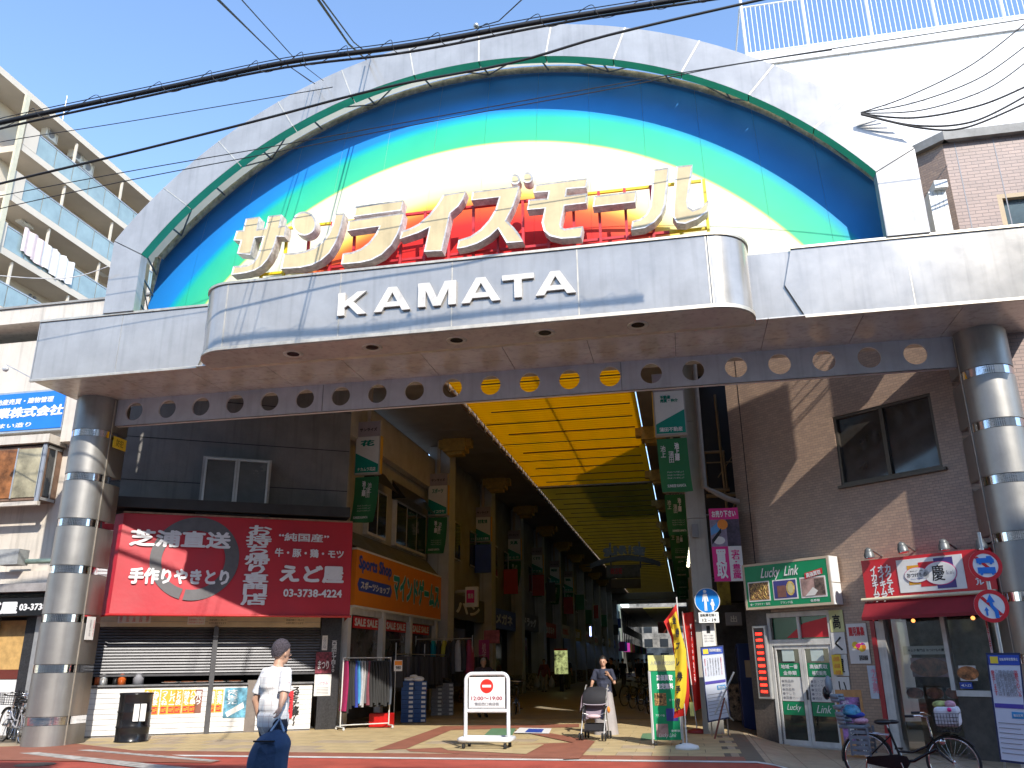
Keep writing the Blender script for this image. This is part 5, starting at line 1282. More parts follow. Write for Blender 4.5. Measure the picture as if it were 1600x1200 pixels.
# far second roof
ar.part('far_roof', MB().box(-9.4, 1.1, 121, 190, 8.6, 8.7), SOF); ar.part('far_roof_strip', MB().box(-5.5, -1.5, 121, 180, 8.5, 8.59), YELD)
# ceiling lamps
LAMPM = M('amber lamp glass', (.50, .33, .08), .5, 0, .2, 6)
def lamp_mb(x, y):
    mb = MB(); mb.box(x - .62, x + .62, y - .16, y + .16, 9.02, 9.325); mb.box(x - .42, x + .42, y - .32, y + .32, 8.86, 9.322); mb.box(x - .30, x + .30, y - .22, y + .22, 8.74, 8.858)
    return mb
lampp = None
for i in range(9):
    for x, sd in ((-7.8, 'left'), (-.6, 'right')):
        y = 28.75 + 7.1 * i
        if sd == 'left' or i < 6:
            lab = '%s ceiling lamp with amber stepped shade on the %s side of the arcade' % (['nearest', 'second', 'third', 'fourth', 'fifth', 'sixth', 'seventh', 'eighth', 'ninth'][i], sd)
            if lampp is None:
                lampp = T('ceiling_lamp', lab, 'lamp', G, (x, y, 9.3), group='amber ceiling lamps along the arcade'); lampp.part('shade', lamp_mb(x, y), LAMPM); lampp = lampp.e
            else:
                c = copy_tree(lampp); c.location = (x, y, 9.3); c['label'] = lab
# hanging signs with cloth banners
def hanger(x, y, lab, words, sgn, loc_only=False, sunny=False):
    F_ = front(y)
    t = T('hanging_sign', lab, 'sign', F_, (x, 0, 8.1), group='white and green shop signs hanging along the arcade')
    a, b, z0, z1 = x - .37, x + .37, 6.55, 8.10
    t.part('pole', MB().box(x - .05, x + .05, .02, .12, 8.10, 9.32), M('cream pole', (.45, .38, .30), .6))
    t.box('box', a, b, 0, .16, z0, z1, M('sign case', (.42, .40, .37), .5))
    t.box('side_strip', (b + .002 if sgn < 0 else a - .03), (b + .03 if sgn < 0 else a - .002), 0, .16, z0 + .02, z1 - .45, M('orange strip', (.70, .38, .04), .5))
    t.box('top_plate', a + .02, b - .02, -.012, -.002, z1 - .44, z1 - .02, M('grey mauve print', (.36, .31, .34), .5))
    t.box('face', a + .03, b - .03, -.012, -.002, z0 + .04, z1 - .46, M('sign white', (.70, .70, .66), .45, 0, .04, 3))
    if sgn < 0: tri = [(a + .03, z0 + .05), (b - .03, z0 + .05), (b - .03, z0 + .28), (a + .03, z0 + .62)]
    else: tri = [(a + .03, z0 + .05), (b - .03, z0 + .05), (b - .03, z0 + .62), (a + .03, z0 + .28)]
    t.part('green_field', MB().prism(tri, -.018, -.013), M('sea green print', (.0, .26, .19), .5, 0, .03, 3))
    t.text('サンライズ', a + .12, b - .1, z1 - .30, z1 - .20, -.016, INK, bold=.04)
    t.text(words[0], a + .16, b - .16, z1 - .74, z1 - .56, -.016, M('sea green ink', (.0, .22, .15), .5, 0, 0), bold=.05)
    t.text(words[1], a + .1, b - .1, z0 + .09, z0 + .2, -.022, WINK, bold=.03)
    # banner
    f = T('cloth_banner', lab.replace('hanging shop sign', 'green cloth banner under the hanging sign'), 'banner', F_, (x, .05, z0 - 1.3), group='green cloth banners under the hanging signs')
    mb = MB(); vs = []; sk = -.22 if sgn < 0 else .05
    sk = sk * random.uniform(.3, 1)
    for j in range(11):
        for i in range(9):
            v = j / 10; vs.append((a + .02 + (b - a - .04) * i / 8 + sk * v * v, .06 + .05 * math.sin(i * .9 + v * 3) * v, z0 - .06 - 1.28 * v))
    mb.add(vs, [(j * 9 + i + 1, j * 9 + i, (j + 1) * 9 + i, (j + 1) * 9 + i + 1) for j in range(10) for i in range(8)], True)
    f.part('cloth', mb, M('green banner cloth', (.035, .21, .085), .8, 0, .05, 3, transl=.2))
    xx = x + (.0)
    f.text('池上線', xx + (.0 if sgn > 0 else -.14) + sk * .1 + .04, xx + (.0 if sgn > 0 else -.14) + sk * .1 + .15, z0 - .62, z0 - .18, -.0, WINK, bold=.05, vert=True)
    f.text('蒲田', xx - .10 + (.0 if sgn < 0 else -.1) + .1, xx + .02 + (.0 if sgn < 0 else -.1) + .1, z0 - .66, z0 - .38, -.0, WINK, bold=.01, vert=True); f.text('池上', xx + .05 - (.0 if sgn < 0 else .33), xx + .17 - (.0 if sgn < 0 else .33), z0 - .52, z0 - .24, -.0, WINK, bold=.01, vert=True)
    for k in range(3): f.text('がんばっていきましょう', xx - .18 + sk * .4, xx + .2 + sk * .4, z0 - .90 - .07 * k, z0 - .86 - .07 * k, -.0, WINK)
    f.text('SUNRISE KAMATA', xx - .22 + sk, xx + .2 + sk, z0 - 1.24, z0 - 1.17, -.0, WINK, bold=.03)
ordn = ['nearest', 'second', 'third', 'fourth', 'fifth', 'sixth', 'seventh']
wordsL = [('花', 'ナカムラ花店'), ('スポーツ', 'タイコウヤ'), ('東京電力館', 'コスモス薬局'), ('文具', 'まるや'), ('くすり', 'アサヒ'), ('時計', 'ミナト'), ('靴', 'やまと')]
wordsR = [('不動産\n売買・仲介', '蒲田不動産'), ('洋品', 'Berry'), ('茶', '山本園'), ('花', 'はなや'), ('眼鏡', 'メガネ'), ('書店', 'ブック')]
for i in range(7): hanger(-8.45, 21.6 + 7.1 * i, '%s hanging shop sign on the left side of the arcade' % ordn[i], wordsL[i], -1)
for i in range(6): hanger(.02, 19.3 + 7.1 * i, '%s hanging shop sign on the right side of the arcade' % ordn[i], wordsR[i], 1)
# columns
COLM = M('arcade column stone', (.50, .53, .56), .7, 0, .12, 1.0); 
for i in range(12):
    for x, sd in ((-8.6, 'left'), (.72, 'right')):
        y = (29.4 if sd == 'left' else 26.5) + 7.1 * i
        if i > 8 and sd == 'right': continue
        t = T('arcade_column', 'square stone column, number %s from the gate on the %s side of the arcade' % (['one', 'two', 'three', 'four', 'five', 'six', 'seven', 'eight', 'nine', 'ten', 'eleven', 'twelve'][i], sd), 'column', G, (x, y + .4, 0), group='square columns carrying the arcade roof')
        for z0, z1 in ((0, 3.1), (3.11, 6.2), (6.21, 9.3)): t.box('cladding', x - .4, x + .4, y, y + .8, z0, z1, COLM)
        t.part('shadow_joint', MB().box(x - .008, x + .008, y - .004, y - .001, 0, 9.3), GREYI)
# shopfronts along both sides
rnd = random.Random(11)
cols_ = [(.5, .05, .05), (.05, .25, .12), (.05, .1, .4), (.6, .55, .5), (.55, .4, .05), (.35, .02, .25), (.6, .6, .58), (.1, .1, .1)]
WDS = ['くすり', 'コーヒー', 'ラーメン', '靴のまるや', 'メガネ', '時計・宝石', '文具', 'カフェ', '呉服', 'ドラッグ', '肉のたかはし', '100円', 'カラオケ', 'パン']
def shopfront(x, y0, y1, sd, idx):
    F_ = Fr((x, y0 if sd < 0 else y1, 0), (0, 1 if sd < 0 else -1, 0)); L_ = y1 - y0
    nm = ['first', 'second', 'third', 'fourth', 'fifth', 'sixth', 'seventh', 'eighth', 'ninth', 'tenth', 'eleventh', 'twelfth', 'thirteenth'][idx]
    t = T('arcade_shop', 'dim %s shopfront along the %s side of the arcade' % (nm, 'left' if sd < 0 else 'right'), 'shop', F_, (L_ / 2, 0, 0), group='dim shopfronts inside the arcade')
    wc = rnd.choice([(.20, .22, .24), (.27, .29, .31), (.14, .15, .17), (.28, .29, .29), (.17, .21, .22)])
    wm = M('arcade wall %d' % int(wc[0] * 100), wc, .8, 0, .2, 1)
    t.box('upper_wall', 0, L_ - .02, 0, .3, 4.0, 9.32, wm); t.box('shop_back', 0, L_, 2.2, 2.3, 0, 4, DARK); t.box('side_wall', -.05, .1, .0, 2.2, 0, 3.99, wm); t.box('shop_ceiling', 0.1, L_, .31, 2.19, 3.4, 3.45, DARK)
    for k in range(2):
        a = .8 + k * (L_ / 2); w_ = t.box('window', a, a + 1.9, -.03, -.002, 5.4, 6.9, GLASS); t.part('frame', MB().box(a, a + 1.9, -.06, -.032, 5.4, 5.46).box(a, a + 1.9, -.06, -.032, 6.84, 6.9).box(a + .92, a + .98, -.06, -.032, 5.461, 6.839), ALU, w_)
    c = rnd.choice(cols_); sm_ = M('shop sign %d' % cols_.index(c), c, .5, 0, .06, 2)
    z0 = 3.0 + rnd.random() * .3; s_ = t.box('sign_panel', .2, L_ - .3, -.22, -.002, z0, z0 + .9, sm_)
    t.text(rnd.choice(WDS), L_ * .2, L_ * .75, z0 + .2, z0 + .7, -.225, WINK if sum(c) < 1.3 else REDI, s_, bold=.05)
    # projecting sign
    z1 = 4.6 + rnd.random(); c2 = rnd.choice(cols_); yy = rnd.uniform(1, L_ - 1)
    p_ = t.box('projecting_sign', yy, yy + .15, -.75, -.05, z1, z1 + 1.2, M('shop sign %d' % cols_.index(c2), c2, .5, 0, .06, 2))
    t.box('shop_window', 1.0, L_ * .5, -.02, .0, .5, 2.8, M('shop glass', (.10, .10, .10), .08)); t.box('stall', L_ * .55, L_ - .6, -.5, .3, 0, .9, M('stall goods %d' % (idx % 3), [(.30, .20, .12), (.2, .22, .2), (.35, .3, .25)][idx % 3], .8, 0, .8, 9))
for i in range(12):
    shopfront(-8.75, 30.3 + 7.1 * i, 37.4 + 7.1 * i, -1, i)
for i in range(12):
    shopfront(1.15, 23.6 + 7.1 * i, 30.7 + 7.1 * i, 1, i)
# lit far facades after the first roof
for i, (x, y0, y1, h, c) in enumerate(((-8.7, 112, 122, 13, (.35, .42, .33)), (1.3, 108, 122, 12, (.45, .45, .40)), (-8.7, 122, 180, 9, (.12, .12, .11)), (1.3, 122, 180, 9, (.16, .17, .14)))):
    t = T('far_building', ['pale green building far inside on the left, lit from the roof gap', 'pale building far inside on the right, lit from the roof gap', 'dark far row of fronts on the left beyond the roof gap', 'dim far row of fronts on the right beyond the roof gap'][i], 'building', G, (x, (y0 + y1) / 2, 0))
    xx = (x - 4, x) if x < 0 else (x, x + 4)
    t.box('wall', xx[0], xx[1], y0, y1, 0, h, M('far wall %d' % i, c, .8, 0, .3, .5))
    for k in range(int((y1 - y0) / 4)):
        s = 1 if x < 0 else -1
        for q_ in range(2): t.box('window', x + s * .02 if s > 0 else x - .08, x + s * .08 if s > 0 else x - .02, y0 + 1 + 4 * k, y0 + 2.6 + 4 * k, 4 + 2.6 * q_, 5.4 + 2.6 * q_, GLASS)
        c2 = rnd.choice(cols_); t.box('projecting_sign', x + (.05 if s > 0 else -.9), x + (.9 if s > 0 else -.05), y0 + 2 + 4 * k, y0 + 2.2 + 4 * k, 2.8, 4.0, M('shop sign %d' % cols_.index(c2), c2, .5, 0, .06, 2))
solo('far_shop_sign', 'red and yellow lit sign far inside the arcade', 'sign', MB().box(-2.9, -1.9, 96, 96.2, 4.4, 5.6), M('red glow sign', (.3, .05, .03), .5, 0, .3, 3, emit=0))
t = T('arcade_end_building', 'building closing the view at the far end of the arcade', 'building', G, (-3.5, 195, 0)); t.box('wall', -12, 6, 195, 205, 0, 16, M('end wall', (.26, .24, .21), .8, 0, .6, .4))
for i in range(4):
    for j in range(4): t.box('window', -9 + i * 3.4, -7.2 + i * 3.4, 194.9, 194.99, 1.5 + j * 3, 3.2 + j * 3, GLASS)
# SUNRISE arch
SAY = 58
fs = front(SAY)
su = T('sunrise_arch', 'grey arched arcade sign with the word SUNRISE and a clock board', 'sign', fs, (-3.8, 0, 6.5))
a0 = fs.px(922, 885); a1 = fs.px(1032, 886); top = fs.px(975, 872)
SGY = M('blue grey steel', (.10, .11, .13), .5, .3, .1, 3)
xl, xr, zl, zt_ = a0[0], a1[0], a0[1], top[1]; arc = []
for i in range(25):
    u = i / 24; arc.append((xl + (xr - xl) * u, 0, zl + (zt_ - zl) * (1 - (2 * u - 1) ** 2)))
for i in range(24):
    p, q_ = arc[i], arc[i + 1]; su.part('arch_plate', MB().add([(p[0], -.1, p[2] - .16), (q_[0], -.1, q_[2] - .16), (q_[0], -.1, q_[2] + .16), (p[0], -.1, p[2] + .16), (p[0], .2, p[2] - .16), (q_[0], .2, q_[2] - .16), (q_[0], .2, q_[2] + .16), (p[0], .2, p[2] + .16)], [(0, 1, 2, 3), (7, 6, 5, 4), (3, 2, 6, 7), (0, 4, 5, 1)]), SGY)
word = 'SUNRISE'
for i, ch in enumerate(word):
    u = .25 + .5 * i / 6; x = xl + (xr - xl) * u; z = zl + (zt_ - zl) * (1 - (2 * u - 1) ** 2) + .22
    wd = .25 if ch != 'I' else .1
    su.text(ch, x - wd, x + wd, z, z + .62, -.12, M('grey letter', (.17, .20, .24), .5, .2, .1, 4), bold=.09, name='letter', rot=-(2 * u - 1) * .35)
for u in (.30, .72):
    x = xl + (xr - xl) * u; su.part('rod', MB().box(x - .05, x + .05, .0, .1, zl - .2, 9.3), BLACK)
q = fs.rect(947, 888, 1001, 906, 0); su.box('board', q[0], q[1], -.12, .1, q[2] + .15, q[3] + .2, M('pale board', (.16, .15, .14), .6, 0, .3, 3), bevel=.05); su.text('商店街', q[0] + .3, q[1] - 1.2, q[2] + .4, q[3] - .0, -.125, REDI, bold=.03)
su.box('lower_board', q[0] + .3, q[1], -.05, .1, q[2] - .55, q[2] + .1, M('tan board', (.17, .13, .09), .6, 0, .2, 2), bevel=.05)
su.part('tie_bar', MB().tube([(xl - .3, 0, zl), (xr + .3, 0, zl)], .04, 6), SGY)
# right entrance pillar with signs
FP = front(19.75)
xa, xb = FP.px(1092, 1050)[0], FP.px(1124, 1050)[0]
pl = T('entrance_pillar', 'pale square pillar with a drainpipe at the right of the arcade entrance', 'pillar', FP, ((xa + xb) / 2, 0, 0))
PC = M('pale pillar render', (.36, .34, .29), .75, 0, .10, 1.2, streak=.15)
for k in range(4): pl.box('cladding', xa, xb, 0, .7, -.05 + k * 2.35, 2.29 + k * 2.35, PC)
pl.part('drainpipe', MB().tube([(xa + .45, -.12, 9.2), (xa + .45, -.12, 5.35), (xa + .75, -.2, 5.15), (xa + .95, -.1, 5.05), (xa + 1.2, .1, 5.0)], .065, 10).tube([(xa + .45, -.12, 8.6), (xa + .75, -.1, 8.75)], .05, 8), M('grey pipe', (.24, .22, .20), .5, 0, .1, 5))
pl.box('meter_box', xb - .35, xb - .2, -.08, -.002, 4.2, 4.5, M('meter grey', (.2, .2, .2), .5)); pl.box('meter_plate', xa + .4, xb - .05, -.03, -.002, 3.6, 4.9, PC)
def roundsign(name, lab, F_, px_, py_, r, depth, draw):
    x, z = F_.px(px_, py_, depth)
    t = T(name, lab, 'road sign', F_, (x, depth, z)); draw(t, x, z, depth, r); return t
def ped(t, x, z, y, r):
    t.part('disc', MB().disc((x, z), r, y - .01, y, 36), M('sign blue', (.01, .22, .66), .35, 0, 0))
    t.part('rim', MB().ringplate(r, r + .015, y - .012, y + .002, (x, z), 36), PAPER)
    m = MB(); m.disc((x - .04, z + .20), .035, y - .016, y - .011, 14); m.prism([(x - .08, z + .15), (x, z + .15), (x + .03, z - .02), (x + .005, z - .02), (x - .015, z + .08), (x - .015, z - .22), (x - .035, z - .22), (x - .04, z - .04), (x - .05, z - .22), (x - .07, z - .22), (x - .065, z + .08), (x - .09, z - .02), (x - .11, z - .02)], y - .0165, y - .0115)
    m.disc((x + .11, z + .01), .022, y - .016, y - .011, 12); m.prism([(x + .085, z - .02), (x + .135, z - .02), (x + .155, z - .11), (x + .135, z - .11), (x + .125, z - .21), (x + .095, z - .21), (x + .085, z - .11), (x + .06, z - .08)], y - .0165, y - .0115)
    t.part('pictogram', m, WINK)
roundsign('pedestrian_sign', 'round blue pedestrian sign with adult and child on the pale pillar', FP, 1105, 938.5, .262, -.2, ped)
x0, x1, z0, z1 = FP.rect(1091, 957, 1124, 973, -.2); t = T('time_plate', 'white plate reading 12-19 under the round blue sign', 'sign', FP, (x0, -.2, z0)); t.box('plate', x0, x1, -.21, -.2, z0, z1, WHITE, bevel=.004); t.text('自転車を除く', x0 + .04, x1 - .05, (z0 + z1) / 2 + .02, z1 - .03, -.214, INK, bold=.02); t.text('12 - 19', x0 + .08, x1 - .06, z0 + .03, (z0 + z1) / 2 - .02, -.214, INK, bold=.02)
x0, x1, z0, z1 = FP.rect(1096, 975, 1119, 1011, -.02); t = T('pillar_notice', 'small pale notice on the pillar under the white plate', 'notice', FP, (x0, -.02, z0)); t.box('sheet', x0, x1, -.02, -.004, z0, z1, PAPER); t.box('printed_square', x0 + .1, x1 - .1, -.024, -.021, z1 - .2, z1 - .04, INK)
for k in range(3): t.text('監視カメラ作動中', x0 + .04, x1 - .04, z1 - .27 - .06 * k, z1 - .23 - .06 * k, -.023, GREYI)
def no_truck(t, x, z, y, r):
    t.part('face', MB().disc((x, z), r, y - .008, y, 36), WHITE); t.part('red_ring', MB().ringplate(r * .76, r, y - .013, y - .0085, (x, z), 36), M('sign red', (.62, .02, .03), .35, 0, 0))
    d = r * .72; w = r * .09; t.part('slash', MB().prism([(x - d * .7 - w, z + d * .7), (x - d * .7 + w, z + d * .7 + w), (x + d * .7 + w, z - d * .7), (x + d * .7 - w, z - d * .7 - w)], y - .0115, y - .0085), MATS['sign red'])
    m = MB(); m.prism([(x - .13, z + .04), (x - .13, z + .12), (x + .03, z + .12), (x + .03, z + .15), (x + .10, z + .15), (x + .14, z + .09), (x + .14, z + .04)], y - .016, y - .0125); m.disc((x - .08, z + .035), .022, y - .0165, y - .013, 10); m.disc((x + .09, z + .035), .022, y - .0165, y - .013, 10)
    m.prism([(x - .13, z - .13), (x - .13, z - .03), (x + .14, z - .03), (x + .14, z - .13)], y - .016, y - .0125); m.disc((x - .08, z - .135), .022, y - .0165, y - .013, 10); m.disc((x + .09, z - .135), .022, y - .0165, y - .013, 10)
    t.part('pictogram', m, M('sign pictogram blue', (.02, .18, .60), .4, 0, 0))
def no_pass(t, x, z, y, r):
    t.part('face', MB().disc((x, z), r, y - .008, y, 36), WHITE); t.part('red_ring', MB().ringplate(r * .76, r, y - .013, y - .0085, (x, z), 36), MATS['sign red'])
    d = r * .72; w = r * .09; t.part('slash', MB().prism([(x - d * .7 - w, z + d * .7), (x - d * .7 + w, z + d * .7 + w), (x + d * .7 + w, z - d * .7), (x + d * .7 - w, z - d * .7 - w)], y - .0115, y - .0085), MATS['sign red'])
    m = MB(); m.prism([(x - .07, z + .06), (x + .0, z + .19), (x + .06, z + .06), (x + .022, z + .06), (x + .03, z + .01), (x + .09, z - .08), (x + .09, z - .19), (x + .03, z - .19), (x + .03, z - .10), (x - .02, z - .01), (x - .03, z + .06)], y - .016, y - .0125)
    m.prism([(x - .12, z - .07), (x - .085, z - .01), (x - .05, z - .07), (x - .072, z - .07), (x - .072, z - .15), (x - .098, z - .15), (x - .098, z - .07)], y - .0165, y - .0125); t.part('pictogram', m, MATS['sign pictogram blue'])
FR1 = front(15.25)
roundsign('no_truck_sign', 'round red and white sign with blue truck and bus, upper of the two', FR1, 1539.5, 883.5, .255, 0, no_truck)
roundsign('no_overtaking_sign', 'round red and white sign with blue arrow, lower of the two', FR1, 1549, 947, .262, 0, no_pass)
x_, z_ = FR1.px(1545, 915, .03); t = T('sign_pole', 'grey bracket pole carrying the two round road signs', 'pole', FR1, (x_, .03, 0)); t.part('pole', MB().tube([(x_, .03, -.2), (x_, .03, 3.5)], .03, 10), ALU)
# pink buy-back banner
FPB = front(19.7)
x0, z1 = FPB.px(1107, 795); x1, z0 = FPB.px(1143, 908); 
t = T('pink_banner_sign', 'upright magenta sign reading buy in large white characters', 'sign', FPB, (x0, 0, z0))
a, b = x0, x0 + (x1 - x0) * .98
x1 = FPB.px(1158, 850)[0]
t.box('board', x0, x1, 0, .12, z0, z1, M('board back', (.3, .28, .28), .6)); t.box('heading', x0, x1, -.006, -.001, z1 - .26, z1, PINKI); t.text('お売り下さい', x0 + .06, x1 - .06, z1 - .21, z1 - .05, -.009, WINK, bold=.04)
zm = z0 + (z1 - z0) * .47
t.box('magenta_field', x0, b, -.006, -.001, z0, zm, PINKI); t.text('買取', x0 + .07, b - .05, z0 + .06, zm - .06, -.009, WINK, bold=.035, vert=True)
t.box('white_field', b + .002, x1, -.006, -.001, z0, zm, PAPER); t.text('宝石・貴金属', b + .05, x1 - .05, z0 + .05, zm - .08, -.009, PINKI, bold=.03, vert=True)
t.box('photo', x0, b, -.006, -.001, zm + .002, z1 - .262, M('grey violet photo', (.26, .22, .30), .5, 0, .4, 3)); t.part('photo_sky', MB().prism([(x0 + .01, zm + .42), (b - .1, zm + .62), (b - .1, z1 - .5), (x0 + .01, z1 - .62)], -.009, -.0065), M('photo blue', (.10, .30, .60), .5)); t.part('photo_watch', MB().disc(((x0 + b) / 2, zm + .14), .13, -.0095, -.0068, 20, rz=.09), PAPER)
t.part('photo_arm', MB().prism([(x0 + .02, zm + .05), (x0 + .02, zm + .16), (b - .12, zm + .42), (b - .12, zm + .32)], -.0125, -.0098), INK); t.part('photo_flower', MB().disc((b - .08, zm + .5), .12, -.010, -.0066, 12), ORANGEI)
t.box('photo', b + .002, x1, -.006, -.001, zm + .002, z1 - .262, M('dark photo', (.07, .05, .08), .5, 0, .6, 4))
t.part('bracket', MB().tube([(x0 + .2, .1, z1 - .1), (x0 - .2, .4, z1 - .1)], .02, 6).tube([(x0 + .2, .1, z0 + .1), (x0 - .2, .4, z0 + .1)], .02, 6), ALU)
# gap building between pillar and tiled corner
FGp = front(23.0)
gb_ = T('gap_building', 'dark narrow building front with bronze framed windows in the gap', 'building', FGp, (1.5, 0, 0))
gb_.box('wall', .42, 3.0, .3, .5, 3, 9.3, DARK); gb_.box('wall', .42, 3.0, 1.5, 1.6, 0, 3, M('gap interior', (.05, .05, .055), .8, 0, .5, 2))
BR_ = M('bronze bars', (.24, .17, .09), .5, .3, .1, 4)
def fbar(px0, py0, px1, py1, r=.04):
    a, b = FGp.px(px0, py0), FGp.px(px1, py1); gb_.part('frame_bar', MB().tube([(a[0], .1, a[1]), (b[0], .1, b[1])], r, 4), BR_)
fbar(1100, 706, 1132, 704); fbar(1100, 706, 1106, 766); fbar(1130, 704, 1137, 764); fbar(1106, 766, 1140, 764, .06); fbar(1117, 615, 1136, 792); fbar(1104, 774, 1150, 771, .06); fbar(1143, 800, 1152, 780, .03); fbar(1100, 722, 1150, 720, .02); fbar(1146, 710, 1122, 745, .015)
gb_.box('yellow_sheet', FGp.px(1120, 910)[0], FGp.px(1140, 910)[0], .1, .13, FGp.px(1130, 945)[1], FGp.px(1130, 905)[1], M('yellow sheet', (.35, .28, .04), .6, 0, .5, 3))
t = T('blue_machine', 'dark blue vending machine in the shaded gap behind the notice board', 'machine', FGp, (1.9, -.5, 0)); x0 = FGp.px(1155, 1050, -.6)[0]; x1 = FGp.px(1180, 1050, -.6)[0] + .2
t.box('cabinet', x0, x1, -.6, .2, -.1, 1.9, M('navy enamel', (.015, .03, .12), .3, 0, .1, 3), bevel=.02); t.box('notice', x0 + .15, x0 + .45, -.61, -.601, 1.1, 1.5, M('tan notice', (.4, .3, .2), .6))
x0, x1, z0, z1 = FGp.rect(1133, 957, 1160, 977, -.3); t = T('emblem_light', 'dark square lantern with a pale crest in the shaded gap', 'lantern', FGp, (x0, -.3, z0)); t.box('box', x0, x1, -.3, -.1, z0, z1, GREYI, bevel=.01); t.text('出', x0 + .12, x1 - .12, z0 + .08, z1 - .08, -.303, PAPER, bold=.02)
# bulbs string on right
FBu = front(24)
for k in range(14):
    x_, z_ = FBu.px(1083 - k * .6, 824 + k * 4.6); solo('bulb_lamp', 'small bare bulb on the upright string by the pale pillar', 'lamp', MB().ball((x_, 0, z_), .05, 8), M('pale bulb', (.9, .85, .6), .4, 0, 0, emit=1.2), FBu, group='string of small bulbs beside the pillar')

# ================================================================== APARTMENT BLOCK
FAp = Fr((-30, 20, 0), (0, 1, 0)); AT = 28.6
apm = M('cream apartment render', (.62, .55, .46), .85, 0, .06, .6); apc = M('apartment soffit', (.46, .40, .33), .85, 0, .08, 1)
ap = T('apartment_block', 'tall cream apartment block with glass balconies behind the left roof', 'building', FAp, (20, 0, 0))
LA = 60
ap.box('wall', -6, LA, 1.5, 14, 0, AT - .35, apm); ap.box('roof_slab', -6, LA, -.05, 14, AT - .347, AT, apm)
FL = [AT - 2.05 - 2.86 - 2.86 * k + .02 for k in range(6)]
zc_ = [26.59 - 2.9 - 2.87 * k for k in range(-1, 6)]
def apz(px_, py_): return FAp.px(px_, py_)[1]
floors = [apz(100, 250) - .88 - 2.78 * k for k in range(6)]
for k, zf in enumerate(floors):
    off = -.0
    ystart = [FAp.px(36, 215)[0], FAp.px(12, 290)[0], FAp.px(2, 340)[0] - .5, -5, -5, -5][k]
    ap.part('balcony_slab', MB().box(ystart, LA, -.05, 1.499, zf - .35, zf), apm)
    g0 = max(ystart + .9, [FAp.px(45, 215)[0], FAp.px(29, 275)[0], FAp.px(8, 345)[0], -4, -4, -4][k])
    n_ = int((LA - g0) / 1.28)
    ap.part('balcony_wall', MB().box(ystart, g0 - .02, -.06, .06, zf + .002, zf + 1.25), apm)
    for j in range(min(n_, 26)):
        a = g0 + j * 1.28
        ap.part('balcony_pane', MB().box(a + .03, a + 1.25, .0, .02, zf + .04, zf + 1.1), GLASSG)
    ap.part('balcony_rail', MB().box(g0, LA, -.02, .05, zf + 1.12, zf + 1.18), ALU)
    for j in range(8):
        a = g0 + 1.28 * 2 + j * 3.84; ap.part('partition', MB().box(a, a + .10, .05, .16, zf + .002, zf + 2.4), apm)
        ap.part('balcony_window', MB().box(a + .6, a + 2.4, 1.46, 1.498, zf + .1, zf + 2.0), GLASS); ap.part('vent', MB().lathe([(0, 0), (.09, .0), (.09, .04), (0, .05)], 10, (a + 2.9, 1.42, zf + 2.1), axis='y').lathe([(0, 0), (.09, 0), (.09, .04), (0, .05)], 10, (a + 3.2, 1.42, zf + 2.1), axis='y'), GREYI)
ap.box('end_post', FAp.px(22, 215)[0], FAp.px(30, 215)[0], -.2, -.1, 0, AT - .36, M('cream downpipe', (.60, .56, .42), .6))
# air conditioners hung at the balconies
acp = None
for k, (px_, py_) in enumerate(((78, 211), (119, 243), (135, 262), (40, 343), (22, 413), (160, 420))):
    s0, zc0 = FAp.px(px_, py_, .9)
    if acp is None:
        acp = T('air_conditioner', 'x', 'air conditioner', FAp, (s0, .9, zc0 - .35), group='air conditioners hung at the apartment balconies')
        acp.box('case', s0 - .42, s0 + .42, .75, 1.1, zc0 - .32, zc0 + .34, WHITE, bevel=.02); acp.part('fan_grille', MB().disc((s0 - .08, zc0), .24, .735, .749, 24), GREYI)
        acp.part('bracket', MB().tube([(s0 - .3, .7, zc0 - .4), (s0 - .3, .7, zc0 + .75)], .02, 5).tube([(s0 + .3, .7, zc0 - .4), (s0 + .3, .7, zc0 + .75)], .02, 5).tube([(s0 - .4, .7, zc0 - .38), (s0 + .4, .7, zc0 - .38)], .02, 5), WHITED); acp = acp.e; o = acp
    else: o = copy_tree(acp); o.location = FAp.w((s0, .9, zc0 - .35))
    o['label'] = ['air conditioner at the left end of the top balcony', 'middle air conditioner of the top balcony row', 'air conditioner right beside another on the top balcony', 'air conditioner over the balcony with hanging laundry', 'lowest air conditioner at the left edge of the block', 'air conditioner low beside the steel arch leg'][k]
for k in range(5):
    a = FAp.px(37 + k * 14.5, 365 + k * 11, -.12); mb = MB(); vs = []
    for j in range(8):
        for i in range(9): vs.append((a[0] + .95 * i / 8, -.12 - .05 * math.sin(i * 1.4 + k), a[1] + .35 - (1.25 + .1 * (k % 2)) * j / 7 + .03 * math.sin(i)))
    mb.add(vs, [(j * 9 + i + 1, j * 9 + i, (j + 1) * 9 + i, (j + 1) * 9 + i + 1) for j in range(7) for i in range(8)], True)
    solo('hanging_laundry', ['pinkish white sheet at the left end of the laundry', 'second pinkish white cloth of the laundry on the balcony', 'white patterned towel in the middle of the laundry', 'white towel right of the patterned one', 'last white cloth at the right end of the laundry'][k], 'laundry', mb, M('pale pink cloth', (.78, .62, .60), .8, 0, .08, 4) if k < 2 else M('white cloth', (.80, .76, .74), .8, 0, .08, 4), FAp, group='laundry hanging over the apartment balcony')
t = T('roof_antenna', 'thin antenna mast on the apartment roof', 'antenna', FAp, (FAp.px(100, 172, 2)[0], 2, AT)); s0, z0 = FAp.px(105, 150, 2); t.part('mast', MB().tube([(s0, 2, AT), (s0, 2, z0)], .035, 6), ALU); 
# back yard infill between blocks
solo('rear_building', 'plain building behind the grey takeaway wall, hidden low at the left', 'building', MB().box(-24, -9.6, 21.5, 60, 0, 8.5), GWALL)

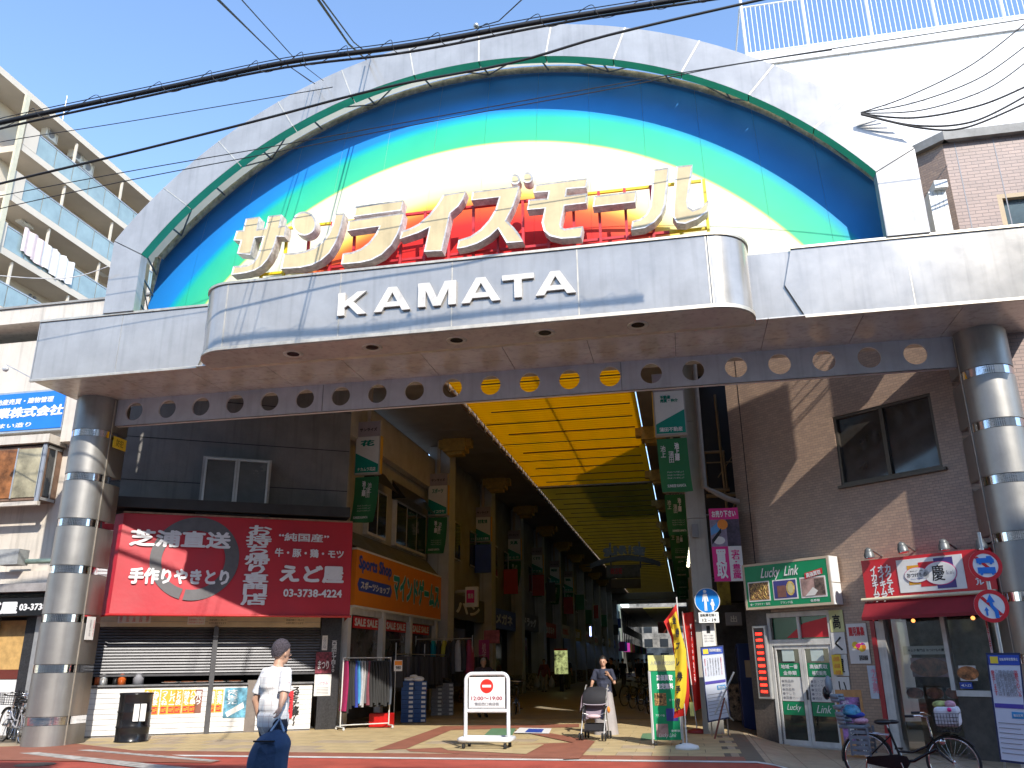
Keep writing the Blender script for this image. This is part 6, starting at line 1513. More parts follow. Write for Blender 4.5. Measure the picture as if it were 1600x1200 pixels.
# ================================================================== OPPOSITE SIDE OF THE STREET (behind the camera: shades and is mirrored in the steel)
op = T('opposite_building', 'grey building row on the near side of the street behind the viewer', 'building', G, (0, -9, 0))
OPM = M('opposite facade', (.52, .49, .44), .8, 0, .3, .6)
op.box('wall', -60, 15.5, -16, -7, 0, 14.7, OPM)
op2 = T('opposite_tower', 'taller building on the near side of the street behind the viewer', 'building', G, (30, -9, 0)); op2.box('wall', 15.6, 60, -16, -7, 0, 23.5, OPM)
for i in range(18):
    for j in range(5): op.box('window', -52 + i * 3.7, -50 + i * 3.7, -7.0 + .002, -6.95, 3.5 + j * 3.1, 5.2 + j * 3.1, GLASS)
# ================================================================== PEOPLE
def voxel(mb, name, size=.015, smooth=4):
    me = bpy.data.meshes.new(name); me.from_pydata(mb.v, [], mb.f); me.update()
    o = bpy.data.objects.new(name, me)
    r = o.modifiers.new('r', 'REMESH'); r.mode = 'VOXEL'; r.voxel_size = size
    s = o.modifiers.new('s', 'SMOOTH'); s.iterations = smooth; s.factor = .5
    m2 = evaluate(o)
    m2.polygons.foreach_set('use_smooth', [True] * len(m2.polygons)); m2.name = name
    return m2
def seg(mb, pts, rs, n=12, flat=None):
    """rounded tapered limb"""
    mb.tube(pts, rs, n, flat=flat)
    for p, r in zip(pts, rs): mb.ball(tuple(p), r * .99, 10)
    return mb
def hand(mb, w, d, side):
    """small open relaxed hand: palm, four bent fingers, thumb; w wrist, d direction of the forearm"""
    d = V(d).normalized(); a = d.cross(V((0, 1, 0)) if abs(d.y) < .9 else V((1, 0, 0))).normalized(); b = d.cross(a)
    pm = V(w) + d * .05; mb.tube([V(w), pm, V(w) + d * .09], [.024, .036, .034], 8, flat=(1, .55))
    for i, l in enumerate((.06, .07, .065, .05)):
        o = V(w) + d * .085 + a * (.026 - i * .017)
        mb.tube([o, o + d * l * .5 + b * .006 * side, o + d * l * .85 + b * .028 * side], [.0095, .009, .007], 6)
    mb.tube([V(w) + d * .03 + a * .028, V(w) + d * .065 + a * .05 + b * .01 * side, V(w) + d * .095 + a * .052 + b * .022 * side], [.011, .010, .008], 6)
def person(label, loc, yaw, h=1.7, pose=None, shirt=(.7, .7, .7), trousers=(.02, .025, .05), hair='short', fine=False, shirt_mat=None, haircol=None, skirt=None, sleeve='short', group=None):
    """pose: joint overrides in body space, x to the person's left, y forwards is -y (faces -y)"""
    J = dict(pel=(0, 0, .93), wai=(0, 0, 1.08), che=(0, 0, 1.30), nec=(0, .0, 1.46), hea=(0, -.015, 1.60),
             lsh=(.19, 0, 1.40), rsh=(-.19, 0, 1.40), lel=(.23, .02, 1.12), rel=(-.23, .02, 1.12), lwr=(.24, -.06, .87), rwr=(-.24, -.06, .87),
             lhi=(.09, 0, .90), rhi=(-.09, 0, .90), lkn=(.10, -.02, .50), rkn=(-.10, -.02, .50), lan=(.10, .03, .09), ran=(-.10, .03, .09))
    if pose: J.update(pose)
    J = {k: V(v) * (h / 1.72) for k, v in J.items()}; s = h / 1.72
    vs = .010 if fine else .022
    t = T('person', label, 'person', G, (0, 0, 0), group)
    b = MB()
    seg(b, [J['pel'], J['wai'], J['che'], J['nec'] - V((0, 0, .06))], [.145 * s, .125 * s, .15 * s, .09 * s], 14, (1.1, .72))
    seg(b, [J['nec'] - V((0, 0, .05)), J['nec'] + V((0, -.01, .05))], [.06 * s, .052 * s])
    hd = J['hea']; b.ball(tuple(hd + V((0, .005, .03)) * s), .100 * s, 16, sc=(.80, .98, 1.12)); b.ball(tuple(hd + V((0, -.022, -.045)) * s), .068 * s, 12, sc=(.85, .95, 1.0))
    b.tube([hd + V((0, -.088, .03)) * s, hd + V((0, -.115, -.02)) * s], [.010 * s, .018 * s], 6); 
    for q in (-1, 1): b.ball(tuple(hd + V((q * .082, .01, 0)) * s), .022 * s, 8, sc=(.5, .8, 1.3))
    for q, sh, el, wr in ((1, 'lsh', 'lel', 'lwr'), (-1, 'rsh', 'rel', 'rwr')):
        seg(b, [J[sh], J[el], J[wr]], [.050 * s, .040 * s, .026 * s]); hand(b, J[wr], J[wr] - J[el], q)
    for hp, kn, an in (('lhi', 'lkn', 'lan'), ('rhi', 'rkn', 'ran')):
        seg(b, [J[hp], (J[hp] + J[kn]) / 2, J[kn], (J[kn] * .65 + J[an] * .35), J[an]], [.085 * s, .075 * s, .056 * s, .054 * s, .036 * s])
        b.tube([J[an] + V((0, .04, -.05)), J[an] + V((0, -.12, -.06))], [.035, .03], 8)
    me = voxel(b, 'body', .008 if fine else .016, 3); me.materials.append(SKIN); o = link('body', me, t.e)
    if fine:
        e = MB()
        for q in (-1, 1): e.ball(tuple(hd + V((q * .032, -.088, .018)) * s), .011 * s, 8)
        t.part('eyes', e, INK); t.part('mouth', MB().box(hd.x - .022, hd.x + .022, hd.y - .104 * s, hd.y - .09 * s, hd.z - .052 * s, hd.z - .046 * s), M('lips', (.35, .10, .08), .5))
    # clothes
    c = MB(); hem = (J['pel'] * .8 + J['wai'] * .2) if not skirt else J['wai']
    seg(c, [J['pel'] - V((0, 0, .01)), J['wai'], J['che'], J['nec'] - V((0, 0, .075))], [.178 * s, .168 * s, .172 * s, .10 * s], 16, (1.06, .74))
    for sh, el, wr in (('lsh', 'lel', 'lwr'), ('rsh', 'rel', 'rwr')):
        e_ = J[el] if sleeve == 'short' else J[wr]; k = .80 if sleeve == 'short' else .97
        pts = [J[sh], J[sh].lerp(J[el], .8 if sleeve == 'short' else 1)] + ([J[el].lerp(J[wr], .95)] if sleeve != 'short' else [])
        c.tube([J['che'].lerp(J[sh], .55) + V((0, 0, .0))] + pts, [.085 * s, .062 * s, .068 * s] + ([.048 * s] if sleeve != 'short' else []), 12)
        c.ball(tuple(J[sh]), .060 * s, 12); seg(c, [J['nec'] - V((0, 0, .08)), J[sh]], [.07 * s, .058 * s])
    me = voxel(c, 'shirt', .010 if fine else .018, 4)
    if fine:
        for v in me.vertices:
            f = math.sin(v.co.x * 38 + v.co.z * 9) * math.sin(v.co.z * 14 + v.co.x * 21) * .006
            v.co += v.normal * f
    me.materials.append(shirt_mat or M('shirt %.2f %.2f %.2f' % shirt, shirt, .85, 0, .06, 6)); o = link('shirt', me, t.e)
    p = MB()
    if skirt:
        L_ = skirt[1]; n = 28; vs_ = []; rows = 12
        c0 = J['pel'] + V((0, 0, .14))
        for j in range(rows + 1):
            v = j / rows; r = .155 + .13 * v ** .8
            for i in range(n):
                a = 2 * math.pi * i / n; rr = r * (1 + .05 * math.sin(a * 7) * v)
                vs_.append((c0.x + rr * math.cos(a) * s, c0.y + rr * .8 * math.sin(a) * s, c0.z - L_ * v))
        p.add(vs_, [(j * n + (i + 1) % n, j * n + i, (j + 1) * n + i, (j + 1) * n + (i + 1) % n) for j in range(rows) for i in range(n)], True)
        t.part('skirt', p, M('skirt', skirt[0], .85, 0, .08, 5))
    else:
        seg(p, [J['pel'] + V((0, 0, .12)), J['pel']], [.150 * s, .160 * s], 14, (1.1, .76))
        for hp, kn, an in (('lhi', 'lkn', 'lan'), ('rhi', 'rkn', 'ran')):
            seg(p, [J[hp], (J[hp] + J[kn]) / 2, J[kn], (J[kn] + J[an]) / 2, J[an] + V((0, 0, .01))], [.108 * s, .098 * s, .078 * s, .07 * s, .062 * s])
        me = voxel(p, 'trousers', .012 if fine else .018, 4); me.materials.append(M('trousers %.2f %.2f %.2f' % trousers, trousers, .85, 0, .1, 6)); link('trousers', me, t.e)
    for q, an in ((1, 'lan'), (-1, 'ran')):
        f = MB(); a = J[an]; f.tube([a + V((0, .06, -.045)), a + V((0, -.04, -.045)), a + V((0, -.17, -.06))], [.042, .048, .036], 10); t.part('shoe', f, BLACK if trousers[0] < .3 else M('grey shoe', (.15, .12, .11), .6))
    hm = haircol or HAIR; hb = MB(); n = 16; vs_ = []
    hc = hd + V((0, .010, .035)) * s
    for j in range(9):
        a = math.pi * .5 * (1 - j / 8) ; 
        for i in range(n):
            th = 2 * math.pi * i / n; fb = math.sin(th)   # +y is the back
            k_ = min(1, max(0, fb * .8 + .45)); low = .38 * (1 - k_) + (-.55 if hair == 'short' else -.75) * k_
            el_ = math.pi / 2 - (math.pi / 2 - low) * (j / 8)
            r = .112 * s
            vs_.append((hc.x + r * .84 * math.cos(el_) * math.cos(th), hc.y + r * 1.0 * math.cos(el_) * math.sin(th), hc.z + r * 1.12 * math.sin(el_)))
    hb.add(vs_, [(j * n + i, (j + 1) * n + i, (j + 1) * n + (i + 1) % n, j * n + (i + 1) % n) for j in range(8) for i in range(n)], True)
    if hair == 'tied': hb.ball(tuple(hc + V((0, .12, -.03)) * s), .05 * s, 10)
    t.part('hair', hb, hm)
    t.e.location = loc; t.e.rotation_euler.z = yaw
    return t

def plaid():
    m = M('white checked shirt', (.80, .78, .76), .85, 0, .04, 6); t = m.node_tree; b = t.nodes['Principled BSDF']; L = t.links
    tc = t.nodes.new('ShaderNodeTexCoord'); br = t.nodes.new('ShaderNodeTexBrick'); br.offset = 0
    mp = t.nodes.new('ShaderNodeMapping'); mp.inputs['Rotation'].default_value = (math.pi / 2, 0, 0); L.new(tc.outputs['Object'], mp.inputs[0]); L.new(mp.outputs[0], br.inputs[0])
    br.inputs['Scale'].default_value = 1; br.inputs['Brick Width'].default_value = .055; br.inputs['Row Height'].default_value = .055; br.inputs['Mortar Size'].default_value = .0016
    br.inputs['Color1'].default_value = (.80, .78, .76, 1); br.inputs['Color2'].default_value = (.78, .76, .74, 1); br.inputs['Mortar'].default_value = (.50, .40, .40, 1)
    L.new(br.outputs[0], b.inputs['Base Color']); return m
CAPM = M('mauve grey hat', (.19, .15, .20), .8, 0, .1, 8)
# man walking away to the right with a shopping bag
mx = front(8.85).px(428, 1100)[0]
hx_, hz_ = Fr((front(8.6).px(425, 1100)[0], 8.62, 0), (1, .1, 0)).px(437, 1126)
hw_ = Fr((front(8.6).px(425, 1100)[0], 8.62, 0), (1, .1, 0)).w((hx_, 0, hz_ + .03))
dx_, dy_ = hw_.x - mx, hw_.y - 8.85; ca_, sa_ = math.cos(R(-152)), math.sin(R(-152)); HB = (dx_ * ca_ - dy_ * sa_, dx_ * sa_ + dy_ * ca_, hw_.z)
HW = V((-.23, .0, 1.13)); HB = V(HB); HB = (HB.x * .99, HB.y * .99, HB.z + .09)
man = person('man in a white short sleeved shirt walking away with a navy bag', (mx, 8.85, 0), R(152), 1.76,
             dict(lsh=(.175, 0, 1.39), rsh=(-.175, 0, 1.39), hea=(0, -.05, 1.58), nec=(0, -.01, 1.45), lel=(.25, .06, 1.12), lwr=(.22, .0, .90), rel=(-.25, .07, 1.14), rwr=HB, lkn=(.10, -.12, .52), lan=(.10, -.05, .1), rkn=(-.10, .02, .50), ran=(-.10, .18, .12)),
             trousers=(.012, .015, .03), fine=True, shirt_mat=plaid(), haircol=M('grey mauve hair', (.07, .055, .065), .85, 0, .5, 60, bump=.8, bscale=90))
# bag carried in his right hand (screen right): built in world space
fbag = Fr((front(8.6).px(425, 1100)[0], 8.62, 0), (1, .1, 0))
def BP(px_, py_, d=0): return fbag.px(px_, py_, d)
bag = T('shopping_bag', 'big navy fabric bag hanging from the hand of the man in white', 'bag', fbag, (0, 0, .3))
pts = [BP(415, 1145), BP(433, 1138), BP(446, 1141), BP(456, 1160), BP(450, 1172), BP(447, 1200), BP(444, 1240), BP(392, 1240), BP(384, 1200), BP(392, 1172), BP(402, 1152)]
vs_ = MB(); rows = 9
# puffed shell: outline scaled inwards away from the mid plane
cx_ = sum(p[0] for p in pts) / len(pts); cz_ = sum(p[1] for p in pts) / len(pts)
ring = []
for j in range(rows):
    v = j / (rows - 1) * 2 - 1; k = math.sqrt(max(0, 1 - (abs(v) ** 2.2) * .75)); ring.append([(cx_ + (p[0] - cx_) * k, v * .13 + .02 * math.sin(p[1] * 30 + j), cz_ + (p[1] - cz_) * k) for p in pts])
n = len(pts); allv = [p for r_ in ring for p in r_]
vs_.add(allv, [(j * n + i, j * n + (i + 1) % n, (j + 1) * n + (i + 1) % n, (j + 1) * n + i) for j in range(rows - 1) for i in range(n)], True); vs_.add(ring[0], [tuple(range(n - 1, -1, -1))]); vs_.add(ring[-1], [tuple(range(n))])
NV = M('navy bag fabric', (.035, .075, .16), .8, 0, .12, 6, bump=.3, bscale=30)
bo = bag.part('shell', vs_, NV); sub = bo.modifiers.new('s', 'SUBSURF'); sub.levels = 1; sub.render_levels = 2
a, b = BP(404, 1156), BP(436, 1156); bag.box('flap_seam', a[0], b[0], -.145, -.12, a[1] - .012, a[1] + .004, BLACK)
hx, hz = BP(437, 1126); a = BP(426, 1142); b = BP(446, 1143)
bag.part('handle', MB().tube([(a[0], -.06, a[1]), (hx - .03, -.02, hz - .03), (hx, 0, hz + .02), (hx + .02, 0, hz - .03), (b[0], -.04, b[1])], .012, 6), M('pale blue strap', (.35, .45, .60), .7))
bag.part('handle', MB().tube([(a[0], .06, a[1]), (hx - .03, .02, hz - .03), (hx, 0, hz + .02), (hx + .02, 0, hz - .03), (b[0], .04, b[1])], .012, 6), NV)

# woman behind the pushchair
wp_ = gz(945, 1148)
person('woman in a navy top and long pale skirt pushing a pushchair', (wp_.x + .03, wp_.y, 0), R(-4), 1.60,
       dict(lel=(.25, -.02, 1.14), lwr=(.15, -.12, 1.30), rel=(-.27, -.05, 1.15), rwr=(-.25, -.30, 1.08)), shirt=(.03, .035, .06), hair='tied', fine=True, skirt=((.38, .35, .34), 1.0), sleeve='short')
# pushchair
def pushchair(loc, yaw):
    t = T('pushchair', 'grey and black folding pushchair with a dark hood in front of the woman', 'pushchair', G)
    F1 = M('pushchair fabric black', (.02, .02, .024), .8, 0, .15, 10); F2 = M('pushchair mauve', (.28, .22, .27), .8, 0, .1, 8)
    for sx in (-1, 1):
        x = sx * .23
        t.part('frame_tube', MB().tube([(x, .42, 1.02), (x, .30, .95), (x, -.25, .12)], .013, 8), ALU); t.part('frame_tube', MB().tube([(x, .05, .62), (x, .30, .12)], .012, 8), ALU)
        t.part('handle', MB().tube([(x, .42, 1.02), (x, .50, 1.03), (x, .54, 1.0)], .018, 8), BLACK)
        for y in (-.27, .32):
            for d in (-.03, .03): t.part('wheel', MB().lathe([(.03, -.012), (.07, -.012), (.075, 0), (.07, .012), (.03, .012)], 18, (x + d, y, .075), axis='x'), RUBBER)
        t.part('arm_rest', MB().tube([(x, .12, .62), (x, -.12, .58)], .02, 8), BLACK)
    # seat
    t.part('seat', MB().add([(-.2, -.16, .40), (.2, -.16, .40), (.2, .12, .38), (-.2, .12, .38), (-.2, .24, .80), (.2, .24, .80)], [(0, 1, 2, 3), (3, 2, 5, 4)]), F2)
    t.part('seat_side', MB().add([(-.205, -.16, .40), (-.205, .12, .38), (-.205, .24, .80), (-.205, .02, .62)], [(0, 1, 2, 3)]).add([(.205, -.16, .40), (.205, .12, .38), (.205, .24, .80), (.205, .02, .62)], [(3, 2, 1, 0)]), F1)
    mb = MB(); vs = []
    for j in range(9):
        a = -.35 + 1.75 * j / 8
        for i in range(13):
            b = -1 + 2 * i / 12; vs.append((.235 * b, .24 - .30 * math.cos(a) * (1 - .15 * b * b) * 1.0 + .08, .74 + .26 * math.sin(a) * (1 - .25 * b ** 4)))
    mb.add(vs, [(j * 13 + i, j * 13 + i + 1, (j + 1) * 13 + i + 1, (j + 1) * 13 + i) for j in range(8) for i in range(12)], True); t.part('hood', mb, F1)
    t.part('hood_edge', MB().tube([(.235 * (-1 + i / 6), .08 + .24 - .30 * math.cos(-.35) * (1 - .15 * (-1 + i / 6) ** 2), .74 + .26 * math.sin(-.35) * (1 - .25 * (-1 + i / 6) ** 4)) for i in range(13)], .012, 6), M('mauve piping', (.35, .30, .34), .7))
    t.part('basket', MB().box(-.19, .19, -.12, .22, .16, .17).box(-.19, .19, -.12, -.11, .17, .30).box(-.19, .19, .21, .22, .17, .30).box(-.19, -.18, -.109, .209, .171, .30).box(.18, .19, -.109, .209, .171, .30), F1)
    t.part('foot_rest', MB().box(-.15, .15, -.30, -.22, .17, .19), BLACK); t.part('cross_bar', MB().tube([(-.23, .1, .35), (.23, -.05, .5)], .01, 6).tube([(.23, .1, .35), (-.23, -.05, .5)], .01, 6), ALU)
    for sx in (-1, 1):
        t.part('side_flap', MB().add([(sx * .25, .30, .92), (sx * .27, .10, .80), (sx * .30, .0, .50), (sx * .26, .16, .55)], [(0, 1, 2, 3) if sx > 0 else (3, 2, 1, 0)]), F2)
    t.part('orange_pouch', MB().ball((.29, .05, .56), .05, 10, sc=(.7, .7, 1.3)), ORANGEI); t.part('blanket', MB().ball((0, -.08, .44), .13, 12, sc=(1.2, .9, .35)), M('pale pink blanket', (.60, .45, .48), .8, 0, .1, 9))
    t.e.location = loc; t.e.rotation_euler.z = yaw
p_ = gz(930, 1157); pushchair((p_.x, p_.y, .016), R(-5))
# people in the shade
p_ = gz(770, 1122); person('person in a dark top leaning on a bicycle behind the rolling sign', (p_.x - .3, p_.y, .03), R(25), 1.68, dict(hea=(0, -.12, 1.50), nec=(0, -.09, 1.38), che=(0, -.05, 1.26), lsh=(.19, -.06, 1.34), rsh=(-.19, -.06, 1.34), lel=(.42, -.20, 1.16), lwr=(.62, -.34, 1.02), rel=(-.3, -.2, 1.12), rwr=(-.25, -.4, 1.05)), shirt=(.045, .035, .05), trousers=(.06, .06, .05), haircol=M('silver hair', (.30, .30, .29), .7, 0, .2, 20))
p_ = gz(851, 1082); person('person in a dusty pink top and white trousers with white carrier bags', (p_.x, p_.y, .03), R(-10), 1.62, dict(lwr=(.34, -.05, .84), rwr=(-.34, -.05, .84), lel=(.30, .02, 1.1), rel=(-.30, .02, 1.1)), shirt=(.36, .12, .13), trousers=(.55, .50, .44), sleeve='long')
BG = M('white plastic bag', (.70, .70, .70), .4, 0, .08, 9, transl=.3)
for sx, nm in ((-.40, 'left'), (.40, 'right')):
    solo('carrier_bag', 'full white plastic bag in the hand of the pink topped person, %s one' % nm, 'bag', MB().lathe([(0, 0), (.13, .02), (.17, .15), (.14, .34), (.05, .50), (.02, .60), (0, .62)], 14, (p_.x + sx, p_.y - .1, .24)), BG)
x0, z0 = front(p_.y).px(862, 1052); t = T('lit_shop_stand', 'glowing green and white display stand behind the pink topped person', 'stand', front(p_.y + .8), (x0, 0, 0)); t.box('face', x0 + .05, x0 + .75, -.02, .15, .9, 2.1, M('lit green display', (.55, .62, .25), .5, 0, .7, 4, emit=.25)); t.box('leg', x0 + .3, x0 + .5, .0, .1, 0, .9, BLACK); t.box('top', x0 + .05, x0 + .75, -.021, .151, 2.103, 2.2, REDI)
p_ = gz(918, 1072); person('person in a dark top and khaki trousers walking away up the arcade', (p_.x - .2, p_.y - 8, .03), R(170), 1.70, dict(lkn=(.1, -.14, .5), ran=(-.1, .15, .12)), shirt=(.03, .035, .05), trousers=(.16, .15, .10))
crowd = [(1000, 1075, (.03, .03, .03), -1.2), (968, 1062, (.5, .5, .52), 0), (985, 1056, (.4, .42, .5), 0), (1004, 1058, (.55, .5, .5), 0), (1020, 1060, (.45, .45, .5), 0), (958, 1090, (.03, .03, .035), 0), (893, 1062, (.2, .22, .25), 0), (1012, 1068, (.06, .05, .05), 0), (975, 1075, (.03, .03, .04), 0)] + [(940 + 11 * i, 1053 + (i * 7) % 9, [(.5, .5, .52), (.03, .03, .03), (.4, .42, .5)][i % 3], 0) for i in range(9)] + [(885, 1068, (.03, .03, .03), 0), (872, 1060, (.5, .5, .52), 0), (830, 1066, (.03, .03, .04), 0)]
proto = {}
for i, (px_, py_, c, _) in enumerate(crowd):
    p_ = gz(px_, py_); key = round(sum(c) * 2)
    if key not in proto:
        proto[key] = person('x', (p_.x, p_.y, .03), R(180 * (i % 2) + 12 * i), 1.62 + .03 * (i % 4), dict(lkn=(.1, -.12, .5), ran=(-.1, .12, .12)), shirt=c, trousers=(.03, .03, .04) if i % 2 else (.08, .07, .06), group='distant shoppers inside the arcade').e; o = proto[key]
    else:
        o = copy_tree(proto[key]); o.location = (p_.x, p_.y, .03); o.rotation_euler.z = R(180 * (i % 2) + 20 * i)
    o['label'] = ['large dark clothed shopper right of the pushchair woman', 'pale topped distant shopper in the arcade middle', 'grey blue topped distant shopper beside the pale one', 'pinkish topped distant shopper left of the flags', 'pale topped distant shopper behind the yellow flag', 'dark shopper just behind the pushchair woman', 'grey topped distant shopper left of the pushchair woman', 'brown topped distant shopper near the parked bicycles', 'black clothed distant shopper before the parked bicycles'][i] if i < 9 else 'far shopper in the crowd deep inside the arcade'

# ================================================================== BICYCLES
def bicycle(label, loc, yaw, frame=(.012, .012, .014), basket=True, child=False, group=None, lean=4):
    t = T('bicycle', label, 'bicycle', G, (0, 0, 0), group)
    fm = M('bike paint %.2f %.2f' % frame[:2], frame, .25, .2, .05, 5); r = .335; WB_ = 1.12     # wheels in the xz plane; rear at x=0
    ft = []
    for wx in (0, WB_):
        w_ = t.part('wheel', MB().ball((wx, 0, r), .03, 10).tube([(wx, -.05, r), (wx, .05, r)], .02, 8), CHROME)
        ring = [(wx + r * math.cos(2 * math.pi * i / 36), 0, r + r * math.sin(2 * math.pi * i / 36)) for i in range(36)]
        t.part('tyre', MB().tube(ring, .018, 8, closed=True), RUBBER, w_)
        t.part('rim', MB().tube([(wx + (r - .025) * math.cos(2 * math.pi * i / 36), 0, r + (r - .025) * math.sin(2 * math.pi * i / 36)) for i in range(36)], .011, 6, closed=True), CHROME, w_)
        sp_ = MB()
        for i in range(24):
            a = 2 * math.pi * i / 24; sp_.tube([(wx, .02 * (-1) ** i, r), (wx + (r - .03) * math.cos(a), 0, r + (r - .03) * math.sin(a))], .0016, 3, caps=False)
        t.part('spokes', sp_, CHROME, w_)
        g = MB(); vs = []
        A0, A1 = (R(20), R(190)) if wx == 0 else (R(35), R(150))
        for i in range(17):
            a = A0 + (A1 - A0) * i / 16
            for d in (-.03, 0, .03): vs.append((wx + (r + .035 - abs(d) * .3) * math.cos(a), d, r + (r + .035 - abs(d) * .3) * math.sin(a)))
        g.add(vs, [(i * 3 + j, i * 3 + j + 1, (i + 1) * 3 + j + 1, (i + 1) * 3 + j) for i in range(16) for j in range(2)], True); t.part('mudguard', g, CHROME if frame[0] > .2 else fm)
    bb = V((.46, 0, .30)); st = V((.36, 0, .66)); hd1 = V((.90, 0, .62)); hd0 = V((.94, 0, .50)); 
    t.part('frame', MB().tube([bb, st + (st - bb) * .25], .017, 8).tube([hd0, V((.78, 0, .42)), V((.62, 0, .33)), bb], .022, 8).tube([hd1, V((.80, 0, .52)), V((.62, 0, .44)), bb + (st - bb) * .4], .016, 8)
           .tube([V((0, .05, r)), bb], .011, 6).tube([V((0, -.05, r)), bb], .011, 6).tube([V((0, .05, r)), st], .009, 6).tube([V((0, -.05, r)), st], .009, 6).tube([hd0 - V((-.02, 0, .03)), hd1 + V((-.02, 0, .04))], .021, 8), fm)
    t.part('fork', MB().tube([hd0, V((1.0, .05, .42)), V((WB_, .055, r))], .012, 6).tube([hd0, V((1.0, -.05, .42)), V((WB_, -.055, r))], .012, 6), fm)
    t.part('seat_post', MB().tube([st + (st - bb) * .2, st + (st - bb) * .42], .013, 8), CHROME)
    sd = st + (st - bb) * .45; t.part('saddle', MB().ball(tuple(sd + V((-.04, 0, .01))), .12, 14, sc=(1.1, .9, .35)).ball(tuple(sd + V((.09, 0, .015))), .05, 10, sc=(1.9, .8, .6)), BLACK)
    hb = hd1 + V((-.03, 0, .30)); t.part('stem', MB().tube([hd1, hb], .014, 8), CHROME)
    t.part('handlebar', MB().tube([hb + V((-.22, .27, .02)), hb + V((-.06, .26, .03)), hb + V((.03, .12, .0)), hb, hb + V((.03, -.12, 0)), hb + V((-.06, -.26, .03)), hb + V((-.22, -.27, .02))], .011, 8), CHROME)
    t.part('grip', MB().tube([hb + V((-.24, .27, .02)), hb + V((-.12, .268, .025))], .018, 8).tube([hb + V((-.24, -.27, .02)), hb + V((-.12, -.268, .025))], .018, 8), BLACK)
    t.part('chain_guard', MB().prism([(-.03, .30), (.0, .36), (.42, .41), (.54, .39), (.58, .31), (.52, .22), (.42, .20), (.0, .27)], -.075, -.055), fm)
    t.part('crank', MB().tube([bb + V((0, -.10, 0)), bb + V((.05, -.11, -.16))], .009, 6).tube([bb + V((0, .10, 0)), bb + V((-.05, .11, .16))], .009, 6).tube([bb - V((0, .1, 0)), bb + V((0, .1, 0))], .012, 8), CHROME)
    t.part('pedal', MB().box(bb.x + .0, bb.x + .10, -.20, -.115, bb.z - .175, bb.z - .15).box(bb.x - .10, bb.x, .115, .20, bb.z + .15, bb.z + .175), BLACK)
    t.part('stand', MB().tube([(0, .09, r), (-.06, .12, .02), (-.06, -.12, .02), (0, -.09, r)], .009, 6), CHROME); t.part('rack', MB().tube([(st.x - .02, .06, .66), (-.20, .07, .70)], .007, 5).tube([(st.x - .02, -.06, .66), (-.20, -.07, .70)], .007, 5).tube([(0, .06, r), (-.1, .07, .69)], .006, 5).tube([(0, -.06, r), (-.1, -.07, .69)], .006, 5), CHROME)
    t.part('headlamp', MB().ball((1.02, 0, .60), .045, 12), CHROME)
    if basket:
        bk = MB(); x0, x1, z0, z1 = 1.0, 1.27, .74, .98
        for k in range(6):
            z = z0 + (z1 - z0) * k / 5; g = .03 * k / 5; bk.tube([(x0 - g, -.16 - g, z), (x1 + g, -.16 - g, z), (x1 + g, .16 + g, z), (x0 - g, .16 + g, z)], .004, 4, closed=True)
        for k in range(8):
            y = -.15 + .3 * k / 7; bk.tube([(x1, y, z0), (x1 + .03, y * 1.15, z1)], .003, 4).tube([(x0, y, z0), (x0 - .03, y * 1.15, z1)], .003, 4); x = x0 + (x1 - x0) * k / 7; bk.tube([(x, -.16, z0), (x, -.19, z1)], .003, 4).tube([(x, .16, z0), (x, .19, z1)], .003, 4)
        bk.box(x0, x1, -.16, .16, z0 - .005, z0); t.part('basket', bk, BLACK)
    if child:
        gm = M('grey plastic', (.17, .20, .23), .5, 0, .06, 6)
        sh = MB(); vs = []
        for j in range(9):
            v = j / 8
            for i in range(11):
                b = -1 + 2 * i / 10; vs.append((-.34 + .12 * b * b * 1.2 - .07 * v, .19 * b * (1 - .12 * v), .80 + .40 * v))
        for j in range(8):
            if j in (3, 5): continue
            sh.add([vs[j * 11 + i] for i in range(11)] + [vs[(j + 1) * 11 + i] for i in range(11)], [(i, i + 1, 12 + i, 11 + i) for i in range(10)], True)
        cs_ = t.part('child_seat', sh, gm); md = cs_.modifiers.new('s', 'SOLIDIFY'); md.thickness = .018
        t.part('seat_base', MB().box(-.32, .06, -.15, .15, .74, .79), gm, bevel=.015)
        hr_ = t.part('head_rest', MB().ball((-.42, 0, 1.34), .13, 14, sc=(.35, .95, 1.0)), gm); t.part('head_pad', MB().ball((-.47, 0, 1.22), .10, 12, sc=(.5, 1.1, 1.0)), BLACK)
        for sy in (-1, 1):
            lg = MB()
            for k in range(5): lg.box(-.18 + .01 * k, .10 - .01 * k, sy * .19 - .008, sy * .19 + .008, .40 + .07 * k, .445 + .07 * k)
            lg.box(-.18, -.15, sy * .19 - .008, sy * .19 + .008, .385, .76).box(.07, .10, sy * .19 - .008, sy * .19 + .008, .385, .76); t.part('leg_guard', lg, gm)
        t.part('blue_helmet', MB().lathe([(.125, 0), (.13, .02), (.125, .06), (.10, .10), (.055, .13), (0, .135)], 20, (-.14, 0, .93)).box(-.20, -.08, -.075, -.055, .985, 1.03).box(-.20, -.08, .055, .075, .985, 1.03), M('sky blue helmet', (.06, .28, .45), .3, 0, .5, 10)); t.part('pink_cushion', MB().ball((-.03, .0, .84), .11, 12, sc=(1.0, 1.2, .45)), M('pink check cloth', (.62, .32, .40), .8, 0, .3, 30)); t.part('blue_cloth', MB().ball((-.1, .02, .92), .12, 12, sc=(1.2, 1.1, .4)), M('royal blue cloth', (.03, .06, .35), .8))
        t.part('white_bag', MB().box(.99, 1.30, -.17, .17, .80, 1.06), M('white tote', (.62, .60, .64), .8, 0, .1, 8), bevel=.05)
